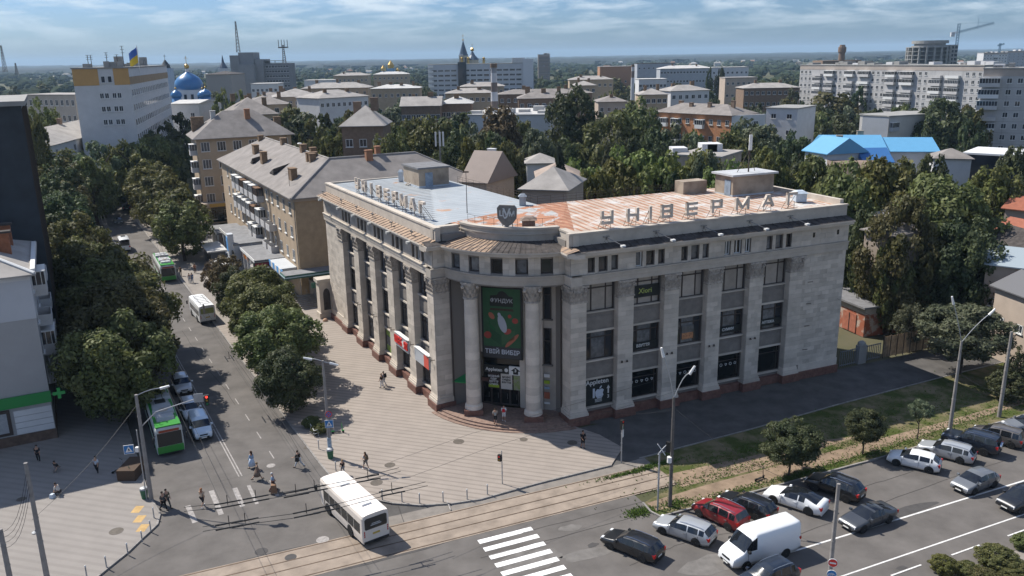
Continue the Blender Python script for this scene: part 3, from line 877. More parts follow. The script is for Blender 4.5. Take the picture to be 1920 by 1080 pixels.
def railing(pts,h=0.95,step=1.6,r=.02,rows=(0.5,1.0)):
 for a,c in zip(pts,pts[1:]):
  a=Vector(a);c=Vector(c);n=max(1,round((c-a).length/step))
  for i in range(n+1):
   p=a.lerp(c,i/n);b.tube(p,p+Vector((0,0,h)),r,n=4)
  for f in rows:b.tube(a+Vector((0,0,h*f)),c+Vector((0,0,h*f)),r,n=4)
railing([FL(27,-15.5,19.6),IN+Vector((.1,-.1,0)),FR(24,-16.4,19.75)],rows=(.35,.7,1))
railing([arcp(ARC_R-3.2,lerp(A_L-.05,A_R+.03,i/8),ZD)for i in range(9)],h=1.15,step=.9)
b.build('roof_railing',M_letter_side,store)
def hut(fr,u0,u1,d0,d1,z0,z1,over,roofm,door):
 h=MB();h.box(u0,u1,d0,d1,z0,z1,fr);o=h.build('stair_head',M_plaster,store)
 r=MB();r.box(u0-over,u1+over,d0-over,d1+over,z1,z1+.22,fr);r.build('stair_head_roof',roofm,o)
 dd=MB();f2,a,c,dz=door;dd.box(a,c,0,.06,z0+.15,z0+2.0,f2);dd.build('stair_head_door',mat('blue_grey_door',(.22,.27,.33),.7,noise=.3,scale=2),o)
 w=MB();w.box(u0-.04,u1+.04,d0-.04,d1+.04,z0,z0+.3,fr);w.build('stair_head_skirting',mat('pale_flashing',(.42,.46,.5),.6),o)
 return o
hl=Frame((FL(26.2,-9.6,0).x,FL(26.2,-9.6,0).y),(-NL[0],-NL[1]),(-TL[0],-TL[1]))
hut(hl,0,4.3,-5.4,0,19.5,22.0,.2,M_roofslab,(Frame(hl(0,0.0,0),hl.t,hl.n),.9,1.95,0))
hr=Frame((FR(26.9,-10.6,0).x,FR(26.9,-10.6,0).y),TR,NR)
hut(hr,0,6.0,-3.4,0,19.5,22.0,.35,mat('light_roof_felt',(.42,.43,.44),.8,noise=.15,scale=1),(Frame(hr(0,0,0),-hr.n,-hr.t),.4,1.5,0))
hb=MB();hb.box(22.6,26.0,-16.2,-14.4,19.6,21.2,FR);hb.build('chimney_block',M_plaster,store)
def ventilator(p,w,h,m):
 v=MB();v.box(p.x-w/2,p.x+w/2,p.y-w/2,p.y+w/2,p.z,p.z+h)
 v.taper(p.x-w*.65,p.x+w*.65,p.y-w*.65,p.y+w*.65,p.z+h,p.z+h+.28,w*.35,w*.35)
 v.build('ventilator',m,store)
ventilator(G(980,387,19.6),.75,1.15,mat('grey_zinc',(.3,.33,.36),.5,metal=.3,noise=.2,scale=2))
ventilator(G(1499,377,19.6),1.2,.95,mat('blue_zinc',(.42,.48,.54),.5,noise=.15,scale=2))
ventilator(G(991,425,19.5),1.3,.75,mat('rust_box',(.2,.15,.12),.8,noise=.3,scale=2))
ventilator(G(752,340,19.6),.6,1.3,mat('blue_zinc2',(.42,.48,.54),.5))
mb=MB();q=G(768,348,19.5)
for i in range(5):mb.tube(q+Vector((i*.35-.6,rs.uniform(-.3,.3),.1)),q+Vector((i*.35+.6,rs.uniform(-.4,.4),.7)),.12,n=6)
mb.build('rubble_heap',M_stone,store)
mb=MB();q=G(876,402,19.5);mb.tube(q,q+Vector((0,0,4.6)),.05,.03);mb.box(q.x-.3,q.x+.3,q.y-.06,q.y+.06,q.z+4.55,q.z+4.7);mb.build('roof_mast',M_letter_side,store)
ant=thing('phone_antenna','white panel antenna on a braced mast over the right stair head of the store roof','antenna',hr(3.1,-1.2,22.22))
q=ant.location;mb=MB();mb.tube(q,q+Vector((0,0,4.6)),.09,.06)
mb.tube(q+Vector((-1.4,-.2,0)),q+Vector((0,0,2.6)),.035);mb.tube(q+Vector((1.0,.8,0)),q+Vector((0,0,2.6)),.035);mb.build('mast',M_letter_side,ant)
mb=MB();mb.box(q.x-.16,q.x+.2,q.y-.3,q.y-.1,q.z+2.6,q.z+4.4);mb.build('antenna_panel',M_frame_white,ant)
mb=MB();mb.tube(q+Vector((-.5,-.1,3.6)),q+Vector((0,-.1,3.6)),.03);mb.tube(q+Vector((-.15,0,4.4)),q+Vector((-.15,0,5.0)),.02);mb.tube(q+Vector((.1,0,4.4)),q+Vector((.1,0,5.0)),.02);mb.build('aerial',M_letter_side,ant)
# roof letters: block letters of bent sheet on iron stands
GLYPH={'У':[((0,1),(0,.52)),((1,1),(1,0)),((0,.5),(1,.5)),((1,0),(0,0)),((0,0),(0,.08))],'Н':[((0,1),(0,0)),((1,1),(1,0)),((0,.5),(1,.5))],'І':[((.5,1),(.5,0))],'В':[((0,1),(0,0)),((0,1),(1,1)),((0,0),(1,0)),((1,1),(1,0)),((0,.52),(1,.52))],'Е':[((0,1),(0,0)),((0,1),(1,1)),((0,0),(1,0)),((0,.5),(1,.5))],'Р':[((0,1),(0,0)),((0,1),(1,1)),((1,1),(1,.42)),((0,.42),(1,.42))],'М':[((0,0),(0,1)),((0,1),(.5,.1)),((.5,.1),(1,1)),((1,1),(1,0))],'А':[((0,0),(.42,1)),((.58,1),(1,0)),((.42,1),(.58,1)),((.22,.28),(.78,.28))],'Г':[((0,0),(0,1)),((0,1),(1,1))],}
def block_letter(mb,ch,fr,sgn,uc,d,z0,w,h,th,dep):
 for(x0,y0),(x1,y1)in GLYPH[ch]:
  a=Vector((x0*(w-th),y0*(h-th)));c=Vector((x1*(w-th),y1*(h-th)))
  dr=(c-a);L=dr.length;dr=dr/L if L>0 else Vector((0,1));s=Vector((-dr.y,dr.x))*th/2
  a=a-dr*th/2*(1 if abs(dr.x*dr.y)<.01 else .6);c=c+dr*th/2*(1 if abs(dr.x*dr.y)<.01 else .6)
  pts=[a-s,a+s,c+s,c-s]
  eps=RNG.uniform(0,.006)
  vs=[fr(uc+sgn*(p.x-(w-th)/2),dd,z0+th/2+p.y)for dd in(d-dep-eps,d+eps)for p in pts]
  mb.add(vs,((0,1,2,3),(4,5,6,7),(0,1,5,4),(1,2,6,5),(2,3,7,6),(3,0,4,7)))
def roof_sign(fr,sgn,centres,d,label,z0):
 s=thing('roof_sign',label,'sign',fr(sum(centres)/9,d,ZD),'big letter signs on the store roof')
 for ch,u in zip('УНІВЕРМАГ',centres):
  w={'І':.5,'М':1.75,'А':1.6}.get(ch,1.35)
  mb=MB();block_letter(mb,ch,fr,sgn,u,d,z0,w if ch!='І' else .3,1.35,.28,.3);mb.build('letter',M_letter,s)
  st=MB()
  for x in(-w*.3,w*.3):
   st.tube(fr(u+x,d-.15,ZD),fr(u+x,d-.15,z0+.2),.03,n=4);st.tube(fr(u+x,d-1.2,ZD+.03),fr(u+x,d-.15,z0+.9),.025,n=4)
  st.tube(fr(u-.9,d-.15,ZD+.25),fr(u+.9,d-.15,ZD+.25),.025,n=4)
  st.tube(fr(u-.8,d-.15,ZD+.25),fr(u+.5,d-.15,z0),.02,n=4)
  st.build('letter_stand',M_letter_side,s)
 return s
cs=[G(x,y,ZD)for x,y in((1126,428),(1177,424),(1211,421),(1243,418),(1289,413),(1336,408),(1384,403),(1437,399),(1481,394))]
roof_sign(FR,1,[(c-FR.o).dot(FR.t)for c in cs],-1.2,'big block letters spelling УНІВЕРМАГ on the rusty right half of the store roof',20.06)
roof_sign(FL,-1,[27.4-2.68*i for i in range(9)],-1.5,'big block letters spelling УНІВЕРМАГ on the pale left edge of the store roof, seen edge-on',20.06)
# shield with the shop monogram over the entrance
sa=math.radians(254.0)
sf=Frame(arcp(ARC_R-3.0,sa,0),(math.sin(-sa),math.cos(sa)),(math.cos(sa),math.sin(sa)))
sf=Frame(arcp(ARC_R-3.0,sa,0),(-math.sin(sa),math.cos(sa)),(math.cos(sa),math.sin(sa)))
crest=thing('crest','grey metal shield with the letters ЦУМ standing over the rounded parapet','sign',sf(0,0,ZD))
pts=[(-1.0,1.9),(-.75,2.2),(.75,2.2),(1.0,1.9),(.95,.9),(.55,.35),(0,0),(-.55,.35),(-.95,.9)]
mb=MB();mb.add([sf(x,dd,ZD+.35+z)for dd in(-.12,.12)for x,z in pts],[(i,(i+1)%9,9+(i+1)%9,9+i)for i in range(9)]+[tuple(range(9)),tuple(range(17,8,-1))])
mb.build('shield',mat('crest_metal',(.2,.18,.16),.7,noise=.25,scale=2),crest)
M_wlet=mat('white_letter',(.62,.62,.6),.6)
for ch,x,sz,zz in(('Ц',-.52,.72,1.35),('У',0,1.35,1.3),('М',.52,.72,1.35)):
 lettering(ch,sz,M_wlet,crest,sf(x,.16,ZD+.35+zz),sf,bold=.02)
mb=MB();mb.tube(sf(-.5,-.15,ZD),sf(-.5,-.15,ZD+1.6),.04);mb.tube(sf(.5,-.15,ZD),sf(.5,-.15,ZD+1.6),.04);mb.build('crest_stand',M_letter_side,crest)
# banner between the columns
bn=Frame((PB(6.1,.55,0).x,PB(6.1,.55,0).y),PB.t,PB.n)
banner=thing('banner','tall green grocery banner with vegetables hung between the entrance columns','banner',bn(0,-.1,6.6))
Z0,Z1=6.55,14.2
mb=MB();mb.box(-2.2,2.2,-.12,0,Z0,Z1,bn);mb.build('banner_frame',mat('banner_black',(.02,.02,.02),.5),banner)
mb=MB();mb.box(-2.0,1.98,0,.02,Z0+1.3,Z1-.12,bn);mb.build('banner_sheet',mat('banner_green',(.03,.095,.042),.6,noise=.12,scale=1),banner)
mb=MB();mb.box(-2.0,1.98,0,.021,Z0+.1,Z0+1.28,bn);mb.build('slogan_panel',mat('slogan_grey',(.045,.047,.05),.6),banner)
lettering('ТВІЙ ВИБІР',.66,mat('slogan_white',(.5,.53,.58),.6),banner,bn(0,.035,Z0+.72),bn,bold=.012,xs=.98)
def flat(name,pts,m,d=.03,parent=banner,fr=bn):
 mb=MB();mb.add([fr(x,dd,z)for dd in(d-.008,d)for x,z in pts],[tuple(range(len(pts))),tuple(range(2*len(pts)-1,len(pts)-1,-1))]+[(i,(i+1)%len(pts),len(pts)+(i+1)%len(pts),len(pts)+i)for i in range(len(pts))])
 return mb.build(name,m,parent)
def ell(cx,cz,rx,rz,rot=0,n=14):
 return[(cx+rx*math.cos(t)*math.cos(rot)-rz*math.sin(t)*math.sin(rot),cz+rx*math.cos(t)*math.sin(rot)+rz*math.sin(t)*math.cos(rot))for t in[2*math.pi*i/n for i in range(n)]]
M_bdark=mat('logo_black',(.02,.022,.02),.6)
flat('logo_plate',[(-1.2,12.2),(1.2,12.2),(1.25,12.4),(1.2,13.25),(.75,13.35),(.45,13.7),(.1,13.85),(-.25,13.75),(-.5,13.4),(-1.2,13.3),(-1.28,12.4)],M_bdark)
lettering('ФУНДУК',.56,mat('logo_grey',(.42,.44,.45),.6),banner,bn(0,.045,12.8),bn,bold=.008)
flat('logo_ribbon',[(-1.3,11.75),(1.3,11.75),(1.2,11.98),(-1.2,11.98)],mat('ribbon_brown',(.05,.03,.02),.6))
M_red=mat('tomato_red',(.32,.055,.04),.5);M_orange=mat('sausage_red',(.36,.12,.07),.5)
flat('tomato',ell(1.42,10.75,.33,.3),M_red);flat('tomato',ell(-1.55,9.05,.42,.38),M_red);flat('tomato',ell(.85,11.2,.2,.2),M_red)
flat('pepper',ell(-1.1,11.15,.42,.26,-.9),M_orange)
flat('sausage',ell(1.05,8.6,1.05,.22,.8),M_orange)
flat('leaf',[(-1.45,10.9),(-1.2,10.2),(-.7,9.8),(-.75,9.55),(-1.3,9.85)],mat('leaf_dark',(.012,.1,.03),.6))
M_box1=mat('crate_green',(.018,.07,.03),.6);M_box2=mat('crate_light_green',(.045,.11,.05),.6)
flat('crate_side',[(-1.35,9.9),(-.1,9.1),(-.1,8.0),(-1.2,8.7)],M_box1);flat('crate_front',[(-.05,9.1),(1.4,9.75),(1.3,8.75),(-.05,8.05)],M_box2)
flat('ham',ell(.62,9.55,.42,.28,.5),M_red,d=.04)
flat('bottle',ell(.05,10.35,.42,.98,.3),mat('bottle_white',(.36,.39,.44),.5),d=.045)
flat('bottle_neck',ell(-.26,11.3,.17,.25,.3),mat('bottle_white',(.36,.39,.44),.5),d=.05)
banner.location.z-=.7
# signs over the doors
ds=thing('shop_sign','black Appleten name board with a white arrow panel over the entrance doors','sign',PB(5.6,.1,5.6))
mb=MB();mb.box(3.5,6.3,.05,.2,5.3,6.15,PB);mb.build('name_board',M_bdark,ds)
mb=MB();mb.box(6.3,7.75,.05,.21,5.25,6.2,PB);mb.build('arrow_panel',M_frame_white,ds)
lettering('Appleten',.5,M_wlet,ds,PB(4.65,.23,5.7),PB,bold=.012)
flat('emblem',ell(6.0,5.72,.2,.22),M_wlet,d=.215,parent=ds,fr=PB)
flat('up_arrow',[(7.02,6.12),(7.55,5.7),(7.3,5.7),(7.3,5.34),(6.75,5.34),(6.75,5.7),(6.5,5.7)],M_bdark,d=.225,parent=ds,fr=PB)
lettering('3',.42,M_wlet,ds,PB(7.02,.24,5.75),PB,bold=.02)
ds.location+=PB.t*.35+Vector((0,0,-1.25))
for i,(m,lb,cat)in enumerate(((mat('poster_dark',(.04,.025,.022),.6),'dark poster with white text lines over the left entrance door','poster'),(mat('poster_white',(.55,.52,.47),.6),'white notice poster over the middle entrance doors','poster'),(mat('poster_photo',(.30,.28,.24),.6,col2=(.2,.28,.06),noise=1,scale=4),'grey and green picture poster over the right entrance door','poster'))):
 u0=3.55+i*1.4;p=thing('poster',lb,cat,PB(u0,.05,3.4))
 mb=MB();mb.box(u0,u0+1.25,.05,.1,3.4,5.15,PB);mb.build('poster_sheet',m,p)
 if i<2:
  for q,t in enumerate((('МОДНЫЙ','ОДЯГ','ВЗУТТЯ','СУМКИ'),('МОДНІ','СУМКИ','ВЗУТТЯ'))[i]):
   lettering(t,.26,M_wlet if i==0 else M_bdark,p,PB(u0+.62,.115,4.75-q*.3),PB,bold=.01,depth=.01)
  if i==0:
   mb=MB();mb.box(u0+.05,u0+1.2,.1,.108,3.5,3.8,PB);mb.build('poster_band',mat('lime',(.3,.42,.03),.6),p)
for q in[o for o in COL.objects if o.name.startswith('poster')and o.parent is None and o.type=='EMPTY']:q.location+=PB.t*.75+Vector((0,0,-1.1))
tall=thing('poster','tall narrow coloured poster beside the right column of the entrance','poster',PB(9.2,.24,1.4))
for q,(m,z0,z1)in enumerate(((M_frame_white,1.4,1.9),(M_orange,2.0,3.0),(mat('poster_blue',(.25,.33,.42),.6),3.05,3.6),(mat('lime',(.3,.42,.03),.6),3.65,4.3),(M_frame_white,4.35,5.0))):
 mb=MB();mb.box(10.45,11.05,.24,.3,z0-.2,z1-.5,PB);mb.build('poster_field',m,tall)
awn=thing('awning','small green awning behind the left entrance column','awning',PB(1.6,.1,3.1))
mb=MB();mb.add([PB(.6,.05,3.7),PB(2.6,.05,3.7),PB(2.6,1.3,3.1),PB(.6,1.3,3.1),PB(.6,.05,3.62),PB(2.6,.05,3.62),PB(2.6,1.3,3.0),PB(.6,1.3,3.0)],((0,1,2,3),(4,5,6,7),(3,2,6,7),(0,3,7,4),(1,2,6,5)))
mb.build('awning_sheet',mat('awning_green',(.03,.22,.07),.7),awn)
# shop signs behind the glass and on the left front
a0,c0=PIL_R[0][1],PIL_R[1][0]
wp=thing('window_poster','black Appleten window poster with a white 10 and apple emblem in the corner shop window','poster',FR(3.5,-.86,1.5))
mb=MB();mb.box(a0+.12,c0-.12,-.84,-.8,1.5,4.36,FR);mb.build('poster_sheet',M_bdark,wp)
lettering('Appleten',.72,M_wlet,wp,FR(3.45,-.78,3.95),FR,bold=.008)
lettering('1',1.35,mat('poster_silver',(.5,.54,.6),.5),wp,FR(3.05,-.78,2.7),FR,bold=.05)
ap=[(.0,-.5),(.28,-.5),(.46,-.2),(.38,.0),(.5,.3),(.3,.46),(.02,.4),(-.28,.46),(-.5,.2),(-.46,-.2),(-.25,-.52)]
flat('apple_emblem',[(3.72+x*1.0,2.65+z*1.05)for x,z in ap],mat('poster_silver',(.5,.54,.6),.5),d=-.785,parent=wp,fr=FR)
flat('apple_leaf',ell(3.85,3.3,.2,.08,.9),mat('poster_silver',(.5,.54,.6),.5),d=-.785,parent=wp,fr=FR)
flat('up_arrow',[(4.75,3.4),(4.95,3.05),(4.83,3.05),(4.83,2.5),(4.67,2.5),(4.67,3.05),(4.55,3.05)],M_wlet,d=-.785,parent=wp,fr=FR)
lettering('3',.5,M_wlet,wp,FR(4.75,-.78,2.15),FR,bold=.01)
for q in range(3):
 flat('text_line',[(3.2,1.75+q*.13),(4.0,1.75+q*.13),(4.0,1.8+q*.13),(3.2,1.8+q*.13)],M_wlet,d=-.785,parent=wp,fr=FR)
for bay,body,z in((1,'ВЗУТТЯ',7.05),(3,'СУМКИ',7.2),(4,'АПТЕКА',7.25)):
 a,c=PIL_R[bay][1],PIL_R[bay+1][0]
 s=thing('window_sign',{1:'black strip sign reading ВЗУТТЯ in the second-floor window of the second bay',3:'black strip sign in the second-floor window of the fourth bay',4:'black strip sign in the second-floor window nearest the blank wall'}[bay],'sign',FR((a+c)/2,-.85,z-.35))
 mb=MB();mb.box(a+.12,c-.12,-.87,-.82,z-.38,z+.38,FR);mb.build('sign_strip',M_bdark,s)
 lettering(body,.42,M_wlet,s,FR((a+c)/2-.1,-.8,z),FR,bold=.01)
a,c=PIL_R[1][1],PIL_R[2][0]
s=thing('window_sign','black sign with yellow-green script in the top window of the second bay','sign',FR((a+c)/2,-.85,12.2))
mb=MB();mb.box(a+.12,c-.12,-.86,-.8,12.25,13.5,FR);mb.build('sign_sheet',M_bdark,s)
lettering('Xiori',.75,mat('script_lime',(.38,.45,.12),.6),s,FR((a+c)/2,-.78,12.9),FR,bold=.006)
for bay in(1,2,3):
 a,c=PIL_R[bay][1],PIL_R[bay+1][0];s=thing('window_decal','row of small white pictograms on the black ground-floor window of bay %s from the entrance'%('two','three','four')[bay-1],'decal',FR((a+c)/2,-.86,3.0))
 for q in range(5):
  u=a+.45+q*.62;mb=MB()
  n=(3,6,4,3,8)[(q+bay)%5]
  pts=[(u+.16*math.cos(2*math.pi*i/n+.5),3.15+.16*math.sin(2*math.pi*i/n+.5))for i in range(n)]
  for(x0,z0),(x1,z1)in zip(pts,pts[1:]+pts[:1]):mb.tube(FR(x0,-.84,z0),FR(x1,-.84,z1),.028,n=4)
  mb.build('pictogram',M_wlet,s)
s=thing('window_sign','orange and white printed sign in the second-floor window of the third bay','sign',FR(14.2,-.86,6.6))
mb=MB();mb.box(13.6,15.0,-.87,-.83,6.9,7.6,FR);mb.build('sign_print',mat('orange_print',(.42,.2,.1),.6,noise=.5,scale=5),s)
mb=MB();mb.box(13.55,15.05,-.87,-.83,7.6,8.4,FR);mb.build('display_case',M_curtain,s)
def fascia(bay,label,red):
 a,c=PIL_L[bay][1],PIL_L[bay+1][0];s=thing('shop_fascia',label,'sign',FL((a+c)/2,-.2,4.2))
 mb=MB();mb.box(a+.05,c-.05,-.3,.12,4.1,5.6,FL);mb.build('fascia_box',mat('fascia_grey',(.42,.44,.46),.6),s)
 if red:
  lettering('ШЕБ',1.15,mat('sign_red',(.6,.04,.03),.5),s,FL(c-1.25,.18,4.85),FL,bold=.03,flip=True,depth=.12)
  flat('white_disc',ell(a+1.45,4.85,.42,.42),M_wlet,d=.2,parent=s,fr=FL)
  lettering('ЯІ',1.1,mat('sign_red',(.6,.04,.03),.5),s,FL(a+.65,.18,4.8),FL,bold=.03,flip=True,depth=.12)
 else:
  mb=MB();mb.box(a+.06,a+1.35,.12,.15,4.12,5.5,FL);mb.build('red_panel',mat('panel_red',(.58,.10,.07),.5),s)
 mb=MB();mb.box(a+.04,c-.04,-.3,.2,5.6,5.68,FL);mb.build('fascia_cap',M_frame_white,s)
fascia(1,'grey shop fascia with red letters and a white disc on the left front',True)
fascia(0,'grey shop fascia with a plain red panel at the corner end of the left front',False)
a,c=PIL_L[2][1],PIL_L[3][0];s=thing('window_poster','green and white poster filling the shop window in the middle of the left front','poster',FL((a+c)/2,-.86,1.5))
for z0,z1,m in((3.5,4.3,mat('poster_green',(.22,.32,.08),.6)),(2.3,3.45,M_curtain),(1.5,2.25,mat('poster_green',(.22,.32,.08),.6))):
 mb=MB();mb.box(a+.15,c-.4,-.87,-.82,z0,z1,FL);mb.build('poster_field',m,s)
for i,(x,y)in enumerate(((1151,459),(1243,448),(1332,438),(1413,427),(1492,419))):
 u=(G(x,y,18.1)-FR.o).dot(FR.t)
 s=thing('floodlight','white floodlight on an arm over the right cornice, number %s counted from the entrance'%('one','two','three','four','five')[i],'floodlight',FR(u,-.4,18.9),'floodlights along the right cornice')
 mb=MB();mb.tube(FR(u-.9,-.45,18.95),FR(u,1.15,18.35),.03,n=5);mb.tube(FR(u-.9,-.5,18.7),FR(u-.9,-.45,19.1),.05,n=5);mb.box(u-1.25,u-.55,-.48,-.4,18.98,19.08,FR);mb.build('arm',M_steel,s)
 mb=MB();mb.box(u-.2,u+.22,1.0,1.35,18.22,18.4,FR);mb.build('lamp_head',M_frame_white,s)
 mb=MB();pts=[FR(u-.9-.25*t,-.4+1.2*t*(1-t)*2,18.9-1.6*t*(1-t)-.3*t)for t in[q/6 for q in range(7)]];mb.path(pts,.015,4);mb.build('cable',M_letter_side,s)
for i in range(6):
 u=3.7+i*6.02 if i<5 else 36
 s=thing('floodlight','small grey floodlight under the left cornice, %s from the corner'%('first','second','third','fourth','fifth','sixth')[i],'floodlight',FL(u,.9,17.9),'floodlights along the left cornice')
 mb=MB();mb.box(u-.25,u+.25,.8,1.2,17.55,17.8,FL);mb.build('lamp_head',mat('lamp_grey',(.4,.4,.38),.5),s)
 mb=MB();mb.tube(FL(u+.5,.5,18.1),FL(u,.9,17.75),.03,n=4);mb.tube(FL(u+.6,.3,18.15),FL(u+.6,.35,18.75),.04,n=4);mb.box(u+.3,u+.9,.25,.4,18.6,18.75,FL);mb.build('bracket',M_steel,s)
b=MB()
for(u0,u1)in PIL_R[1:5]:
 for x in(u0+.45,u0+1.05):b.tube(FR(x,.0,6.1),FR(x,.32,6.0),.04,n=4);b.add([FR(x-.16,.1,5.9),FR(x+.16,.1,5.9),FR(x,.25,6.25)],((0,1,2),))
for(u0,u1)in PIL_L[:5]:
 for x in(u0+.3,u0+1.3):b.tube(FL(x,.0,5.7),FL(x,.45,5.75),.04,n=4);b.tube(FL(x,.45,5.55),FL(x,.45,6.0),.04,n=4)
for z in(3.5,6.3,8.9,11.4):b.tube(FR(29.5,-.1,z),FR(29.9,.25,z+.1),.04,n=4)
b.build('iron_bracket',M_letter_side,store)['kind']='stuff'
b=MB()
b.tube(RET_L(1.85,.15,.9),RET_L(1.85,.15,14.5),.07,n=6);b.tube(RET_R(1.85,.15,.9),RET_R(1.85,.15,14.5),.07,n=6)
b.build('drainpipe',M_frame_dark,store)
# vehicles (local: +x forward, +y left, wheels on z = 0)
def paint(name,col,flake=0.0,coat=0.7,rough=0.35):
 return mat('paint_'+name,col,rough=rough,spec=0.5,coat=coat,metal=flake)
M_tyre=mat('tyre',(0.018,0.018,0.018),0.85)
M_rim=mat('alloy_rim',(0.4,0.41,0.42),0.4,metal=0.2)
M_rim_dark=mat('dark_rim',(0.05,0.05,0.05),0.4)
M_trim=mat('black_trim',(0.02,0.02,0.02),0.6)
M_carglass=mat('car_glass',(0.012,0.014,0.017),0.05,spec=0.7)
M_lamp=mat('headlamp',(0.75,0.76,0.76),0.1,spec=0.7)
M_tail=mat('tail_lamp',(0.42,0.012,0.01),0.2,spec=0.6)
M_plate=mat('number_plate',(0.72,0.72,0.68),0.5)
M_chrome=mat('chrome',(0.6,0.6,0.6),0.15,metal=1.0)
WHEELS={}
def wheel_meshes(r,w,rimmat):
 k=(r,w,rimmat.name)
 if k not in WHEELS:
  b=MB();b.lathe([(r*.62,-w/2),(r*.93,-w/2),(r,-w/2+.03),(r,w/2-.03),(r*.93,w/2),(r*.62,w/2)],20)
  t=b.build('tyre',M_tyre)
  b=MB();b.lathe([(r*.66,-w/2+.02),(r*.66,w/2-.015),(r*.58,w/2-.02),(r*.54,w/2-.06),(.03,w/2-.07)],16,mi=1)
  for i in range(5):
   a=2*math.pi*i/5
   p=[(math.cos(a+s)*q,math.sin(a+s)*q)for s,q in((-.16,r*.6),(.16,r*.6),(.5,.05),(-.5,.05))]
   b.add([(x,y,z)for z in(w/2-.06,w/2-.012)for x,y in p],((4,5,6,7),(0,1,5,4),(1,2,6,5),(2,3,7,6),(3,0,4,7)),0)
  b.lathe([(.07,w/2-.03),(.07,w/2-.005),(.02,w/2)],8,mi=0)
  m=b.build('rim',[rimmat,M_trim])
  WHEELS[k]=(t.data,m.data);bpy.data.objects.remove(t);bpy.data.objects.remove(m)
 return WHEELS[k]
def add_wheel(parent,x,y,r,w,rimmat):
 side=1 if y>0 else-1
 t,m=wheel_meshes(r,w,rimmat)
 o=bpy.data.objects.new('wheel',t);COL.objects.link(o);o.parent=parent
 o.location=(x,y,r);o.rotation_euler=(-side*math.pi/2,0,0)
 q=bpy.data.objects.new('rim',m);COL.objects.link(q);q.parent=o
 return o
def interp(pts,x):
 if x<=pts[0][0]:return pts[0][1]
 for(a,fa),(b,fb)in zip(pts,pts[1:]):
  if x<=b:return fa+(fb-fa)*(x-a)/(b-a)
 return pts[-1][1]
class LB(MB):
 """mesh in the local space of its thing"""
 def make(s,name,m,parent,smooth=False):
  off=parent.location.copy();p=parent.parent
  o=None
  me=bpy.data.meshes.new(name);me.from_pydata([tuple(v)for v in s.v],[],s.f)
  ms=m if isinstance(m,(list,tuple))else[m]
  for q in ms:me.materials.append(q)
  if len(ms)>1:me.polygons.foreach_set('material_index',s.m)
  bm=bmesh.new();bm.from_mesh(me);bmesh.ops.remove_doubles(bm,verts=bm.verts,dist=1e-4);bmesh.ops.recalc_face_normals(bm,faces=bm.faces);bm.to_mesh(me);bm.free()
  if smooth:me.polygons.foreach_set('use_smooth',[True]*len(me.polygons))
  me.update()
  o=bpy.data.objects.new(name,me);COL.objects.link(o);o.parent=parent
  return o
def wheel_cut(body,xs,r,W):
 """cut round wheel arches into the body mesh"""
 me=body.data
 bm=bmesh.new();bm.from_mesh(me)
 for x in xs:
  for v in bm.verts:pass
 bm.free()
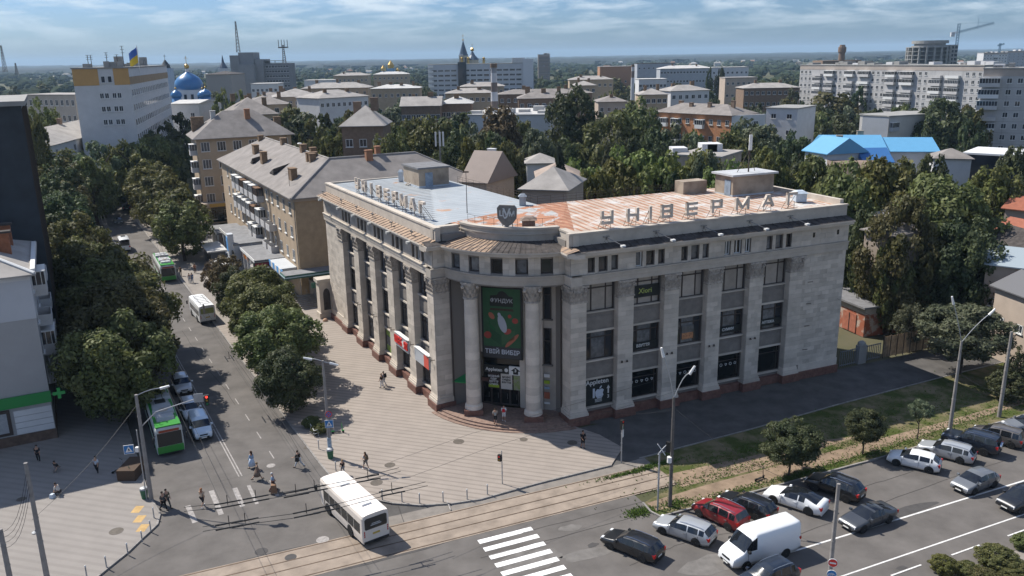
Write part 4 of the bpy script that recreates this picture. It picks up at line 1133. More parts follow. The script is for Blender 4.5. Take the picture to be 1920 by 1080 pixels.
SPEC={'wagon':dict(L=4.75,W=1.82,wb=(.93,3.72),r=.33,belt=.93,top=[(0,.5),(.05,.66),(.3,.76),(1.3,.95),(2.0,1.39),(2.6,1.47),(3.9,1.45),(4.3,1.39),(4.68,.99),(4.75,.82)],ws=(1.3,2.0),rw=(4.3,4.68),pil=(2.95,3.85),zlo=.2,th=.78,rails=True),'hatch':dict(L=4.36,W=1.82,wb=(.88,3.53),r=.33,belt=.96,top=[(0,.5),(.06,.68),(.3,.8),(1.08,.99),(1.85,1.4),(2.4,1.48),(3.45,1.43),(3.75,1.35),(4.22,1.02),(4.36,.8)],ws=(1.08,1.85),rw=(3.75,4.22),pil=(2.65,3.55),zlo=.2,th=.76),'coupe':dict(L=4.87,W=1.85,wb=(.95,3.8),r=.34,belt=.93,top=[(0,.48),(.06,.64),(.35,.76),(1.4,.95),(2.2,1.37),(2.75,1.44),(3.3,1.40),(4.2,1.08),(4.78,1.0),(4.87,.8)],ws=(1.4,2.2),rw=(3.3,4.2),pil=(2.95,3.75),zlo=.2,th=.74,sunroof=(2.55,3.1)),'liftback':dict(L=4.97,W=1.96,wb=(1.0,3.95),r=.36,belt=.95,top=[(0,.5),(.08,.66),(.4,.76),(1.4,.97),(2.25,1.38),(2.9,1.45),(3.55,1.38),(4.5,1.09),(4.9,1.02),(4.97,.8)],ws=(1.4,4.5),rw=(9,9),pil=(3.0,3.95),zlo=.2,th=.74),'suv':dict(L=4.65,W=1.9,wb=(.92,3.65),r=.37,belt=1.05,top=[(0,.6),(.06,.82),(.3,.95),(1.2,1.08),(1.85,1.56),(2.4,1.67),(3.7,1.63),(4.1,1.55),(4.5,1.12),(4.65,.9)],ws=(1.2,1.85),rw=(4.1,4.5),pil=(2.75,3.65),zlo=.28,th=.78,rails=True),'mpv':dict(L=4.5,W=1.83,wb=(.88,3.65),r=.34,belt=1.0,top=[(0,.55),(.06,.74),(.3,.86),(1.0,1.06),(1.75,1.55),(2.3,1.66),(3.85,1.62),(4.15,1.55),(4.42,1.08),(4.5,.85)],ws=(1.0,1.75),rw=(4.15,4.42),pil=(2.65,3.6),zlo=.24,th=.82,rails=True),'offroad':dict(L=4.85,W=1.95,wb=(.95,3.75),r=.4,belt=1.2,top=[(0,.7),(.05,1.0),(.3,1.12),(1.4,1.2),(1.95,1.75),(2.4,1.85),(4.3,1.83),(4.6,1.76),(4.75,1.2),(4.85,.9)],ws=(1.4,1.95),rw=(4.6,4.75),pil=(2.8,3.75),zlo=.35,th=.84,rails=True),'van':dict(L=6.2,W=2.0,wb=(1.1,4.75),r=.36,belt=1.42,top=[(0,.6),(.05,.95),(.2,1.12),(.95,1.42),(1.6,2.3),(2.1,2.58),(6.05,2.62),(6.15,2.55),(6.2,.7)],ws=(.95,1.6),rw=(9,9),pil=(),zlo=.3,th=.9,side=(1.15,2.05)),'minivan':dict(L=4.5,W=1.83,wb=(.9,3.75),r=.34,belt=1.12,top=[(0,.55),(.05,.8),(.25,.95),(1.05,1.16),(1.7,1.68),(2.2,1.84),(4.3,1.82),(4.45,1.72),(4.5,.7)],ws=(1.05,1.7),rw=(9,9),pil=(),zlo=.25,th=.88,side=(1.3,2.4)),'minibus':dict(L=6.3,W=2.05,wb=(1.1,4.6),r=.36,belt=1.3,top=[(0,.6),(.05,.95),(.2,1.12),(.8,1.35),(1.5,2.35),(2.0,2.66),(6.1,2.68),(6.22,2.58),(6.28,1.4),(6.3,.7)],ws=(.8,1.5),rw=(6.22,6.28),pil=(2.3,3.4,4.5,5.5),zlo=.3,th=.92),}
def car(kind,pm,label,cat,group=None,rim=M_rim,roofm=None,name='parked_car'):
 S=SPEC[kind];L,W=S['L'],S['W'];hw=W/2
 root=thing(name,label,cat,(0,0,0),group)
 ws,rw,belt,th=S['ws'],S['rw'],S['belt'],S['th']
 side=S.get('side',(ws[0]+.12,(rw[0]if rw[0]<9 else S['top'][-4][0])+.0))
 xs=sorted(set([round(p[0],3)for p in S['top']]+[round(q,3)for p in S['pil']for q in(p-.045,p+.045)]+[round(L*i/16,3)for i in range(17)]+[round(v,3)for v in(ws[0],ws[1],rw[0],rw[1],side[0],side[1])if v<L]))
 xs=[x for i,x in enumerate(xs)if i==0 or x-xs[i-1]>.012]
 def plan(x):
  f=1.0
  if x<.9:f-=.16*((.9-x)/.9)**2.2
  if x>L-.8:f-=.10*((x-L+.8)/.8)**2.2
  return hw*f
 secs=[]
 for x in xs:
  t=interp(S['top'],x);w=plan(x)
  zlo=S['zlo']+(.12*((.5-x)/.5)if x<.5 else 0)+(.12*((x-L+.4)/.4)if x>L-.4 else 0)
  bl=min(belt+.05*x/L,t-.04)
  g=max(0.0,t-bl)
  k=min(1.0,g/.35)
  w4=w*(lerp(.86,th,k));w5=w*lerp(.6,th*.82,k)
  z4=bl+g*lerp(.55,.86,k);z3=bl
  mid=(zlo+bl)/2
  secs.append([(w*.93,zlo),(w*.99,lerp(zlo,bl,.28)),(w,lerp(zlo,bl,.62)),(w*.965,z3),(w4,z4),(w5,t-.012),(0,t)])
 n=7
 body=LB();glass={'windscreen':LB(),'rear_window':LB()};sides={}
 roof=LB()
 for i in range(len(xs)-1):
  x0,x1=xs[i],xs[i+1];xm=(x0+x1)/2
  for s in(1,-1):
   for j in range(n-1):
    q=[(L/2-x0,s*secs[i][j][0],secs[i][j][1]),(L/2-x1,s*secs[i+1][j][0],secs[i+1][j][1]),(L/2-x1,s*secs[i+1][j+1][0],secs[i+1][j+1][1]),(L/2-x0,s*secs[i][j+1][0],secs[i][j+1][1])]
    tgt=body
    high=min(secs[i][6][1]-secs[i][3][1],secs[i+1][6][1]-secs[i+1][3][1])
    if j==3 and side[0]<xm<side[1]and high>.1 and not any(abs(xm-p)<.046 for p in S['pil']):
     pi=sum(1 for p in S['pil']if xm>p);tgt=sides.setdefault((s,pi),LB())
    elif j>=4 and ws[0]<xm<ws[1]:tgt=glass['windscreen']
    elif j>=4 and rw[0]<xm<rw[1]:tgt=glass['rear_window']
    elif j>=4 and 'sunroof' in S and S['sunroof'][0]<xm<S['sunroof'][1]:tgt=glass.setdefault('sunroof',LB())
    tgt.add(q,((0,1,2,3),))
 for i,x in((0,xs[0]),(len(xs)-1,xs[-1])):
  body.poly([(L/2-x,p[0],p[1])for p in secs[i]]+[(L/2-x,-p[0],p[1])for p in reversed(secs[i][:-1])])
 body.poly([(L/2-xs[k],s*secs[k][0][0],secs[k][0][1])for s,ks in((1,range(len(xs))),(-1,range(len(xs)-1,-1,-1)))for k in ks])
 bo=body.make('body',pm,root,True)
 for k,lb in glass.items():
  if lb.v:lb.make(k,M_carglass,root,True)
 for k,lb in sides.items():lb.make('side_window',M_carglass,root,True)
 r=S['r']
 for x in S['wb']:
  for s in(1,-1):
   tr=LB();y=s*(plan(x)+.004);c=L/2-x
   pts=[(c+r*1.17*math.cos(a),r+r*1.17*math.sin(a))for a in[math.pi*(1.12-1.24*i/12)for i in range(13)]]
   tr.add([(px,y,max(S['zlo']-.02,pz))for px,pz in pts]+[(px,y-s*.25,max(S['zlo']-.02,pz))for px,pz in pts],[tuple(range(13)),tuple(range(25,12,-1))]+[(i,i+1,14+i,13+i)for i in range(12)])
   tr.make('wheel_arch',M_trim,root)
 for x in S['wb']:
  for s in(1,-1):add_wheel(root,L/2-x,s*(plan(x)-.085),r,.22,rim)
 zb=S['zlo']
 b=LB();b.box(L/2-.1,L/2+.012,-hw*.55,hw*.55,zb+.12,zb+.3);b.make('front_intake',M_trim,root)
 gz=interp(S['top'],.05)
 b=LB();b.box(L/2-.12,L/2+.006,-hw*.4,hw*.4,gz-.14,gz-.02);b.make('grille',M_trim,root)
 for s in(1,-1):
  b=LB();b.taper(L/2-.42,L/2-.03,min(s*hw*.5,s*hw*.86),max(s*hw*.5,s*hw*.86),gz-.1,gz+.07,.06,.02);b.make('headlight',M_lamp,root)
  hz=belt-.12
  b=LB();b.box(-L/2-.006,-L/2+.22,min(s*hw*.66,s*hw*.925),max(s*hw*.66,s*hw*.925),hz-.16,hz+.1);b.make('tail_light',M_tail,root)
  b=LB();mx=L/2-side[0]-.1;b.taper(mx-.1,mx+.1,min(s*(hw-.03),s*(hw+.2)),max(s*(hw-.03),s*(hw+.2)),belt-.02,belt+.14,.02,.02);b.make('wing_mirror',pm if kind not in('van','minibus')else M_trim,root)
  y=s*(hw+.003)
  for p in[side[0]+.1]+[q for q in S['pil']][:2]:
   b=LB();b.box(L/2-p-.008,L/2-p+.008,y-.03,y+.004,zb+.15,belt-.06);b.make('door_seam',M_trim,root)
  if kind not in('van','minibus'):
   for p in[q for q in S['pil']][:2]or[2.2]:
    h=LB();h.box(L/2-p+.1,L/2-p+.3,y-.02,y+.025,belt-.17,belt-.13);h.make('door_handle',M_chrome if pm.name.endswith(('silver','red'))else pm,root)
  if S.get('rails'):
   h=LB();a,c=ws[1]+.25,rw[0]-.1;yy=s*hw*th*.84
   h.path([(L/2-x,yy,interp(S['top'],x)+.05)for x in np.linspace(a,c,5)],.022,5);h.make('roof_rail',M_chrome,root)
 b=LB();b.box(L/2+.004,L/2+.016,-.26,.26,zb+.14,zb+.25);b.make('number_plate',M_plate,root)
 b=LB();b.box(-L/2-.016,-L/2-.004,-.26,.26,zb+.32,zb+.43);b.make('number_plate',M_plate,root)
 b=LB();b.box(-L/2-.008,-L/2+.1,-hw*.8,hw*.8,zb+.02,zb+.22);b.make('rear_bumper',M_trim if kind not in('liftback',)else pm,root)
 root['L']=L;root['W']=W
 return root
def place_wheels(root,kind,f,r,near):
 """stand a car on two photographed wheel contact points of its near side (front, rear)"""
 S=SPEC[kind];a,b=G(*f),G(*r)
 d=(a-b);d.z=0;d.normalize()
 left=Vector((-d.y,d.x,0))
 s=1 if near=='L' else-1
 mid=(a+b)/2-left*s*(S['W']/2-.08)
 cx=S['L']/2-sum(S['wb'])/2
 root.location=mid-d*cx;root.location.z=0
 root.rotation_euler=(0,0,math.atan2(d.y,d.x))
 return(a-b).length
def place_at(root,p,ang,z=0.0):
 root.location=(p[0],p[1],z);root.rotation_euler=(0,0,ang)
AV=math.atan2(TR[1],TR[0])
STH=math.atan2(-TL[1],-TL[0])
BLACK=paint('black',(.008,.009,.011));SILVER=paint('silver',(.42,.44,.46),.35);RED=paint('red',(.22,.012,.016));WHITE=paint('white',(.72,.73,.73),0,.5)
GREY=paint('gunmetal',(.06,.065,.072),.3);DBLUE=paint('dark_blue',(.012,.018,.03));MIDGREY=paint('mid_grey',(.17,.18,.19),.3);BRONZE=paint('bronze_grey',(.13,.12,.11),.3)
PK='cars parked nose-in along the strip beside the tram tracks'
LN='cars driving along the avenue'
lens=[]
c=car('wagon',BLACK,'black estate car with silver roof rails rolling past the zebra crossing','car',name='estate_car');lens.append(place_wheels(c,'wagon',(1141.7,1029),(1205,1055),'L'))
c=car('wagon',SILVER,'silver estate car parked nose-in beside the two poles at the end of the strip','car',PK,name='estate_car');lens.append(place_wheels(c,'wagon',(1239,1001),(1307.5,1025),'L'))
c=car('mpv',RED,'dark red people carrier parked between the silver and the black estate','car',PK,name='people_carrier');lens.append(place_wheels(c,'mpv',(1307,967),(1369,997),'L'))
c=car('wagon',BLACK,'black estate parked between the red people carrier and the white fastback','car',PK,name='estate_car');lens.append(place_wheels(c,'wagon',(1359,953),(1418,977),'L'))
c=car('liftback',WHITE,'white fastback with an all-dark glass roof parked between two black cars','car',PK,rim=M_rim_dark,name='fastback_car');lens.append(place_wheels(c,'liftback',(1447,943),(1518,967),'L'))
c=car('suv',BLACK,'black crossover parked at the right end of the first row under the small tree','car',PK,name='crossover_car');lens.append(place_wheels(c,'suv',(1526,921),(1584,942),'L'))
c=car('coupe',GREY,'dark grey four-door coupe with a sunroof driving behind the white van','car',LN,name='saloon_car');lens.append(place_wheels(c,'coupe',(1611,1002),(1672,979),'L'))
c=car('van',WHITE,'white high-roof delivery van driving along the avenue, the largest vehicle there','van',LN,name='delivery_van');lens.append(place_wheels(c,'van',(1391,1071),(1478,1043),'L'))
c=car('suv',DBLUE,'dark blue car cut off by the bottom edge in front of the white van','car',LN,name='crossover_car');place_at(c,G(1438,1098),AV+math.pi+.1)
c=car('hatch',WHITE,'white hatchback parked nose-in at the left of the second row','car',PK,name='hatchback_car');lens.append(place_wheels(c,'hatch',(1678,873),(1743,888),'L'))
c=car('wagon',SILVER,'silver estate car parked behind the white hatchback in the second row','car',PK,name='estate_car');lens.append(place_wheels(c,'wagon',(1736,853),(1800,870),'L'))
c=car('offroad',DBLUE,'big dark blue off-road car with a spare wheel on its tail','car',PK,name='offroad_car');lens.append(place_wheels(c,'offroad',(1782,838),(1843,855),'L'))
b=LB();b.lathe([(.34,-.1),(.38,-.06),(.38,.06),(.34,.1),(.03,.1)],18)
sp=b.make('spare_wheel',M_chrome,c);sp.location=(-2.5,0,1.05);sp.rotation_euler=(0,math.pi/2,0)
c=car('mpv',BRONZE,'bronze grey people carrier parked beyond the big off-road car','car',PK,name='people_carrier');lens.append(place_wheels(c,'mpv',(1838,826),(1890,840),'L'))
c=car('wagon',MIDGREY,'grey-blue car at the right edge below the leaning concrete pole','car',PK,name='estate_car');place_at(c,G(1928,806),AV+math.pi-.35)
c=car('hatch',MIDGREY,'grey hatchback driving towards the junction in the lane nearest the parked cars','car',LN,name='hatchback_car');lens.append(place_wheels(c,'hatch',(1822,930),(1866,913),'L'))
c=car('mpv',BLACK,'black people carrier driving at the right edge behind the grey hatchback','car',LN,name='people_carrier');place_at(c,G(1917,948),AV+math.pi)
print('wheelbases',[round(x,2)for x in lens])
ST='cars on the tree-lined street'
c=car('suv',paint('pale_silver',(.42,.43,.44),.3),'silver crossover waiting behind the pale cars in the street','car',ST,name='crossover_car');place_at(c,G(342,730),STH)
c=car('wagon',paint('pale_blue_grey',(.5,.53,.56),.15),'pale saloon hidden behind the silver-blue van at the crossing','car',ST,name='saloon_car');place_at(c,G(357,776),STH)
c=car('minivan',paint('ice_blue',(.45,.53,.6),.2),'ice-blue small van first in the queue at the crossing','van',ST,name='small_van');place_at(c,G(377,812),STH)
c=car('minibus',WHITE,'white van with a roof hatch driving away up the street','van',ST,name='delivery_van');place_at(c,G(234,468),STH+math.pi)
b=LB();b.box(-.2,.9,-.4,.4,2.68,2.75);b.make('roof_hatch',M_trim,c)
c=car('coupe',GREY,'dark saloon driving towards the junction ahead of the far cars','car',ST,name='saloon_car');place_at(c,G(222,418),STH)
c=car('hatch',SILVER,'silver car far up the street on its left side','car',ST,name='hatchback_car');place_at(c,G(210,391),STH)
c=car('hatch',BLACK,'black car far up the street beside the tree on its right','car',ST,name='hatchback_car');place_at(c,G(237,393),STH+math.pi)
c=car('wagon',DBLUE,'dark car half hidden behind the big trees on the left kerb','car',ST,name='estate_car');place_at(c,G(278,527),STH)
c=car('minivan',WHITE,'small white van parked on the pavement beside the shop arcade','van',name='small_van');place_at(c,G(428,491),STH+.15,PZ)
# buses
M_busglass=mat('bus_glass',(.02,.022,.022),.08,spec=.6)
def bus(name,label,cat,L,W,H,pm,roofm,wx,windows=(1.15,2.1),rear=None,front=None,group=None,lower=None,r=.46):
 root=thing(name,label,cat,(0,0,0),group);hw=W/2
 b=LB();zl,zs=.35,H-.28
 prof=[(hw*.97,zl),(hw,.8),(hw,windows[0]),(hw*.985,windows[1]),(hw*.97,zs),(hw*.9,H-.08),(hw*.6,H-.01),(0,H)]
 xs=[L/2,L/2-.12,L/2-.5]+[L/2-.5-(L-.9)*i/8 for i in range(1,9)]+[-L/2+.1,-L/2]
 sc=[.93,.985,1]+[1]*8+[.99,.95]
 secs=[[(x,p[0]*k,p[1]-(H-p[1]<.3)*(.1 if k<.94 else 0))for p in prof]for x,k in zip(xs,sc)]
 for a,c in zip(secs,secs[1:]):
  for s in(1,-1):
   for j in range(len(prof)-1):
    q=[(p[0],s*p[1],p[2])for p in(a[j],c[j],c[j+1],a[j+1])]
    b.add(q,((0,1,2,3),),1 if j>=5 else 0)
 for s in(secs[0],secs[-1]):
  b.poly([p for p in s]+[(p[0],-p[1],p[2])for p in reversed(s[:-1])])
 b.poly([(x,s*prof[0][0]*k,zl)for s,ks in((1,list(zip(xs,sc))),(-1,list(zip(xs,sc))[::-1]))for x,k in ks])
 b.make('body',[pm,roofm],root)
 n=max(4,round(L/1.35));x0,x1=L/2-.75,-L/2+.35
 for s in(1,-1):
  for i in range(n):
   a,c=x0+(x1-x0)*i/n-.035,x0+(x1-x0)*(i+1)/n+.035
   g=LB();y=s*(hw+.006)
   g.add([(a,y,windows[0]+.03),(c,y,windows[0]+.03),(c,y-s*.015,windows[1]),(a,y-s*.015,windows[1]),(a,y-s*.05,windows[0]+.03),(c,y-s*.05,windows[0]+.03),(c,y-s*.06,windows[1]),(a,y-s*.06,windows[1])],((0,1,2,3),(0,1,5,4),(1,2,6,5),(2,3,7,6),(3,0,4,7)))
   g.make('side_window',M_busglass,root)
  if lower:
   g=LB();g.box(-L/2+.15,L/2-.2,min(s*(hw+.002),s*(hw-.02)),max(s*(hw+.002),s*(hw-.02)),.42,.62);g.make('side_stripe',lower,root)
  for k,(x,m,z)in enumerate(((L/2-.02,M_lamp,.72),(-L/2+.02,M_tail,.95))):
   e=1 if k==0 else-1
   for dz in(0,.18,.36)if k else(0,):
    g=LB();g.box(min(x,x+e*.03),max(x,x+e*.03),min(s*hw*.72,s*hw*.84)if k==0 else min(s*hw*.8,s*hw*.88),max(s*hw*.72,s*hw*.84)if k==0 else max(s*hw*.8,s*hw*.88),z+dz-.08,z+dz+.06);g.make('headlight' if k==0 else 'tail_light',m,root)
  g=LB();g.tube((L/2-.1,s*hw*.95,windows[1]+.1),(L/2+.25,s*(hw+.2),windows[1]),.03,n=5);g.box(L/2+.18,L/2+.3,min(s*(hw+.1),s*(hw+.3)),max(s*(hw+.1),s*(hw+.3)),windows[1]-.5,windows[1]);g.make('wing_mirror',M_trim,root)
 fz=front or(1.0,H-.45)
 g=LB();g.box(L/2-.05,L/2+.015,-hw*.86,hw*.86,*fz);g.make('windscreen',M_busglass,root)
 rz=rear or(1.5,H-.4)
 g=LB();pts=[(-hw*.74,rz[0]),(hw*.74,rz[0]),(hw*.8,rz[0]+.1),(hw*.8,rz[1]-.1),(hw*.7,rz[1]),(-hw*.7,rz[1]),(-hw*.8,rz[1]-.1),(-hw*.8,rz[0]+.1)]
 g.add([(x,y,z)for x in(-L/2-.015,-L/2+.05)for y,z in pts],[tuple(range(8)),tuple(range(15,7,-1))]+[(i,(i+1)%8,8+(i+1)%8,8+i)for i in range(8)]);g.make('rear_window',M_busglass,root)
 for x in wx:
  for s in(1,-1):
   tr=LB();y=s*(hw+.003);pts=[(x+r*1.2*math.cos(a),r+r*1.2*math.sin(a))for a in[math.pi*(1.1-1.2*i/12)for i in range(13)]]
   tr.add([(px,y,max(.3,pz))for px,pz in pts]+[(px,y-s*.3,max(.3,pz))for px,pz in pts],[tuple(range(13)),tuple(range(25,12,-1))]+[(i,i+1,14+i,13+i)for i in range(12)])
   tr.make('wheel_arch',M_trim,root)
   add_wheel(root,x,s*(hw-.1),r,.28,M_rim_dark)
 g=LB();g.box(-L/2-.02,-L/2,-.3,.3,.95,1.1);g.make('number_plate',mat('yellow_plate',(.45,.32,.05),.5),root)
 g=LB();g.box(-L/2-.03,L/2+.02,-hw*.9,hw*.9,.3,.5);g.make('chassis',M_trim,root)
 return root
CREAM=mat('bus_cream',(.66,.60,.53),.45,spec=.4,noise=.05,scale=1)
CREAMROOF=mat('bus_cream_roof',(.76,.70,.65),.6,noise=.04,scale=1)
cb=bus('city_bus','cream city bus turning into the street, seen from behind','bus',7.9,2.34,2.72,CREAM,CREAMROOF,(2.35,-1.75),(1.05,1.95),rear=(1.45,2.4))
a,c_=G(681,1029),G(602,950)
d=(c_-a).normalized();lft=Vector((-d.y,d.x,0))
mid=(a+c_)/2-lft*1.17
place_at(cb,mid,math.atan2(d.y,d.x))
for x in(1.7,-2.2):
 g=LB();g.taper(x-.4,x+.4,-.42,.42,2.7,2.84,.04,.04);g.make('roof_hatch',M_frame_white,cb)
g=LB();g.box(-3.98,-3.968,-.45,.45,1.72,1.8);g.box(-3.98,-3.968,-.35,.35,1.85,1.92);g.make('rear_lettering',mat('bus_text',(.4,.4,.4),.6),cb)
g=LB();g.add([(.3,-1.17,1.0),(1.2,-1.17,1.0),(1.2,-1.17,2.0),(.3,-1.17,2.0)],((0,1,2,3),));
WB=mat('minibus_white',(.62,.62,.6),.45,noise=.05,scale=1)
mb2=bus('route_minibus','white route bus driving away up the street, with a green-yellow rear window','bus',7.0,2.25,2.75,WB,mat('minibus_roof',(.72,.73,.73),.5),(2.2,-1.6),(1.15,1.95),rear=(1.55,2.35))
place_at(mb2,G(381,596),STH+math.pi+.06)
for ch in mb2.children:
 if ch.name.startswith('rear_window'):ch.data.materials[0]=mat('lime_film',(.25,.27,.08),.4,noise=.3,scale=2)
for x in np.arange(-2.4,2.6,.9):
 g=LB();g.box(x-.02,x+.02,-.8,.8,2.75,2.79);g.make('roof_rib',M_steel,mb2)
for s in(-.55,.55):
 g=LB();g.box(-2.6,2.6,s-.02,s+.02,2.77,2.82);g.make('roof_rack',M_steel,mb2)
g=LB();g.box(-3.56,-3.52,.3,.55,1.6,3.0);g.make('rear_ladder',M_steel,mb2)
GREEN=mat('trolley_green',(.035,.24,.035),.4,spec=.4,coat=.3);PALE=mat('trolley_pale',(.48,.5,.48),.5)
def trolley(label,loc,ang):
 t=bus('trolleybus',label,'trolleybus',11.4,2.5,2.95,PALE,mat('trolley_roof',(.42,.43,.43),.7,noise=.2,scale=1),(3.0,-2.6),(1.25,2.2),front=(1.1,2.45),group='green trolleybuses on the street')
 place_at(t,loc,ang)
 g=LB();g.box(5.68,5.73,-1.16,1.16,.42,1.08);g.make('front_apron',GREEN,t)
 g=LB();g.box(4.3,5.55,-1.12,1.12,2.955,3.06);g.make('front_roof_panel',GREEN,t)
 for s in(1,-1):
  g=LB();g.box(-5.6,5.2,min(s*1.254,s*1.22),max(s*1.254,s*1.22),.42,.75);g.make('side_skirt',GREEN,t)
  g=LB();g.box(-5.6,4.2,min(s*1.1,s*.85),max(s*1.1,s*.85),2.92,3.0);g.make('roof_edge',GREEN,t)
 g=LB();g.box(5.715,5.74,-.9,.9,2.5,2.72);g.make('destination_display',mat('display_red',(.28,.05,.02),.6),t)
 for x,w,h in((3.3,.8,.28),(2.0,1.0,.34),(.6,.9,.3),(-.7,.6,.22),(-2.0,1.1,.36),(-3.6,1.0,.3)):
  g=LB();g.taper(x-.55,x+.55,-w,w,2.94,2.94+h,.06,.06);g.make('roof_unit',mat('roof_unit_grey',(.38,.39,.4),.6),t)
 g=LB();g.lathe([(.42,3.2),(.42,3.32),(.36,3.36),(.05,3.36)],14,(2.0,0,0));g.make('fan_cover',mat('fan_beige',(.36,.32,.27),.6),t)
 for s in(.3,-.3):
  g=LB();g.tube((-.8,s,3.15),(-6.9,s*1.1,5.45),.03,.02,n=5);g.make('trolley_pole',M_trim,t)
 g=LB();g.box(-1.3,-.3,-.5,.5,2.95,3.22);g.make('pole_base',M_trim,t)
 return t
d=-FL.t
trolley('green and white trolleybus stopped in the tree shade beside the crossing',G(322,852)-d*5.4,STH)
trolley('green trolleybus with white roof boxes driving down the sunlit street by the bus stop',G(318,529)-d*5.6,STH)
# trees: crowns of leaf clumps on limbed trunks
def leaf_mat(name,c1,c2,hue=0.3):
 m,nt,b=new_mat(name);N,L=nt.nodes,nt.links
 geo=N.new('ShaderNodeNewGeometry');oi=N.new('ShaderNodeObjectInfo')
 at=N.new('ShaderNodeAttribute');at.attribute_name='clump'
 mx=N.new('ShaderNodeMixRGB');mx.inputs[1].default_value=(*c1,1);mx.inputs[2].default_value=(*c2,1)
 L.new(at.outputs['Fac'],mx.inputs['Fac'])
 mr=N.new('ShaderNodeMapRange');mr.inputs['To Min'].default_value=.6;mr.inputs['To Max'].default_value=1.4
 L.new(geo.outputs['Random Per Island'],mr.inputs['Value'])
 m2=N.new('ShaderNodeMixRGB');m2.blend_type='MULTIPLY';m2.inputs['Fac'].default_value=1
 L.new(mx.outputs[0],m2.inputs[1]);L.new(mr.outputs[0],m2.inputs[2])
 hs=N.new('ShaderNodeHueSaturation')
 mh=N.new('ShaderNodeMapRange');mh.inputs['To Min'].default_value=.5-.035*hue/.3;mh.inputs['To Max'].default_value=.5+.035*hue/.3
 L.new(oi.outputs['Random'],mh.inputs['Value']);L.new(mh.outputs[0],hs.inputs['Hue']);L.new(m2.outputs[0],hs.inputs['Color'])
 mv=N.new('ShaderNodeMapRange');mv.inputs['To Min'].default_value=.75;mv.inputs['To Max'].default_value=1.2
 L.new(oi.outputs['Random'],mv.inputs['Value']);L.new(mv.outputs[0],hs.inputs['Value'])
 L.new(hs.outputs[0],b.inputs['Base Color'])
 b.inputs['Roughness'].default_value=.6;b.inputs['Specular IOR Level'].default_value=.25
 tr=N.new('ShaderNodeBsdfTranslucent');L.new(hs.outputs[0],tr.inputs['Color'])
 ms=N.new('ShaderNodeMixShader');ms.inputs['Fac'].default_value=.35
 out=[n for n in N if n.type=='OUTPUT_MATERIAL'][0]
 L.new(b.outputs[0],ms.inputs[1]);L.new(tr.outputs[0],ms.inputs[2]);L.new(ms.outputs[0],out.inputs['Surface'])
 return m
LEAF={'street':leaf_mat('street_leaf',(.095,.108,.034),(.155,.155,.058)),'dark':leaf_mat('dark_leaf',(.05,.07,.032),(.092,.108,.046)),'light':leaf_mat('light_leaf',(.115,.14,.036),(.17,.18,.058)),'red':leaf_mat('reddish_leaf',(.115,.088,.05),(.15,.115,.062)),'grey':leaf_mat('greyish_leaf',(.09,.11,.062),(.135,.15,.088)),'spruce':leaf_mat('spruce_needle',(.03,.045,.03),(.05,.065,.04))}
M_bark=mat('bark',(.07,.055,.042),.95,noise=.3,scale=3)
CROWN={}
def crown_mesh(kind,lm,seed,n_cl,n_lf,size):
 """unit crown: radius 1, height 0..1"""
 key=(kind,lm,seed,n_cl)
 if key in CROWN:return CROWN[key]
 r=np.random.RandomState(seed)
 cen=[];rad=[]
 while len(cen)<n_cl:
  p=r.uniform(-1,1,3)
  d=np.linalg.norm(p)
  if d>1 or d<.3:continue
  if d<.62 and r.rand()<.6:continue
  z=p[2]
  if kind=='round':w=1.0-.28*max(0,z)**2-.12*max(0,-z)
  elif kind=='tall':w=.95-.45*max(0,z)
  elif kind=='cone':w=max(.05,.95*(1-(z+1)/2)**.8)
  elif kind=='flat':w=1.0-.1*abs(z)
  else:w=1.0
  cen.append((p[0]*w,p[1]*w,z));rad.append(r.uniform(.16,.30)*(1 if kind!='cone' else .7))
 cen=np.array(cen);rad=np.array(rad)
 k=n_cl*n_lf
 ci=np.repeat(np.arange(n_cl),n_lf)
 u=r.normal(size=(k,3));u/=np.linalg.norm(u,axis=1)[:,None]
 out=cen[ci]/(np.linalg.norm(cen[ci],axis=1)[:,None]+1e-6)
 u=u+out*.55+np.array([0,0,.35]);u/=np.linalg.norm(u,axis=1)[:,None]
 pos=cen[ci]+u*(rad[ci]*r.uniform(.55,1.05,k))[:,None]
 nrm=u+r.normal(scale=.42,size=(k,3));nrm/=np.linalg.norm(nrm,axis=1)[:,None]
 a=np.cross(nrm,r.normal(size=(k,3)));a/=np.linalg.norm(a,axis=1)[:,None]
 b=np.cross(nrm,a)
 s=size*r.uniform(.6,1.3,k)[:,None]
 v=np.stack([pos-a*s,pos-b*s*.62,pos+a*s,pos+b*s*.62],1)
 v[:,2]+=nrm*s*.15
 v=v.reshape(-1,3);v[:,2]=(v[:,2]+1)/2
 me=bpy.data.meshes.new('crown');nf=k
 me.vertices.add(4*nf);me.vertices.foreach_set('co',v.ravel())
 me.loops.add(4*nf);me.loops.foreach_set('vertex_index',np.arange(4*nf))
 me.polygons.add(nf);me.polygons.foreach_set('loop_start',np.arange(0,4*nf,4));me.polygons.foreach_set('loop_total',np.full(nf,4))
 cl=r.rand(n_cl)[ci]
 at=me.attributes.new('clump','FLOAT','FACE');at.data.foreach_set('value',cl)
 me.materials.append(LEAF[lm]);me.update(calc_edges=True);me.validate()
 CROWN[key]=me
 return me
TRUNK={}
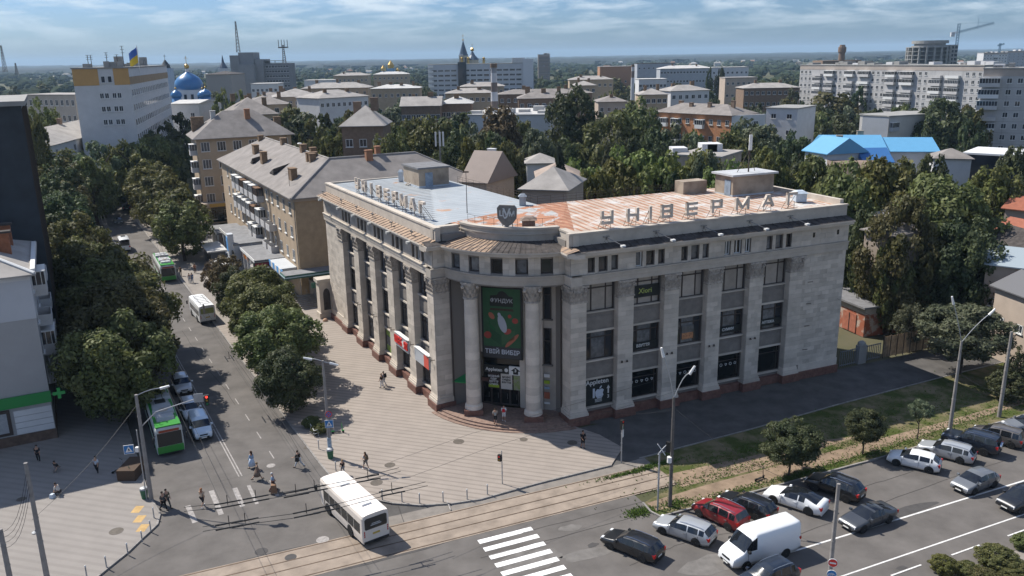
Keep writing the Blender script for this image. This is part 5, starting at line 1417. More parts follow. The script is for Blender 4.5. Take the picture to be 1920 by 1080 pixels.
def trunk_mesh(seed,limbs=6):
 """unit trunk: from z 0 to 1, radius .05 at the foot"""
 if(seed,limbs)in TRUNK:return TRUNK[(seed,limbs)]
 r=random.Random(seed);b=MB()
 x=y=0;pts=[(0,0,0)]
 for i in range(1,5):
  x+=r.uniform(-.03,.03);y+=r.uniform(-.03,.03);pts.append((x,y,i/5))
 for i,(p,q)in enumerate(zip(pts,pts[1:])):b.tube(p,q,.05*(1-i*.17),.05*(1-(i+1)*.17),n=7,caps=False)
 for i in range(limbs):
  z=r.uniform(.35,.75);a=r.uniform(0,6.28);l=r.uniform(.2,.38)
  p=Vector((x*z,y*z,z));q=p+Vector((math.cos(a)*l,math.sin(a)*l,l*r.uniform(.4,.9)));b.tube(p,q,.022,.008,n=5,caps=False)
 o=b.build('trunk',M_bark,smooth=True);TRUNK[(seed,limbs)]=o.data;bpy.data.objects.remove(o)
 return TRUNK[(seed,limbs)]
TREES=[]
def tree(p,h,R,label,leaf='street',shape='round',lod=0,low=.22,group=None,name='broadleaf_tree',seed=None,sq=1.0,trunk_r=1.0):
 """p: foot; h: height; R: crown radius; low: share of the height below the crown"""
 seed=seed if seed is not None else len(TREES)
 n_cl,n_lf,size=((130,150,.042),(80,80,.062),(46,36,.105),(28,20,.17))[lod]
 nv=(5,5,5,4)[lod]
 cm=crown_mesh(shape,leaf,100+seed%nv,n_cl,n_lf,size)
 root=thing(name,label,'tree',(p[0],p[1],p[2]if len(p)>2 else 0),group,rz=0)
 c=bpy.data.objects.new('crown',cm);COL.objects.link(c);c.parent=root
 c.scale=(R,R*sq,h*(1-low));c.location=(0,0,h*low);c.rotation_euler=(0,0,(seed*2.399)%6.283)
 t=bpy.data.objects.new('trunk',trunk_mesh(seed%3));COL.objects.link(t);t.parent=root
 t.scale=(h*.55*trunk_r,h*.55*trunk_r,h*.85);t.rotation_euler=(0,0,seed)
 TREES.append((p[0],p[1],R))
 return root
def tree_px(cx,top,w,Y,label,low=.2,**k):
 p=GY(cx,top,Y)
 if 'h' in k:h=k.pop('h')
 else:h=p.z
 f=(Vector((p.x,Y,0))-Vector((0,0,CAM_H))).dot(_f)
 R=w*f/FPX/2
 return tree((p.x,Y,0),h,R*.93,label,low=low,**k)
# the street: left row (big limes) and right row
for s,n,h,R,lb in((14,29.2,11.3,5.2,'nearest big lime of the left street row, its crown hanging over the stopped trolleybus'),(22,28.2,12.6,6.0,'second big lime of the left street row, bulging over the roadway'),(30.5,28.2,13.2,6.2,'third big lime of the left street row, behind the two nearest crowns'),(39,28.8,13.8,6.2,'fourth big lime of the left street row, with a reddish patch on its near side'),(48,30.5,13.0,5.0,'lime at the far end of the close left clump, above the dark courtyard gap')):
 tree(FLr(s,n),h,R,lb,low=.12,lod=0,name='lime_tree')
for s,n,h,R,lb in((78,30.8,12,5.0,'dark tree on the left kerb before the far cars'),(92,32.5,13.5,5.6,'dark tree left of the street, second of the far left row'),(104,33.5,14.5,6,'dark tree left of the street under the grey roof'),(84,34.5,12.0,4.8,'dark tree close to the glass building in the left row'),(120,31.5,13,5.2,'tree of the far left row beside the silver car'),(137,31.0,15,6.2,'broad tree of the far left row beyond the cars'),(155,30.5,15.5,6.5,'tall tree far up the left side of the street'),(176,31.5,16,6.5,'tree far up the left side below the church'),(200,32,16,7,'tree at the far end of the left row below the white block')):
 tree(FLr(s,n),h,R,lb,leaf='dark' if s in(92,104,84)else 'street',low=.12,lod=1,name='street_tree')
for s,n,h,R,lb,lf in((7.5,13.6,7.0,3.2,'lowest tree of the right street row beside the plaza pole','dark'),(16.5,12.4,9.2,4.4,'big sunlit tree of the right street row shading the plaza','street'),(25,11.6,9.0,4.2,'tree of the right street row behind the sunlit one','street'),(33,10.8,9.6,4.6,'tree of the right street row in front of the shop steps','street'),(42,12.2,8.0,3.0,'slim tree of the right street row by the lamp pole','dark')):
 tree(FLr(s,n),h,R,lb,leaf=lf,low=.16,lod=0,name='street_tree')
tree(FLr(50,11.6),8.5,2.8,'sparse tree with dry brown leaves behind the white route bus',leaf='red',low=.25,lod=1,name='withered_tree')
tree(FLr(54,13.0),7.0,2.0,'thin half-bare tree beside the bus stop',leaf='red',low=.3,lod=1,name='withered_tree')
for s,n,h,R,lb in((88,13.2,11.0,5.0,'rounded tree on the right kerb above the kiosk'),(96,12.5,12.0,5.4,'tree right of the street behind the rounded one'),(116,13.5,13,5.6,'tree on the right side of the street near the far cars'),(130,13.0,13.5,6.0,'big light tree on the right of the street in the distance'),(147,13.5,14,6.0,'second light tree on the far right of the street'),(168,12,15,6.5,'tree far along the right side before the beige end wall'),(195,12,15,6.5,'last tree of the far right street row')):
 tree(FLr(s,n),h,R,lb,leaf='light' if s in(130,147)else 'street',low=.14,lod=1,name='street_tree')
# small round trees on the strip by the parked cars, hedge balls bottom right
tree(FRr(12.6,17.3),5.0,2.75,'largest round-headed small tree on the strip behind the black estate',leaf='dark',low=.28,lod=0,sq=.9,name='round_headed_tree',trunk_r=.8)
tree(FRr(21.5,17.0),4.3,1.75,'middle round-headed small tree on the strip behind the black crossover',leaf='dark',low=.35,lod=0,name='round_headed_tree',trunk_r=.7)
tree(FRr(28.5,16.9),4.0,1.05,'smallest round-headed tree on the strip, thin trunk, before the white hatchback',leaf='grey',low=.55,lod=1,name='round_headed_tree',trunk_r=.6)
for x,y,R,h,lb in((1768,1072,.95,1.3,'clipped round shrub at the left end of the corner bed'),(1815,1080,.9,1.1,'low shrub second from the left in the corner bed'),(1868,1062,1.5,1.5,'big spreading shrub in the middle of the corner bed'),(1850,1100,1.3,1.2,'shrub at the bottom edge of the corner bed'),(1905,1085,1.2,1.1,'dark green shrub at the corner bed beside the grass path'),(1922,1028,.9,1.2,'small shrub at the right edge over the bike path')):
 q=G(x,y);cm=crown_mesh('round','light' if x in(1768,)else 'street',150,120,95,.058)
 r=thing('shrub',lb,'shrub',(q.x,q.y,0),'shrubs in the corner bed')
 c=bpy.data.objects.new('foliage',cm);COL.objects.link(c);c.parent=r;c.scale=(R,R,h);c.location=(0,0,-.12);c.rotation_euler=(0,0,x)
 st=MB();st.tube((q.x,q.y,0),(q.x,q.y,h*.6),.05,.03);st.build('stem',M_bark,r)
# right yard
tree_px(1775,298,235,112,'huge maple filling the right yard beyond the store, the largest crown in the picture',low=.04,leaf='street',lod=0,name='maple_tree',h=18.2)
tree_px(1700,385,150,106,'lower left half of the huge maple cluster beside the white shed',low=.04,leaf='street',lod=0,name='maple_tree')
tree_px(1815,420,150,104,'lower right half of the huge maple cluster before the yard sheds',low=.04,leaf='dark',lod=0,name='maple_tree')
tree_px(1815,578,165,90,'spreading umbrella-shaped tree over the grass beside the lamp pole',low=.3,leaf='grey',lod=0,shape='flat',name='spreading_tree')
tree_px(1905,560,90,96,'dark tree behind the umbrella-shaped one at the right edge',low=.1,leaf='dark',lod=1,name='yard_tree')
tree_px(1625,405,95,112,'dark tree close behind the right end wall of the store',low=.05,leaf='dark',lod=1,name='yard_tree')
tree_px(1680,450,70,104,'small tree with pinkish tufts between the store and the red garage',low=.1,leaf='street',lod=1,name='yard_tree')
tree_px(1708,572,62,98,'young tree behind the slatted yard fence',low=.2,leaf='grey',lod=1,name='yard_tree')
tree_px(1895,700,75,82,'shrubby small tree at the foot of the leaning pole',low=.1,leaf='dark',lod=1,name='yard_tree')
tree_px(1918,655,50,84,'dark bush at the right edge behind the leaning pole',low=.1,leaf='dark',lod=1,name='yard_tree')
tree_px(1905,285,85,150,'dark green tree at the right edge in front of the flat canopy roof',low=.1,leaf='dark',lod=1,name='yard_tree')
# behind the store
BT='trees in the yards behind the store'
for cx,top,w,Y,lf,lb,sh in((165,300,90,190,'street','tree standing before the low pale block at its left','round'),(225,268,80,215,'street','tree before the low pale block, over the end of the street','round'),(272,246,70,250,'dark','tree at the right corner of the low pale block','round'),(105,305,90,185,'dark','dark tree below the left end of the low pale block','round'),(285,262,85,220,'street','tree closing the view at the top of the street','round'),(1048,280,78,128,'spruce','dark conifer with a bare trunk standing before the grey hipped roof','cone'),(1075,168,112,235,'dark','tall dark lime rising highest behind the store','round'),(1142,210,150,190,'street','broad round tree right of the tall dark lime','round'),(1198,192,95,245,'street','tree behind the broad round one, left of the brick flats','round'),(935,208,120,200,'red','reddish-brown tree below the striped chimney','tall'),(882,268,70,172,'light','small pale tree at the foot of the reddish one','round'),(815,225,110,200,'street','tree behind the triple phone antenna','round'),(760,222,110,210,'street','tree right of the brick house among dense crowns','round'),(848,255,90,182,'dark','dark tree right of the triple phone antenna','tall'),(720,262,90,165,'street','tree in front of the brick house at its right','round'),(1005,250,85,185,'grey','greyish tree left of the conifer','round'),(975,225,70,215,'street','tree behind the reddish one to its right','round'),(625,250,85,190,'street','tree left of the brick house over the grey roofs','round'),(590,205,120,265,'dark','dark spreading tree behind the beige flats','round'),(545,208,90,280,'street','tree between the roofs left of the dark spreading one','round'),(660,215,70,240,'street','tree behind the brick house to its left','round'),(1180,285,125,142,'light','yellow-green tree at the back edge of the store roof','round'),(1110,318,95,134,'light','low yellow-green tree right of the conifer','round'),(1245,298,130,138,'light','yellow-green tree behind the middle roof letters','round'),(1315,292,120,140,'light','yellow-green tree left of the right stair head','round'),(1228,250,90,185,'dark','dark tree in front of the orange brick flats','round'),(1420,232,140,190,'grey','large drooping willow in front of the white house end','round'),(1375,262,80,195,'grey','smaller drooping tree at the left of the large willow','tall'),(1385,318,110,142,'light','yellow-green tree behind the right stair head','round'),(1460,318,110,142,'light','yellow-green tree right of the white antenna','round'),(1537,282,62,158,'street','slim tree before the gable of the blue-roofed house','round'),(1530,330,120,136,'light','yellow-green tree behind the right parapet of the store','round'),(1600,325,110,140,'light','yellow-green tree below the rusty barrel roof','round'),(1660,330,100,138,'light','yellow-green tree left of the huge maple','round'),(1870,320,110,140,'light','yellow-green tree right of the huge maple','round'),(1322,222,75,262,'red','reddish tree in front of the orange brick flats','round'),(1352,240,70,255,'dark','dark tree beside the reddish one before the brick flats','round'),(1780,185,125,245,'dark','large dark tree between the low panel flats and the tall block','round'),(1745,225,70,240,'dark','tree at the left foot of the large dark one by the tall block','round'),(1560,178,110,360,'street','big tree left of the columnar one before the long panel block','round'),(1612,165,34,380,'dark','columnar poplar before the long panel block','tall'),(1530,215,110,300,'street','tree at the end of the small white block','round'),(1578,218,80,270,'dark','dark tree left of the low panel flats','round'),(1665,190,110,400,'street','row tree before the middle of the long panel block','round'),(1720,195,90,390,'street','row tree before the right part of the long panel block','round'),(480,182,60,400,'street','tree beside the end of the row of hipped roofs','round'),(412,172,40,330,'light','yellow-green tree right of the blue-domed church','round'),(445,170,40,350,'light','tree at the foot of the grey tower slab','round'),(75,195,70,240,'street','tree between the glass building and the pale block','round'),(58,225,60,200,'street','tree right behind the glass building','round'),(335,215,45,300,'dark','dark tree below the white church annex','round'),(305,232,60,270,'dark','dark tree before the foot of the white block','round')):
 near=Y<150
 tree_px(cx,top,w,Y,lb,low=.1,leaf=lf,lod=1 if Y<260 else 2,shape=sh,group=BT,name='yard_tree' if lf!='spruce' else 'conifer_tree')
# houses of the town
M_ochre=mat('ochre_plaster',(.40,.31,.215),.9,noise=.12,scale=.6,detail=9)
M_sand=mat('sand_brick',(.36,.27,.175),.92,noise=.14,scale=1.2,detail=9)
M_pink=mat('pale_pink_plaster',(.40,.33,.27),.9,noise=.1,scale=.5,detail=9)
M_slate=mat('asbestos_slate',(.215,.195,.18),.9,noise=.22,scale=.5,detail=10,stretch=(1,1,1),bump=.2,bscale=6)
M_slate2=mat('pale_slate',(.30,.28,.26),.9,noise=.2,scale=.4,detail=10)
M_slate3=mat('white_slate',(.46,.45,.43),.85,noise=.15,scale=.3,detail=8)
M_brick=mat('chimney_brick',(.20,.135,.085),.95,noise=.3,scale=2.5,detail=8)
M_brick2=mat('red_brick',(.30,.15,.085),.95,noise=.2,scale=1.5,detail=8)
M_brownbrick=mat('brown_brick',(.20,.14,.10),.95,noise=.2,scale=1.5,detail=8)
M_orange_brick=mat('orange_brick',(.42,.20,.10),.92,noise=.16,scale=1.2,detail=8)
M_whitewall=mat('white_wall',(.55,.55,.55),.9,noise=.07,scale=.5,detail=9)
M_greywall=mat('grey_panel_wall',(.42,.415,.41),.9,noise=.1,scale=.3,detail=9)
M_bluegrey=mat('bluegrey_wall',(.34,.36,.39),.9,noise=.08,scale=.3)
M_concrete=mat('raw_concrete',(.27,.265,.25),.9,noise=.15,scale=.4)
M_win_white=M_frame_white
M_wglass=glass_mat('house_glass',(.03,.035,.045),obj=.6)
M_balc=mat('balcony_panel',(.48,.47,.46),.8,noise=.1,scale=1)
M_balc_wood=mat('balcony_wood',(.16,.09,.05),.8,noise=.2,scale=2)
WIN={}
def win_mesh(w,h,mull=1,sill=True):
 k=(round(w,2),round(h,2),mull)
 if k in WIN:return WIN[k]
 b=MB()
 b.box(-w/2,w/2,-.03,.015,0,h,mi=1)
 for x0,x1,z0,z1 in[(-w/2,-w/2+.09,0,h),(w/2-.09,w/2,0,h),(-w/2,w/2,0,.09),(-w/2,w/2,h-.09,h)]+[(-w/2+w*(i+1)/(mull+1)-.04,-w/2+w*(i+1)/(mull+1)+.04,0,h)for i in range(mull)]:
  b.box(x0,x1,-.05,-.028,z0,z1,mi=0)
 if sill:b.box(-w/2-.08,w/2+.08,-.18,0,-.12,-.02,mi=0)
 o=b.build('window',[M_win_white,M_wglass]);WIN[k]=o.data;bpy.data.objects.remove(o);return WIN[k]
def put_window(parent,fr,u,z,w,h,mull=1,name='window',d=0.0):
 o=bpy.data.objects.new(name,win_mesh(w,h,mull));COL.objects.link(o);o.parent=parent
 off=Vector((0,0,0));p=parent
 while p is not None:off=off+p.location;p=p.parent
 o.location=fr(u,d+.0,z)-off
 a=fr.ang();
 if fr.t.cross(fr.n).z>0:a+=math.pi
 o.rotation_euler=(0,0,a);return o
def roof_hip(mb,fr,u0,u1,d0,d1,z,rise,over=.5,gable=False,mi=0,th=.14):
 """d0 is the front (larger), d1 the back"""
 u0-=over;u1+=over;d0+=over;d1-=over
 w=abs(d0-d1);dm=(d0+d1)/2;k=0.001 if gable else min(w/2,(u1-u0)/2-.2)
 a,b,c,d=fr(u0,d0,z),fr(u1,d0,z),fr(u1,d1,z),fr(u0,d1,z)
 if(u1-u0)>=w or gable:r0,r1=fr(u0+k,dm,z+rise),fr(u1-k,dm,z+rise)
 else:r0=r1=fr((u0+u1)/2,dm,z+rise)
 dn=Vector((0,0,th))
 mb.add([a,b,c,d,r0,r1,a-dn,b-dn,c-dn,d-dn],((0,1,5,4),(1,2,5),(2,3,4,5),(3,0,4),(0,1,7,6),(1,2,8,7),(2,3,9,8),(3,0,6,9),(6,7,8,9)),mi)
def chimney(parent,p,w,d,h,m=M_brick,fr=WORLD,cap=True):
 b=MB();f=Frame((p.x,p.y),fr.t,fr.n)
 b.box(-w/2,w/2,-d/2,d/2,p.z-1.2,p.z+h,f)
 if cap:b.box(-w/2-.07,w/2+.07,-d/2-.07,d/2+.07,p.z+h,p.z+h+.14,f)
 return b.build('chimney',m,parent)
def house(label,L,R,depth,wall,roof,floors,bays,roofkind='hip',rise=2.6,ww=1.3,wh=1.5,cat='house',name='house',group=None,zfloor=None,side='',endbays=0,chims=0,over=.5,chim_m=M_brick,parapet=None,base=0.0,wallm2=None,mull=1):
 """L, R: (px, py, Y) of the front's eave ends as photographed; depth: how far it goes back"""
 a,c=GY(*L),GY(*R);z=(a.z+c.z)/2
 t=(c-a);W=math.hypot(t.x,t.y);out=Vector((t.y,-t.x,0)).normalized()
 if out.x*a.x+out.y*a.y>0:out=-out
 fr=Frame((a.x,a.y),t,out)
 h=thing(name,label,cat,(a.x,a.y,base),group)
 b=MB();b.box(0,W,-depth,0,base,z,fr);b.build('wall',wall,h)
 if roofkind=='flat':
  b=MB();b.box(-.25,W+.25,-depth-.25,.25,z,z+.35,fr);b.build('roof',roof,h)
 else:
  if a.y>300:rise*=.65
  b=MB();roof_hip(b,fr,0,W,0,-depth,z,rise,over,roofkind=='gable');ro=b.build('roof',roof,h)
  if roofkind=='gable':
   b=MB()
   for u in(.02,W-.02):b.add([fr(u,0,z-.05),fr(u,-depth,z-.05),fr(u,-depth/2,z+rise*.96)],((0,1,2),))
   b.build('gable',wallm2 or wall,h)
 fz=(z-base)/floors if zfloor is None else zfloor
 for k in range(floors):
  for i in range(bays):
   put_window(h,fr,W*(i+.5)/bays,base+fz*k+(fz-wh)*.55,ww,wh,mull)
 if endbays:
  ends=[]
  if 'r' in side:ends.append(Frame((fr(W,0,0).x,fr(W,0,0).y),-out,t))
  if 'l' in side:ends.append(Frame((fr(0,-depth,0).x,fr(0,-depth,0).y),out,-t))
  for f2 in ends:
   for k in range(floors):
    for i in range(endbays):put_window(h,f2,depth*(i+.5)/endbays,base+fz*k+(fz-wh)*.55,ww,wh,mull)
 rr=random.Random(int(L[0]*3+L[1]))
 for i in range(chims):
  u=W*(i+.6)/(chims+.2);dd=-depth*rr.choice((.33,.5,.62))
  hz=z+(rise*(1-abs(dd/depth+.5)*2)if roofkind!='flat' else .35)
  chimney(h,fr(u,dd,hz),rr.uniform(1.0,1.8),.8,rr.uniform(.9,1.5),chim_m,fr)
 return h,fr,W,z,fz
def balcony(parent,fr,u,z,w,glazed,m=M_balc,d=1.1,name='balcony'):
 b=MB();b.box(u-w/2,u+w/2,0,d,z-.12,z,fr);b.box(u-w/2,u+w/2,d-.06,d,z,z+1.0,fr)
 b.box(u-w/2,u-w/2+.05,0,d-.06,z,z+1.0,fr);b.box(u+w/2-.05,u+w/2,0,d-.06,z,z+1.0,fr)
 o=b.build(name,m,parent)
 if glazed:
  g=MB();g.box(u-w/2+.04,u+w/2-.04,.04,d-.04,z+1.0,z+2.3,fr);g.build('balcony_glazing',M_wglass,o)
  g=MB();n=max(2,round(w/.75))
  for i in range(n+1):
   x=u-w/2+w*i/n;g.box(x-.035,x+.035,d-.06,d-.01,z+1.0,z+2.3,fr)
  g.box(u-w/2,u+w/2,-.0,d+.05,z+2.3,z+2.42,fr)
  for e in(-1,1):
   for q in(.3,.7):g.box(u+e*(w/2-.04)-.03,u+e*(w/2-.04)+.03,d*q-.03,d*q+.03,z+1.0,z+2.3,fr)
  g.build('balcony_frame',M_win_white if glazed==1 else M_balc_wood,o)
 return o
# beige flats beside the store (L-shaped, hipped slate roof, balconies, shops below)
E16=15.9
bf=thing('apartment_building','beige four-storey flats beside the store with a grey slate roof and stacked balconies','apartment building',FL(70,-5,0))
S0,S1,N0,N1=50.6,112.0,0.9,-15.0
FB=Frame((FL(0,N0,0).x,FL(0,N0,0).y),TL,NL)
FE=Frame((FL(S0,N0,0).x,FL(S0,N0,0).y),(-NL[0],-NL[1]),(-TL[0],-TL[1]))
b=MB();b.box(S0,S1,-15.9,0,0,E16,FB);b.build('wall',M_ochre,bf)
b=MB();b.box(0.01,31,-14.8,.02,0,E16-.02,FE);b.build('end_wall',M_sand,bf)
b=MB();b.box(S0-.3,S1+.3,-16.2,.3,E16-.55,E16-.2,FB);b.box(-.32,31.3,-15.1,.32,E16-.56,E16-.21,FE);b.build('eaves_moulding',M_pink,bf)
o=.75;RZ=20.6
e={1:FL(S0-o,N0+o,E16),2:FL(S1+o,N0+o,E16),3:FL(S1+o,N1-o,E16),4:FL(S0+15.0+o,N1-o,E16),5:FL(S0+15.0+o,-31,E16),6:FL(S0-o,-31,E16)}
r1,r2,r3=FL(S0+7.5,N0-7.95,RZ),FL(S1-7.5,N0-7.95,RZ),FL(S0+7.5,-22,RZ)
b=MB();b.poly([e[1],e[2],r2,r1]);b.poly([e[2],e[3],r2]);b.poly([e[3],e[4],r1,r2]);b.poly([e[4],e[5],r3,r1]);b.poly([e[5],e[6],r3]);b.poly([e[6],e[1],r1,r3])
ks=[e[i]for i in(1,2,3,4,5,6)];dn=Vector((0,0,.16))
for p,q in zip(ks,ks[1:]+ks[:1]):b.poly([p,q,q-dn,p-dn])
rf=b.build('roof',M_slate,bf)
b=MB()
for p,q,w in((e[1],r1,.22),(r1,r2,.2),(r1,r3,.22),(e[6],r3,.18)):b.tube(p+Vector((0,0,.05)),q+Vector((0,0,.05)),w*.7,n=6)
b.build('ridge_cap',M_slate2,bf)
def on_street_slope(s,k):
 return FL(s,lerp(N0+o,N0-7.95,k),lerp(E16,RZ,k))
for s,k,w,h in((60,.36,2.0,1.6),(83,.42,1.7,1.9),(95,.55,1.9,1.5),(73,.98,1.3,1.1),(67,.99,1.0,1.0),(88,1.0,1.2,1.0),(104,.9,1.0,.9),(63,.84,.9,1.1)):
 chimney(bf,on_street_slope(s,k),w,1.0,h,M_brick,FB)
for p,w,h in((FL(S0+6.6,-13.5,RZ-1.0),1.1,1.9),(FL(S0+8,-15.5,RZ-.2),.8,1.5),(FL(S0+13,-10,RZ-2.2),2.6,1.2),(FL(S0+14,-6,RZ-1),1.8,1.4)):chimney(bf,p,w,.9,h,M_brick2 if w<1.2 else M_brick,FE)
for s,k,w in((71,.28,3.2),(88,.3,2.0)):
 p=on_street_slope(s,k);f=Frame((p.x,p.y),TL,NL);b=MB()
 b.add([f(-w/2,.3,p.z+.02),f(w/2,.3,p.z-.02),f(-w/2,.3,p.z+1.0),f(0,-3.6,p.z+1.75),f(w/2,-1.6,p.z+.75)],((0,1,2),(1,4,3,2),(0,2,3)))
 b.build('dormer',M_soot,bf)
rw2=random.Random(8)
for k in range(1,4):
 z=4.6+(k-1)*3.75+1.0
 for i in range(14):
  u=S0+3.2+i*3.95
  has=2<=i<=11
  put_window(bf,FB,u,z,1.15 if i%2 else 1.35,1.75,1)
balc=[(5,3),(5,2),(6,3),(6,2),(6,1),(7,3),(7,2),(7,1),(8,3),(8,2),(9,3),(9,2),(10,2),(10,3),(4,2),(4,1),(3,2),(3,1)]
for i,k in balc:
 u=S0+3.2+i*3.95;z=4.6+(k-1)*3.75+.25
 gl=0 if i in(3,4)else(2 if(i,k)in((6,2),(8,3),(5,3))else 1)
 balcony(bf,FB,u,z,2.7,gl,M_balc,1.25)
for k in range(1,4):
 z=4.6+(k-1)*3.75+.95
 put_window(bf,FE,6.2,z,2.0,1.9,1,d=.03)
 put_window(bf,FE,16.5,z,2.0,1.9,1,d=.03)
b=MB();b.tube(FB(S0+.2,.12,.5),FB(S0+.2,.12,E16-.5),.08,n=5);b.tube(FB(S0+17,.12,5),FB(S0+17,.12,E16-.5),.08,n=5);b.build('drainpipe',M_steel,bf)['kind']='stuff'
for s,h in((74,3.4),(70,2.6),(68,3.0),(57,2.4)):
 q=on_street_slope(s,1.0 if s>60 else .2);b=MB();b.tube(q,q+Vector((0,0,h)),.035,n=4)
 for z in(h*.75,h*.85,h*.95):b.tube(q+Vector((-.5,0,z)),q+Vector((.5,0,z)),.02,n=4)
 b.build('aerial',M_letter_side,bf)
q=on_street_slope(76,1.0);b=MB();b.ball(q+Vector((0,0,1.0)),.45,8,sz=.3);b.tube(q,q+Vector((0,0,1)),.04,n=4);b.build('satellite_dish',M_frame_white,bf)
ar=thing('shop_arcade','row of flat-roofed shop fronts along the foot of the beige flats','shop',FB(75,3,0))
M_canopy=mat('arcade_roof_felt',(.20,.20,.205),.9,noise=.2,scale=.8,detail=8)
M_clad=mat('light_cladding',(.46,.48,.5),.6,noise=.06,scale=.6)
M_shopglass=M_glass
for s0,s1,d,zt,m in((60.5,73,4.6,4.5,M_clad),(73,77.5,5.6,5.0,M_clad),(77.5,92,4.6,4.6,M_clad),(92,101,5.2,3.6,M_pink)):
 b=MB();b.box(s0,s1,.02,d,PZ,zt,FB);w=b.build('shop_wall',m,ar)
 b=MB();b.box(s0-.1,s1+.05,.0,d+.3,zt,zt+.28,FB);b.build('flat_roof',M_canopy,ar)
 b=MB();b.box(s0-.12,s1+.06,d+.3,d+.38,zt-.1,zt+.4,FB);b.build('roof_edge',M_frame_white,ar)
 n=max(1,round((s1-s0)/3.4))
 for i in range(n):
  u0,u1=lerp(s0,s1,(i+.12)/n),lerp(s0,s1,(i+.88)/n)
  g=MB();g.box(u0,u1,d,d+.03,.7,3.0,FB);g.build('shop_window',M_shopglass,ar)
  g=MB();g.box(u0-.25,u0-.05,d,d+.3,PZ,zt-.1,FB);g.build('pillar',M_frame_white,ar)
b=MB();b.box(52.8,60.2,.02,2.6,3.6,4.7,FB);b.build('shop_wall',M_clad,ar)
sg=thing('shop_sign','orange lettered fascia on the grey shop front below the balconies','sign',FB(67,4.75,3.7))
b=MB();b.box(61,72.5,4.62,4.72,3.25,4.35,FB);b.build('fascia_panel',mat('fascia_dark_grey',(.16,.165,.17),.6),sg)
lettering('ГУРМАН',1.2,mat('sign_orange',(.55,.20,.05),.6),sg,FB(69,4.8,3.8),FB,bold=.03,flip=True)
sg=thing('shop_sign','tall pale blue pylon sign with a blue panel at the shop arcade','sign',FB(75.2,5.8,0))
b=MB();b.box(73.4,75.0,5.62,6.6,PZ,7.0,FB);b.build('pylon',M_clad,sg)
b=MB();b.box(73.6,74.8,6.6,6.66,4.0,6.5,FB);b.build('blue_panel',mat('sign_blue',(.10,.30,.60),.6),sg)
b=MB();b.box(72.0,73.3,6.0,6.15,3.3,4.2,FB);b.build('hanging_board',M_bdark,sg)
sg=thing('shop_sign','row of white and blue fascia boards at the corner end of the shop arcade','sign',FB(56,2.7,4.6))
for i in range(7):
 b=MB();b.box(51+i*1.3,52.2+i*1.3,2.62,2.72,3.9,4.85,FB);b.build('fascia_board',M_frame_white if i%2 else mat('sign_blue',(.10,.30,.60),.6),sg)
sg=thing('ticker_display','dark red dotted ticker display over the curved shop corner','sign',FB(59.6,4.2,3.4))
b=MB();b.box(59.9,60.4,.3,5.2,3.3,4.5,FB);b.build('display_case',M_trim,sg)
TF=Frame((FB(59.88,5.1,0).x,FB(59.88,5.1,0).y),(-NL[0],-NL[1]),(-TL[0],-TL[1]))
b=MB();b.box(.1,4.7,0,.03,3.4,4.4,TF);b.build('display_face',mat('display_maroon',(.16,.012,.02),.5),sg)
b=MB()
for i in range(24):
 for j in range(5):b.box(.2+i*.19,.27+i*.19,.03,.045,3.5+j*.18,3.57+j*.18,TF)
b.build('display_dots',mat('display_dot',(.5,.06,.07),.4),sg)['kind']='stuff'
b=MB();b.lathe([(2.3,0),(2.3,3.3),(2.45,3.35),(2.45,3.6)],18,FB(61.5,3.0,PZ));b.build('round_corner_wall',mat('block_wall',(.30,.28,.26),.9,noise=.2,scale=2),ar)
cn=thing('shop_canopy','dark green canopy with white stripe round the corner of the beige flats','canopy',FE(3,1.6,4.2))
b=MB();b.box(-3.2,26,.03,3.2,4.2,4.75,FE);b.build('canopy_box',mat('canopy_green',(.03,.10,.075),.6),cn)
b=MB();b.box(-3.22,26,3.2,3.26,4.4,4.58,FE);b.box(-3.26,-3.2,.0,3.26,4.4,4.58,FE);b.build('canopy_stripe',mat('canopy_stripe_blue',(.35,.45,.5),.6),cn)
b=MB();b.box(-3.1,26,.05,3.1,4.76,4.82,FE);b.build('canopy_top',M_canopy,cn)
b=MB();b.box(3.4,4.2,1.8,2.4,PZ,4.2,FE);b.build('canopy_post',mat('canopy_green',(.03,.10,.075),.6),cn)
b=MB();b.box(4.4,26,.02,1.9,PZ,4.2,FE);b.build('porch_wall',M_pink,cn)
stp=thing('shop_stairs','stone stairs with a handrail leading up to the corner shop of the beige flats','stairs',FE(-.5,5,PZ))
for i in range(7):
 b=MB();b.box(-2.6,2.6,2.2,5.6-i*.45,PZ+i*.17,PZ+(i+1)*.17,FE);b.build('step',M_walk,stp)
b=MB()
for x in(-2.5,0,2.5):
 b.tube(FE(x,5.4,PZ),FE(x,5.4,PZ+1.0),.03,n=4);b.tube(FE(x,2.4,PZ+1.2),FE(x,2.4,PZ+2.1),.03,n=4);b.tube(FE(x,5.4,PZ+1.0),FE(x,2.4,PZ+2.1),.03,n=4)
b.build('handrail',M_steel,stp)
b=MB();b.box(1.2,1.3,5.0,5.1,PZ,3.4,FE);b.box(.2,2.4,5.0,5.1,2.9,3.7,FE);tag(b.build('street_board',mat('board_green',(.04,.12,.09),.6),loc=FE(1.2,5,0)),'small dark green board on a post by the corner shop stairs','sign')
for s,d in((80,6.3),(90,6.6),(100,6)):
 t_=thing('shop_stairs','entrance stairs of the shop arcade, %s from the corner'%{80:'first',90:'second',100:'third'}[s],'stairs',FB(s,d,PZ),'arcade entrance stairs')
 for i in range(5):
  b=MB();b.box(s-1.8-(4-i)*.35,s+1.8+(4-i)*.35,4.9,7.2-i*.4,PZ+i*.17,PZ+(i+1)*.17,FB);b.build('step',M_concrete,t_)
gp=thing('gate_pier','carved stone gate pier with an arched niche at the far end of the store','gate pier',FL(39.4,1.0,PZ))
b=MB();b.box(38.6,40.2,-.6,1.4,PZ,5.4,FL);b.build('pier',M_stone,gp)
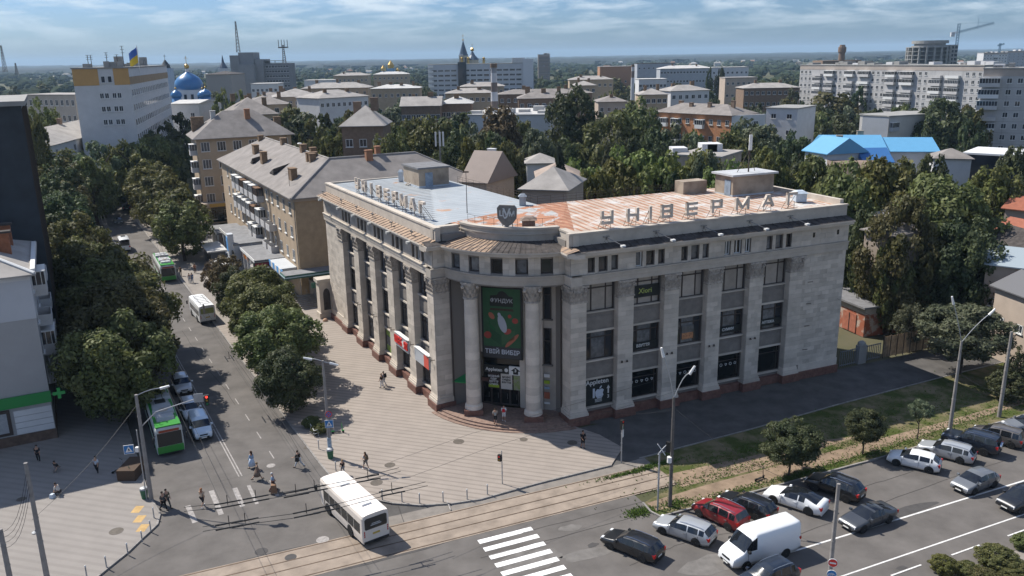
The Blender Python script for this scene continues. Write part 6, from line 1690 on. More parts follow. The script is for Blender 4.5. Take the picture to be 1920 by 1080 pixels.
b=MB();b.box(38.4,40.4,-.7,1.65,5.4,5.9,FL);b.box(38.45,40.35,-.7,1.6,PZ,.9,FL);b.build('pier_moulding',M_stone,gp)
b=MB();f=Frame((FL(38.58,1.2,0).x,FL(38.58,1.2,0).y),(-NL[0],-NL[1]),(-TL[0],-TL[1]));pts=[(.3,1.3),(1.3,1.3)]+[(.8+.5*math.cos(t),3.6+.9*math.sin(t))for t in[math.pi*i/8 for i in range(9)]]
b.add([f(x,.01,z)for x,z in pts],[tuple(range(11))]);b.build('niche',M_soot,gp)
gw=thing('gate_wall','low wall and closed gate between the store and the corner shop','gate',FL(44,-1,PZ))
b=MB();b.box(40.2,50.5,-.5,-.2,PZ,3.2,FL);b.build('gate_leaf',mat('gate_pale',(.30,.27,.24),.8),gw)
# next block of flats up the street
h,fr,W,z,fz=house('tall ochre flats up the street with a big hipped slate roof and corner balconies',(368,262,190),(545,250,199),14,M_ochre,M_slate,5,6,rise=5.6,ww=1.9,wh=2.1,cat='apartment building',name='apartment_building',over=.9,mull=2)
f2=Frame((fr(0,-22,0).x,fr(0,-22,0).y),fr.n,-fr.t)
for k in range(1,5):
 balcony(h,Frame((fr(0,-1.2,0).x,fr(0,-1.2,0).y),fr.n,-fr.t),-1.4,fz*k+.2,2.6,1,M_balc,1.5)
for u,d,hh,w,m in((4.8,-6.4,3.4,1.1,M_slate3),(7.0,-7.5,2.4,2.4,M_brick),(12.2,-4.6,3.6,1.2,M_brick2),(1.5,-9,2.0,2.8,M_brick),(19,-5,1.5,1.6,M_brick)):
 chimney(h,fr(u,d,z+2.2),w,1.0,hh,m,fr)
b=MB();b.box(-1.5,W*.45,.02,2.4,4.1,5.0,fr);b.build('shop_canopy',M_pink,h)
b=MB();b.box(1.0,5.6,2.4,2.45,4.2,4.9,fr);b.build('shop_name',mat('shop_name_gold',(.42,.27,.07),.6),h)
b=MB();b.box(1.5,4.6,.02,.05,.3,3.9,fr);b.build('shop_doorway',M_glass_black,h)
for i,(L,R,dep,rise,lb)in enumerate((((430,218,262),(520,212,268),20,5,'slate hipped roof just behind the tall ochre flats'),((455,198,330),(545,194,336),22,5,'second slate hipped roof up the street behind the tall flats'),((470,190,400),(548,187,405),25,6,'third and farthest slate hipped roof up the street'))):
 house(lb,L,R,dep,M_ochre,M_slate,4,5,rise=rise,ww=1.6,wh=1.8,cat='apartment building',name='apartment_building',chims=3)
# white corner house with the pharmacy
wh_=thing('apartment_building','white rendered corner house at the left edge with a green pharmacy sign','apartment building',FL(20,40,0))
WE=Frame((FL(13.5,35.5,0).x,FL(13.5,35.5,0).y),NL,(-TL[0],-TL[1]))
WS=Frame((FL(13.5,35.5,0).x,FL(13.5,35.5,0).y),TL,(-NL[0],-NL[1]))
b=MB();b.box(0,16,-16,0,1.1,12.6,WE);b.build('wall',mat('warm_white_render',(.33,.325,.32),.92,noise=.05,scale=.6,detail=9),wh_)
b=MB();b.box(-.03,16,-16,.04,12.6,16.4,WE);b.build('insulated_top_storey',mat('new_white_render',(.46,.47,.49),.9,noise=.03,scale=1),wh_)
b=MB();b.box(-.05,16,-16,.05,16.4,17.0,WE);b.build('eaves_moulding',M_whitewall,wh_)
b=MB();b.box(-.06,16,-16,.08,0,1.1,WE);b.build('base_course',mat('brown_base',(.12,.08,.06),.9,noise=.3,scale=2),wh_)
for i in range(4):
 b=MB();b.box(.05,3.3,.02,.1,1.2+i*.62,1.78+i*.62,WE);b.build('rusticated_band',M_whitewall,wh_)
b=MB();roof_hip(b,WE,0,16,0,-16,17.0,3.4,.6);b.build('roof',M_slate2,wh_)
b=MB();b.tube(WE(-.5,.5,17.1),WE(7.6,-7.6,20.35),.16,n=6);b.build('hip_flashing',M_frame_white,wh_)
b=MB();b.box(-.55,-.15,-15,-.4,17.0,17.35,WE);b.build('street_gutter',M_frame_white,wh_)
for d0 in(-6.2,-11.0):
 b=MB();b.box(1.4,14,d0-.7,d0,17.2,20.0,WE);b.build('firewall',mat('firewall_brick',(.26,.105,.055),.9,noise=.2,scale=3),wh_)
 b=MB();b.box(1.2,14,d0-.85,d0+.1,20.0,20.2,WE);b.build('firewall_cap',M_soot,wh_)
for k in range(4):
 for u in(5.6,11.0):
  put_window(wh_,WE,u,5.8+k*3.1,2.1,1.55,2,d=.05)
for k in range(4):
 balcony(wh_,WS,5.5,4.6+k*3.1,3.2,1 if k%2 else 0,M_balc,1.2);balcony(wh_,WS,12.0,4.6+k*3.1,3.0,0,M_balc,1.2)
 for u in(2.4,9):put_window(wh_,WS,u,5.4+k*3.1,1.4,1.5,1)
b=MB();b.box(3.6,6.0,.05,.16,1.3,3.9,WE);b.build('shop_window_frame',M_frame_dark,wh_)
b=MB();b.box(3.9,5.7,.16,.2,1.6,3.6,WE);b.build('shop_window',mat('paper_behind_glass',(.30,.31,.32),.3,noise=.15,scale=3),wh_)
b=MB();b.box(6.3,7.4,.05,.2,.3,3.8,WE);b.build('green_door_panel',mat('pharmacy_green',(.03,.22,.055),.6),wh_)
ph=thing('pharmacy_sign','long green pharmacy fascia with pale letters on the white corner house','sign',WE(3,.3,4.2))
b=MB();b.box(-.1,16,.1,.3,4.05,5.15,WE);b.build('fascia',mat('pharmacy_green',(.03,.22,.055),.6),ph)
lettering('аптека',1.0,mat('pharmacy_letter',(.36,.42,.34),.6),ph,WE(7.55,.34,4.6),WE,bold=.01,flip=True)
gc=thing('pharmacy_cross','green cross sign sticking out from the corner of the white house','sign',WE(-.6,.2,4.6))
b=MB();b.box(-.95,-.65,.1,.22,4.2,5.3,WE);b.box(-1.35,-.65+.4,.09,.23,4.6,4.92,WE);b.build('cross',mat('cross_green',(.05,.36,.09),.5),gc)
b=MB();b.tube(WE(-.3,.16,4.75),WE(.1,.16,4.75),.03,n=4);b.build('bracket',M_steel,gc)
pst=thing('pharmacy_steps','dark steps with a rail before the pharmacy door','stairs',WE(7,1.5,PZ))
for i in range(5):
 b=MB();b.box(5.6,10,.1,2.4-i*.4,PZ+i*.16,PZ+(i+1)*.16,WE);b.build('step',M_concrete,pst)
b=MB()
for z in(.7,1.0):b.tube(WE(5.6,2.3,PZ+z),WE(5.6,.3,PZ+z+.5),.03,n=4)
b.tube(WE(5.6,2.3,PZ),WE(5.6,2.3,PZ+1.0),.03,n=4);b.build('handrail',M_steel,pst)
# dark glass building up the street
gb=thing('glass_building','tall dark glass and metal building at the left edge','office building',FL(42,42,0))
GS=Frame((FL(30,34.2,0).x,FL(30,34.2,0).y),TL,(-NL[0],-NL[1]))
b=MB();b.box(0,22,-18,0,0,31.8,GS);b.build('wall',mat('dark_metal_cladding',(.035,.042,.05),.5,noise=.25,scale=.5),gb)
b=MB();b.box(-.4,22.4,-18.4,.4,31.8,32.3,GS);b.build('roof_slab',M_concrete,gb)
for i in range(12):
 b=MB();b.box(i*1.85+.2,i*1.85+.3,0,.14,.5,31.5,GS);b.build('facade_fin',M_letter_side,gb)
for k in range(8):
 for i in range(6):
  b=MB();b.box(i*3.7+.4,i*3.7+3.4,.01,.05,3+k*3.6,5.4+k*3.6,GS);b.build('window_band',glass_mat('dark_facade_glass',(.015,.02,.028)),gb)
b=MB();b.lathe([(.9,0),(1.1,.5),(.8,1.1),(.2,1.5)],10,GS(13,-4,32.3));b.build('gilt_finial',mat('gilt',(.5,.33,.1),.3,metal=.8),gb)
# grey roofed block left of the street and the pale long block
house('low pale block with a grey slate roof behind the left street trees',(96,277,205),(258,226,282),15,M_whitewall,M_slate2,4,12,rise=3.2,ww=1.4,wh=1.6,cat='apartment building',name='apartment_building',chims=4,chim_m=M_brownbrick)
house('pale long four-storey block left of the orange-topped one',(42,182,300),(139,176,290),14,mat('cream_block',(.40,.36,.31),.9,noise=.08,scale=.4),M_slate2,5,10,roofkind='flat',ww=1.3,wh=2.0,cat='apartment building',name='apartment_building')
# white block with the orange top storey
L_,M_,R_=(134,130,223),(240,127.5,228),(312,124,320)
h,fr,W,z,fz=house('white seven-storey block with an orange top storey, flags and aerials on its roof',L_,M_,13,M_whitewall,M_concrete,1,0,roofkind='flat',cat='office building',name='office_building')
p0,p1=GY(*M_),GY(*R_);t=p1-p0;out=Vector((t.y,-t.x,0)).normalized()
if out.x*p0.x+out.y*p0.y>0:out=-out
f2=Frame((p0.x,p0.y),t,out);W2=math.hypot(t.x,t.y)
b=MB();b.box(.01,W2,-13,-.01,0,z-.02,f2);b.build('side_wing',M_whitewall,h)
b=MB();b.box(-.1,W2+.2,-13.2,.2,z+.005,z+.345,f2);b.build('wing_roof',M_concrete,h)
M_otop=mat('orange_cladding',(.50,.30,.12),.85,noise=.06,scale=.5)
b=MB();b.box(0,6.0,.0,.08,z-4.2,z-.02,fr);b.build('orange_panel',M_otop,h)
b=MB();b.box(9.6,W,.0,.08,z-4.2,z-.02,fr);b.build('orange_panel',M_otop,h)
b=MB();b.box(0,W2,.0,.08,z-4.2,z-2.2,f2);b.build('faded_orange_band',mat('faded_orange',(.33,.24,.15),.9,noise=.12,scale=.5),h)
for u in(7.0,8.6):put_window(h,fr,u,z-3.6,1.0,1.7,0,d=.09)
for k in range(3):
 for u in(6.2,7.4,9.2,10.4):put_window(h,fr,u,z-7.6-k*3.4,1.0,1.4,1)
for k in range(6):
 for i in range(22):put_window(h,f2,W2*(i+.7)/23,z-7.2-k*3.9,2.2,1.7,1)
rb=random.Random(4)
for i in range(9):
 u,d=rb.uniform(1,W-1),rb.uniform(-10,-2);b=MB();b.box(u-.7,u+.7,d-.6,d+.6,z+.35,z+rb.uniform(.8,2.0),fr);b.build('roof_unit',M_concrete,h)
for i in range(8):
 u,d=rb.uniform(2,W2*.8),rb.uniform(-8,-2);b=MB();b.box(u-2,u+2,d-1,d+1,z+.35,z+rb.uniform(1.0,3.4),f2);b.build('roof_unit',M_concrete,h)
for x,y,hh in((232,118,4.2),(201,118,2.6),(166,122,2),(172,122,2),(221,122,2)):
 q=GY(x,y,236);b=MB();b.tube(Vector((q.x,q.y,z)),Vector((q.x,q.y,z+hh+1.5)),.09,n=4)
 for q_ in(.7,.85,1):b.tube(Vector((q.x-.5,q.y,z+(hh+1.5)*q_)),Vector((q.x+.5,q.y,z+(hh+1.5)*q_)),.06,n=4)
 b.build('aerial',M_letter_side,h)
fl=thing('flag','blue and yellow flag on a pole above the white block with the orange top','flag',GY(261,124,245))
q=fl.location;b=MB();b.tube(q+Vector((0,0,-2)),q+Vector((0,0,5.6)),.1,n=5);b.build('flagpole',M_frame_white,fl)
for nm,c,z0,z1 in(('flag_blue',(.06,.14,.42),3.2,5.2),('flag_yellow',(.6,.42,.03),1.1,3.2)):
 b=MB();n=6
 for i in range(n):
  x0,x1=-.1-i*.42,-.1-(i+1)*.42;y0,y1=.25*math.sin(i*1.3),.25*math.sin((i+1)*1.3);dz0,dz1=-.30*i,-.30*(i+1)
  b.add([q+Vector((x0,y0,z0+dz0)),q+Vector((x1,y1,z0+dz1)),q+Vector((x1,y1,z1+dz1)),q+Vector((x0,y0,z1+dz0))],((0,1,2,3),))
 b.build(nm,mat(nm,c,.8),fl)
# blue-domed church
def dome_profile(R,h):
 return[(R,0),(R*1.07,h*.12),(R*1.08,h*.28),(R*1.0,h*.48),(R*.8,h*.68),(R*.5,h*.84),(R*.2,h*.95),(R*.08,h*1.02),(R*.06,h*1.1)]
Mdome=mat('dome_blue',(.04,.155,.34),.3,spec=.5,noise=.06,scale=.5);Mgilt=mat('gilt',(.5,.33,.1),.3,metal=.8)
def cross(b,p,h):
 b.tube(p,p+Vector((0,0,h)),h*.035,n=4);b.tube(p+Vector((-h*.25,0,h*.66)),p+Vector((h*.25,0,h*.66)),h*.03,n=4);b.tube(p+Vector((-h*.14,0,h*.82)),p+Vector((h*.14,0,h*.82)),h*.03,n=4)
YC=400
ch=thing('church','white church with a large blue dome, gilt ball and small blue side domes','church',GY(355,190,YC)*1)
c=GY(355,168,YC);ch.location=(c.x,c.y,0)
Rd=22.5*YC/FPX*1.03;zd=c.z
b=MB();b.lathe([(Rd*.98,zd-6.5),(Rd*.98,zd)],20,(c.x,c.y,0));b.build('drum',M_whitewall,ch)
for i in range(12):
 a=math.pi*2*i/12;f=Frame((c.x+Rd*.985*math.cos(a),c.y+Rd*.985*math.sin(a)),(-math.sin(a),math.cos(a)),(math.cos(a),math.sin(a)));b=MB();b.box(-.6,.6,0,.1,zd-5,zd-2,f);b.build('drum_window',M_wglass,ch)
b=MB();b.lathe(dome_profile(Rd,8.0),24,(c.x,c.y,zd));b.build('dome',Mdome,ch,smooth=True)
b=MB();b.lathe([(.9,zd+8.0),(.7,zd+9.4)],10,(c.x,c.y,0));b.build('lantern',M_whitewall,ch)
b=MB();b.ball((c.x,c.y,zd+10.4),1.15,10);b.build('gilt_ball',Mgilt,ch,smooth=True)
b=MB();cross(b,Vector((c.x,c.y,zd+11.4)),3.6);b.build('cross',Mgilt,ch)
b=MB();b.box(c.x-11,c.x+11,c.y-9,c.y+9,0,zd-6.4);b.build('wall',M_whitewall,ch)
for x,y in((331,182),(381,182),(386,180)):
 q=GY(x,y,YC-10);b=MB();b.lathe([(2.1,0),(2.1,q.z-0)],12,(q.x,q.y,0));b.lathe(dome_profile(2.3,3.2),12,(q.x,q.y,q.z));b.build('side_dome',Mdome,ch,smooth=True)
 b=MB();b.ball((q.x,q.y,q.z+3.9),.45,8);cross(b,Vector((q.x,q.y,q.z+4.2)),1.6);b.build('cross',Mgilt,ch)
house('white church annex with a pale sloping roof right of the white block',(320,192,330),(372,196,330),22,M_whitewall,M_slate3,2,2,rise=1.5,ww=1.6,wh=2.4,cat='church hall',name='church_hall',roofkind='gable')
bt=thing('bell_tower','pale blue bell tower with a dark cap behind the white block','tower',(*GY(311,150,480)[:2],0))
q=GY(311,128,480);b=MB();b.box(q.x-3,q.x+3,q.y-3,q.y+3,0,q.z);b.build('shaft',mat('pale_blue_wall',(.34,.42,.52),.8),bt)
b=MB();b.lathe([(2.6,q.z),(2.4,q.z+1.5),(1.2,q.z+3.2),(.3,q.z+4.5)],10,(q.x,q.y,0));cross(b,Vector((q.x,q.y,q.z+4.4)),3);b.build('cap',mat('dark_cap',(.05,.06,.07),.6),bt)
# grey tower with setbacks and the two lattice masts
tw=thing('office_tower','grey concrete tower with a stepped roof, windowless slab and long lower wing','office building',(*GY(470,150,620)[:2],0))
def slabpx(x0,x1,top,Y,dep,name,m,par,base=0.0):
 a,c=GY(x0,top,Y),GY(x1,top,Y);b=MB();b.box(a.x,c.x,Y,Y+dep,base,a.z);return b.build(name,m,par),a,c
Mtw=mat('tower_grey',(.24,.245,.25),.9,noise=.08,scale=.2)
slabpx(430,447,104,620,22,'slab',Mtw,tw);o_,a,c=slabpx(447,475,121,617,22,'middle_block',Mtw,tw);slabpx(446,474,98.5,621,16,'upper_block',Mtw,tw)
slabpx(477,492,111,622,20,'stair_tower',Mtw,tw);o_,a2,c2=slabpx(492,541,119,626,18,'wing',mat('wing_grey',(.20,.205,.215),.9,noise=.1,scale=.2),tw)
f=Frame((a2.x,626),(1,0),(0,-1))
for k in range(8):
 for i in range(9):
  put_window(tw,f,(c2.x-a2.x)*(i+.5)/9,a2.z-3.2-k*3.4,1.7,1.7,1)
b=MB();b.box(a2.x-1,c2.x-6,626,640,a2.z+1.6,a2.z+2.0);b.box(a2.x+1,a2.x+1.4,626,626.4,a2.z,a2.z+1.7);b.box(a2.x+9,a2.x+9.4,626,626.4,a2.z,a2.z+1.7);b.build('roof_canopy',M_concrete,tw)
def mast(x,ytop,ybot,Y,label,plat=False,col=M_letter_side,w=1.2):
 p,q=GY(x,ybot,Y),GY(x+(ybot-ytop)*-.016,ytop,Y);m_=thing('lattice_mast',label,'mast',(p.x,Y,p.z));b=MB();n=9
 q=Vector((p.x,Y,q.z))
 for i in range(n):
  z0,z1=lerp(p.z,q.z,i/n),lerp(p.z,q.z,(i+1)/n);w0,w1=w*(1-i/n*.75),w*(1-(i+1)/n*.75)
  cs=lambda w,z:[Vector((p.x+sx*w/2,Y+sy*w/2,z))for sx,sy in((-1,-1),(1,-1),(1,1),(-1,1))]
  A,B=cs(w0,z0),cs(w1,z1)
  for j in range(4):b.tube(A[j],B[j],.16,n=3);b.tube(A[j],B[(j+1)%4],.1,n=3)
 b.build('lattice',col,m_)
 if plat:
  b=MB();b.box(p.x-3.4,p.x+3.4,Y-1,Y+1,q.z-2.2,q.z-1.4)
  for x_ in(-3.2,-1,1,3.2):b.tube((p.x+x_,Y,q.z-2),(p.x+x_,Y,q.z+3.5),.25,n=4)
  b.build('antenna_platform',col,m_)
 return m_
mast(447,40,98,625,'thin tall lattice mast on top of the grey tower',w=2.2)
mast(533.5,84,118,630,'shorter lattice mast with an antenna platform on the tower wing',True,w=2.2)
mast(10,85,135,700,'red-grey lattice mast at the far left edge of the horizon',w=2.4)
mast(32,118,140,750,'small mast right of the far left one',w=2)
sp=thing('church_tower','white church belfry with a dark spire left of the grey tower','church',(*GY(419,140,900)[:2],0))
q=GY(419,128,900);b=MB();b.box(q.x-4.5,q.x+4.5,896,904,0,q.z);b.build('belfry',M_whitewall,sp);b=MB();b.lathe([(4.4,q.z),(3.6,q.z+2),(1.4,q.z+6),(.9,q.z+9),(.2,q.z+13)],8,(q.x,900,0));b.build('spire',mat('dark_spire',(.06,.08,.12),.6),sp)
house('long dark-roofed civic block with tall windows between the church and the grey tower',(385,140,560),(432,139,560),30,mat('dim_cream',(.3,.28,.26),.9),M_soot,1,6,rise=3,ww=3,wh=9,cat='civic building',name='civic_building',zfloor=15)
# hospital
hs=house('long white hospital block with ribbon windows and a glass stair slab',(802,124,640),(1000,116,640),18,mat('hospital_white',(.46,.48,.51),.85,noise=.04,scale=.2),M_concrete,1,0,roofkind='flat',cat='hospital',name='hospital')
h,fr,W,z,fz=hs
for k in range(7):
 zz=z-5.2-k*3.5
 for i in range(16):
  if i in(4,):continue
  put_window(h,fr,W*(i+.5)/16.2+2.2,zz,3.9,1.5,3)
b=MB();b.box(W*.285,W*.365,.05,1.2,0,z+1.6,fr);b.build('glass_stair_slab',glass_mat('stair_glass',(.05,.06,.075)),h)
for k in range(8):
 b=MB();b.box(.2,4.0,.05,1.4,z-2.2-k*3.5,z-.7-k*3.5,fr);b.build('end_balcony',M_frame_white,h)
b=MB();b.box(W*.8,W*.92,-8,0,z,z+4,fr);b.build('roof_cabin',M_whitewall,h)
b=MB();b.box(W*.9,W,.02,.8,0,z+3,fr);b.build('white_end_slab',mat('hospital_white2',(.52,.54,.57),.85),h)
# cathedral spires behind the hospital
ct=thing('cathedral','cathedral with a tall blue-grey spire and a gilt-topped tent roof behind the hospital','church',(*GY(876,115,900)[:2],0))
Msp=mat('spire_slate',(.055,.085,.13),.5);Mstone2=mat('cathedral_stone',(.52,.47,.38),.85)
q=GY(869,104,900);b=MB();b.box(q.x-4.6,q.x+4.6,896,904,0,q.z);b.build('belfry',Mstone2,ct)
ap_=GY(869,76,900);b=MB();b.lathe([(5.2,q.z),(4.4,q.z+1.2),(2.2,lerp(q.z,ap_.z,.55)),(.5,ap_.z-1),(.2,ap_.z)],8,(q.x,900,0));b.build('spire',Msp,ct)
b=MB();b.ball((q.x,900,ap_.z+.6),.9,8);cross(b,Vector((q.x,900,ap_.z+1.2)),5);b.build('cross',Mgilt,ct)
for dx in(-1,1):
 b=MB();b.box(q.x+dx*2.2-.9,q.x+dx*2.2+.9,895.8,896.05,q.z-7,q.z-2);b.build('belfry_opening',M_wglass,ct)
q=GY(886,112,905);b=MB();b.lathe([(6.4,0),(6.4,q.z)],12,(q.x,905,0));b.build('drum',Mstone2,ct)
ap_=GY(886,97,905);b=MB();b.lathe([(7.0,q.z),(5.8,q.z+1.4),(2.6,lerp(q.z,ap_.z,.6)),(1.0,ap_.z)],10,(q.x,905,0));b.build('tent_roof',Msp,ct)
b=MB();b.ball((q.x,905,ap_.z+2),1.9,10);cross(b,Vector((q.x,905,ap_.z+3.6)),4.5);b.build('gilt_dome',Mgilt,ct)
for x,y in((866,112),(878,112),(907,112)):
 q=GY(x,y,893);b=MB();b.lathe([(1.3,q.z-8),(1.3,q.z)],8,(q.x,893,0));b.ball((q.x,893,q.z+1.3),1.5,8);b.build('small_gilt_dome',Mgilt,ct)
# striped factory chimneys
def stack(x,top,bot,Y,r0,r1,bands,label):
 p,q=GY(x,bot,Y),GY(x,top,Y);s=thing('factory_chimney',label,'factory chimney',(p.x,Y,0));n=len(bands);zs=[0]+list(np.linspace(p.z,q.z,n+1))
 zs=list(np.linspace(p.z,q.z,n+1));b=MB();b.lathe([(r0*1.05,0),(r0,p.z)],16,(p.x,Y,0));b.build('shaft_foot',M_whitewall,s)
 for i,m in enumerate(bands):
  a,c=lerp(r0,r1,i/n),lerp(r0,r1,(i+1)/n);b=MB();b.lathe([(a,zs[i]),(c,zs[i+1])],16,(p.x,Y,0));b.build('shaft_band',m,s)
 b=MB();b.lathe([(r1*1.25,q.z-1.2),(r1*1.25,q.z)],16,(p.x,Y,0));b.build('rim',M_brownbrick,s)
Mband=mat('band_brown',(.17,.14,.125),.9,noise=.15,scale=.5);Mbandw=mat('band_white',(.5,.5,.51),.85,noise=.08,scale=.5)
stack(927.5,119,207,262,1.15,.85,(Mband,Mbandw,Mband,Mbandw,mat('band_grey',(.28,.29,.31),.9)),'striped factory chimney with brown and white bands before the hospital')
stack(1186,121,158,470,.95,.7,(Mbandw,Mband,Mbandw),'smaller striped chimney right of the hospital')
# phone mast with three white panels behind the store
pm=thing('phone_antenna','pole with three white phone antenna panels standing behind the store roof','antenna',(*GY(826,330,168)[:2],0))
p,q=GY(827,330,168),GY(827,245,168);b=MB();b.tube((p.x,168,0),(p.x,168,q.z),.28,.16,n=8);b.build('mast',M_steel,pm)
for dx in(-.75,.1,.75):
 b=MB();b.box(p.x+dx-.16,p.x+dx+.16,167.4,167.6,q.z-3.0,q.z-.2);b.build('antenna_panel',M_frame_white,pm)
b=MB();b.tube((p.x-.9,167.6,q.z-.4),(p.x+.9,167.6,q.z-.4),.05,n=4);b.tube((p.x-.9,167.6,q.z-2.2),(p.x+.9,167.6,q.z-2.2),.05,n=4);b.build('bracket',M_steel,pm)
# mid-distance houses
def flats(*a,**k):
 k.setdefault('cat','apartment building');k.setdefault('name','apartment_building');return house(*a,**k)
flats('cream three-storey flats with a long hipped grey roof over the dark yard trees',(598,184,315),(690,180,330),16,M_whitewall,M_slate2,4,9,rise=4.0,chims=2,endbays=3,side='r')
flats('low wing with a pale hipped roof left of the cream flats',(512,182,345),(600,180,350),18,M_ochre,M_slate2,4,7,rise=4.5,chims=3)
flats('flats with a pale roof and dormers behind the cream flats',(565,167,440),(690,163,440),16,M_ochre,M_slate2,4,9,rise=4,chims=3)
flats('brown brick house with a sharp hipped pale roof among the trees',(640,236,176),(718,236,176),11,M_brownbrick,M_slate2,3,3,rise=3.9,chims=2,ww=1.5,wh=1.6,chim_m=M_brownbrick)
h=flats('long brick flats with an orange gable end and a pale ridged roof',(752,200,262),(825,197,262),11,M_brownbrick,M_slate2,3,8,roofkind='gable',rise=2.6,chims=2,wallm2=M_orange_brick)
flats('white-roofed continuation of the long brick flats',(826,195,270),(884,193,270),11,M_brownbrick,M_slate3,3,6,rise=2.2,chims=1)
flats('grey-white roofed flats left of the hospital',(695,168,420),(785,163,420),14,M_ochre,M_slate3,3,8,rise=2.6,chims=4)
flats('flats with a pale hipped roof before the left half of the hospital',(835,176,345),(922,173,345),12,M_ochre,M_slate2,4,8,rise=2.8,chims=2)
flats('second pale-roofed flats directly before the hospital',(862,163,430),(945,161,430),12,M_ochre,M_slate2,4,8,rise=3,chims=2)
h,fr,W,z,fz=flats('brown brick flats with stacked white balconies right of the striped chimney',(972,186,300),(1068,182,300),12,M_brownbrick,M_slate,4,7,rise=2.6,chims=3)
for u in(W*.28,W*.55):
 for k in range(4):balcony(h,fr,u,fz*k+.6,2.6,1 if k%2 else 0,M_frame_white,1.1)
flats('long dark-roofed flats behind the brown brick ones',(935,178,345),(1110,173,345),12,M_brownbrick,M_slate,4,14,rise=2.6,chims=2)
flats('pale house with a pointed hipped roof between the round trees',(1122,191,325),(1176,190,325),14,M_pink,M_slate,3,4,rise=3.2,chims=1)
wr=house('group of low white workshop roofs at the foot of the striped chimney',(878,216,255),(1032,217,250),30,M_whitewall,M_slate3,1,6,roofkind='flat',cat='workshop',name='workshop')
for i in range(7):
 b=MB();h_,fr_,W_=wr[0],wr[1],wr[2];u=W_*(i+.4)/7.2;b.box(u-1.6,u+1.6,-6-i%3*6,-3-i%3*6,wr[3]+.35,wr[3]+1.2+(i%2)*.6,fr_);b.build('roof_light',M_slate3,h_)
h,fr,W,z,fz=flats('orange brick flats with white balconies and a long dark slate roof',(1228,207,262),(1372,219,240),12,M_orange_brick,M_slate,4,10,rise=2.6,chims=4,chim_m=M_brownbrick)
for u in(W*.14,W*.3,W*.62):
 for k in range(4):balcony(h,fr,u,fz*k+.7,2.8,1,M_frame_white,1.1)
E2=Frame((fr(W,0,0).x,fr(W,0,0).y),(.93,.36),(.36,-.93))
b=MB();b.box(.02,11.5,-.5,.15,0,z-.05,E2);b.build('white_end_wall',M_whitewall,h)
for k in range(4):
 for u in(3.2,8.2):put_window(h,E2,u,fz*k+1.4,1.6,1.5,1,d=.16)
flats('small white panel block with a flat roof beside the drooping willow',(1437,203,262),(1496,205,256),16,M_whitewall,M_concrete,4,2,roofkind='flat',ww=1.6)
h,fr,W,z,fz=flats('low panel flats with a loggia side left of the large dark tree',(1613,215,250),(1667,220,240),22,mat('panel_white',(.44,.43,.41),.9,noise=.06,scale=.4),M_concrete,4,3,roofkind='flat',ww=1.5,wh=1.5)
E2=Frame((fr(W,0,0).x,fr(W,0,0).y),(.80,.60),(.60,-.80))
b=MB();b.box(.02,22,-8,-.02,0,z-.04,E2);b.build('loggia_wing',M_bluegrey,h);b=MB();b.box(-.1,22.2,-8.2,.3,z+.005,z+.34,E2);b.build('wing_roof',M_concrete,h)
for k in range(4):
 for u in(2.2,10,17):balcony(h,E2,u,fz*k+.5,3.4,k%2,M_bluegrey,1.2)
 for u in(5.5,13.5):put_window(h,E2,u,fz*k+1.3,1.4,1.5,1)
# nine-storey panel blocks on the right
def panel(label,L,R,dep,fl,bays,stacks,m=M_greywall):
 h,fr,W,z,fz=flats(label,L,R,dep,m,M_concrete,1,0,roofkind='flat')
 top=z-1.9;fz=(top)/fl
 b=MB();b.box(-.02,W+.02,.0,.06,top,z-.02,fr);b.build('attic_band',mat('attic_pink',(.38,.33,.29),.9,noise=.08,scale=.4),h)
 blocked=set()
 for u,w in stacks:
  for k in range(fl):
   balcony(h,fr,W*u,fz*k+.25,w,1 if(int(u*97)+k*7)%4 else 0,M_balc if(k+int(u*50))%3 else M_frame_white,1.3)
 for i in range(bays):
  f=(i+.5)/bays
  if any(abs(f-u)*W<w/2+.6 for u,w in stacks):continue
  for k in range(fl):put_window(h,fr,W*f,fz*k+1.15,1.35,1.45,1)
 rr=random.Random(bays)
 for i in range(int(W/6)):
  u=rr.uniform(1,W-3);b=MB();b.box(u,u+rr.uniform(1,4),-dep*.7,-dep*.3,z+.35,z+rr.uniform(.9,1.9),fr);b.build('roof_cabin',M_whitewall if i%2 else M_concrete,h)
 b=MB()
 for k in range(1,fl):b.box(0,W,-.01,.015,fz*k-.04,fz*k+.04,fr)
 for i in range(1,int(W/6.4)):b.box(i*6.4-.04,i*6.4+.04,-.01,.015,0,top,fr)
 b.build('panel_joint',mat('panel_joint',(.24,.235,.23),.95),h)['kind']='stuff'
 return h
panel('long grey nine-storey panel block with columns of glazed balconies',(1501,123,420),(1846,123,330),13,9,36,((.125,5),(.2,5.5),(.325,5),(.41,6.2),(.56,5),(.645,6.4),(.79,5.4),(.87,6.2)))
panel('nearest tall panel block at the right edge with stacked balconies on its corner',(1846,126,246),(1990,133,236),14,9,7,((.10,5.2),))
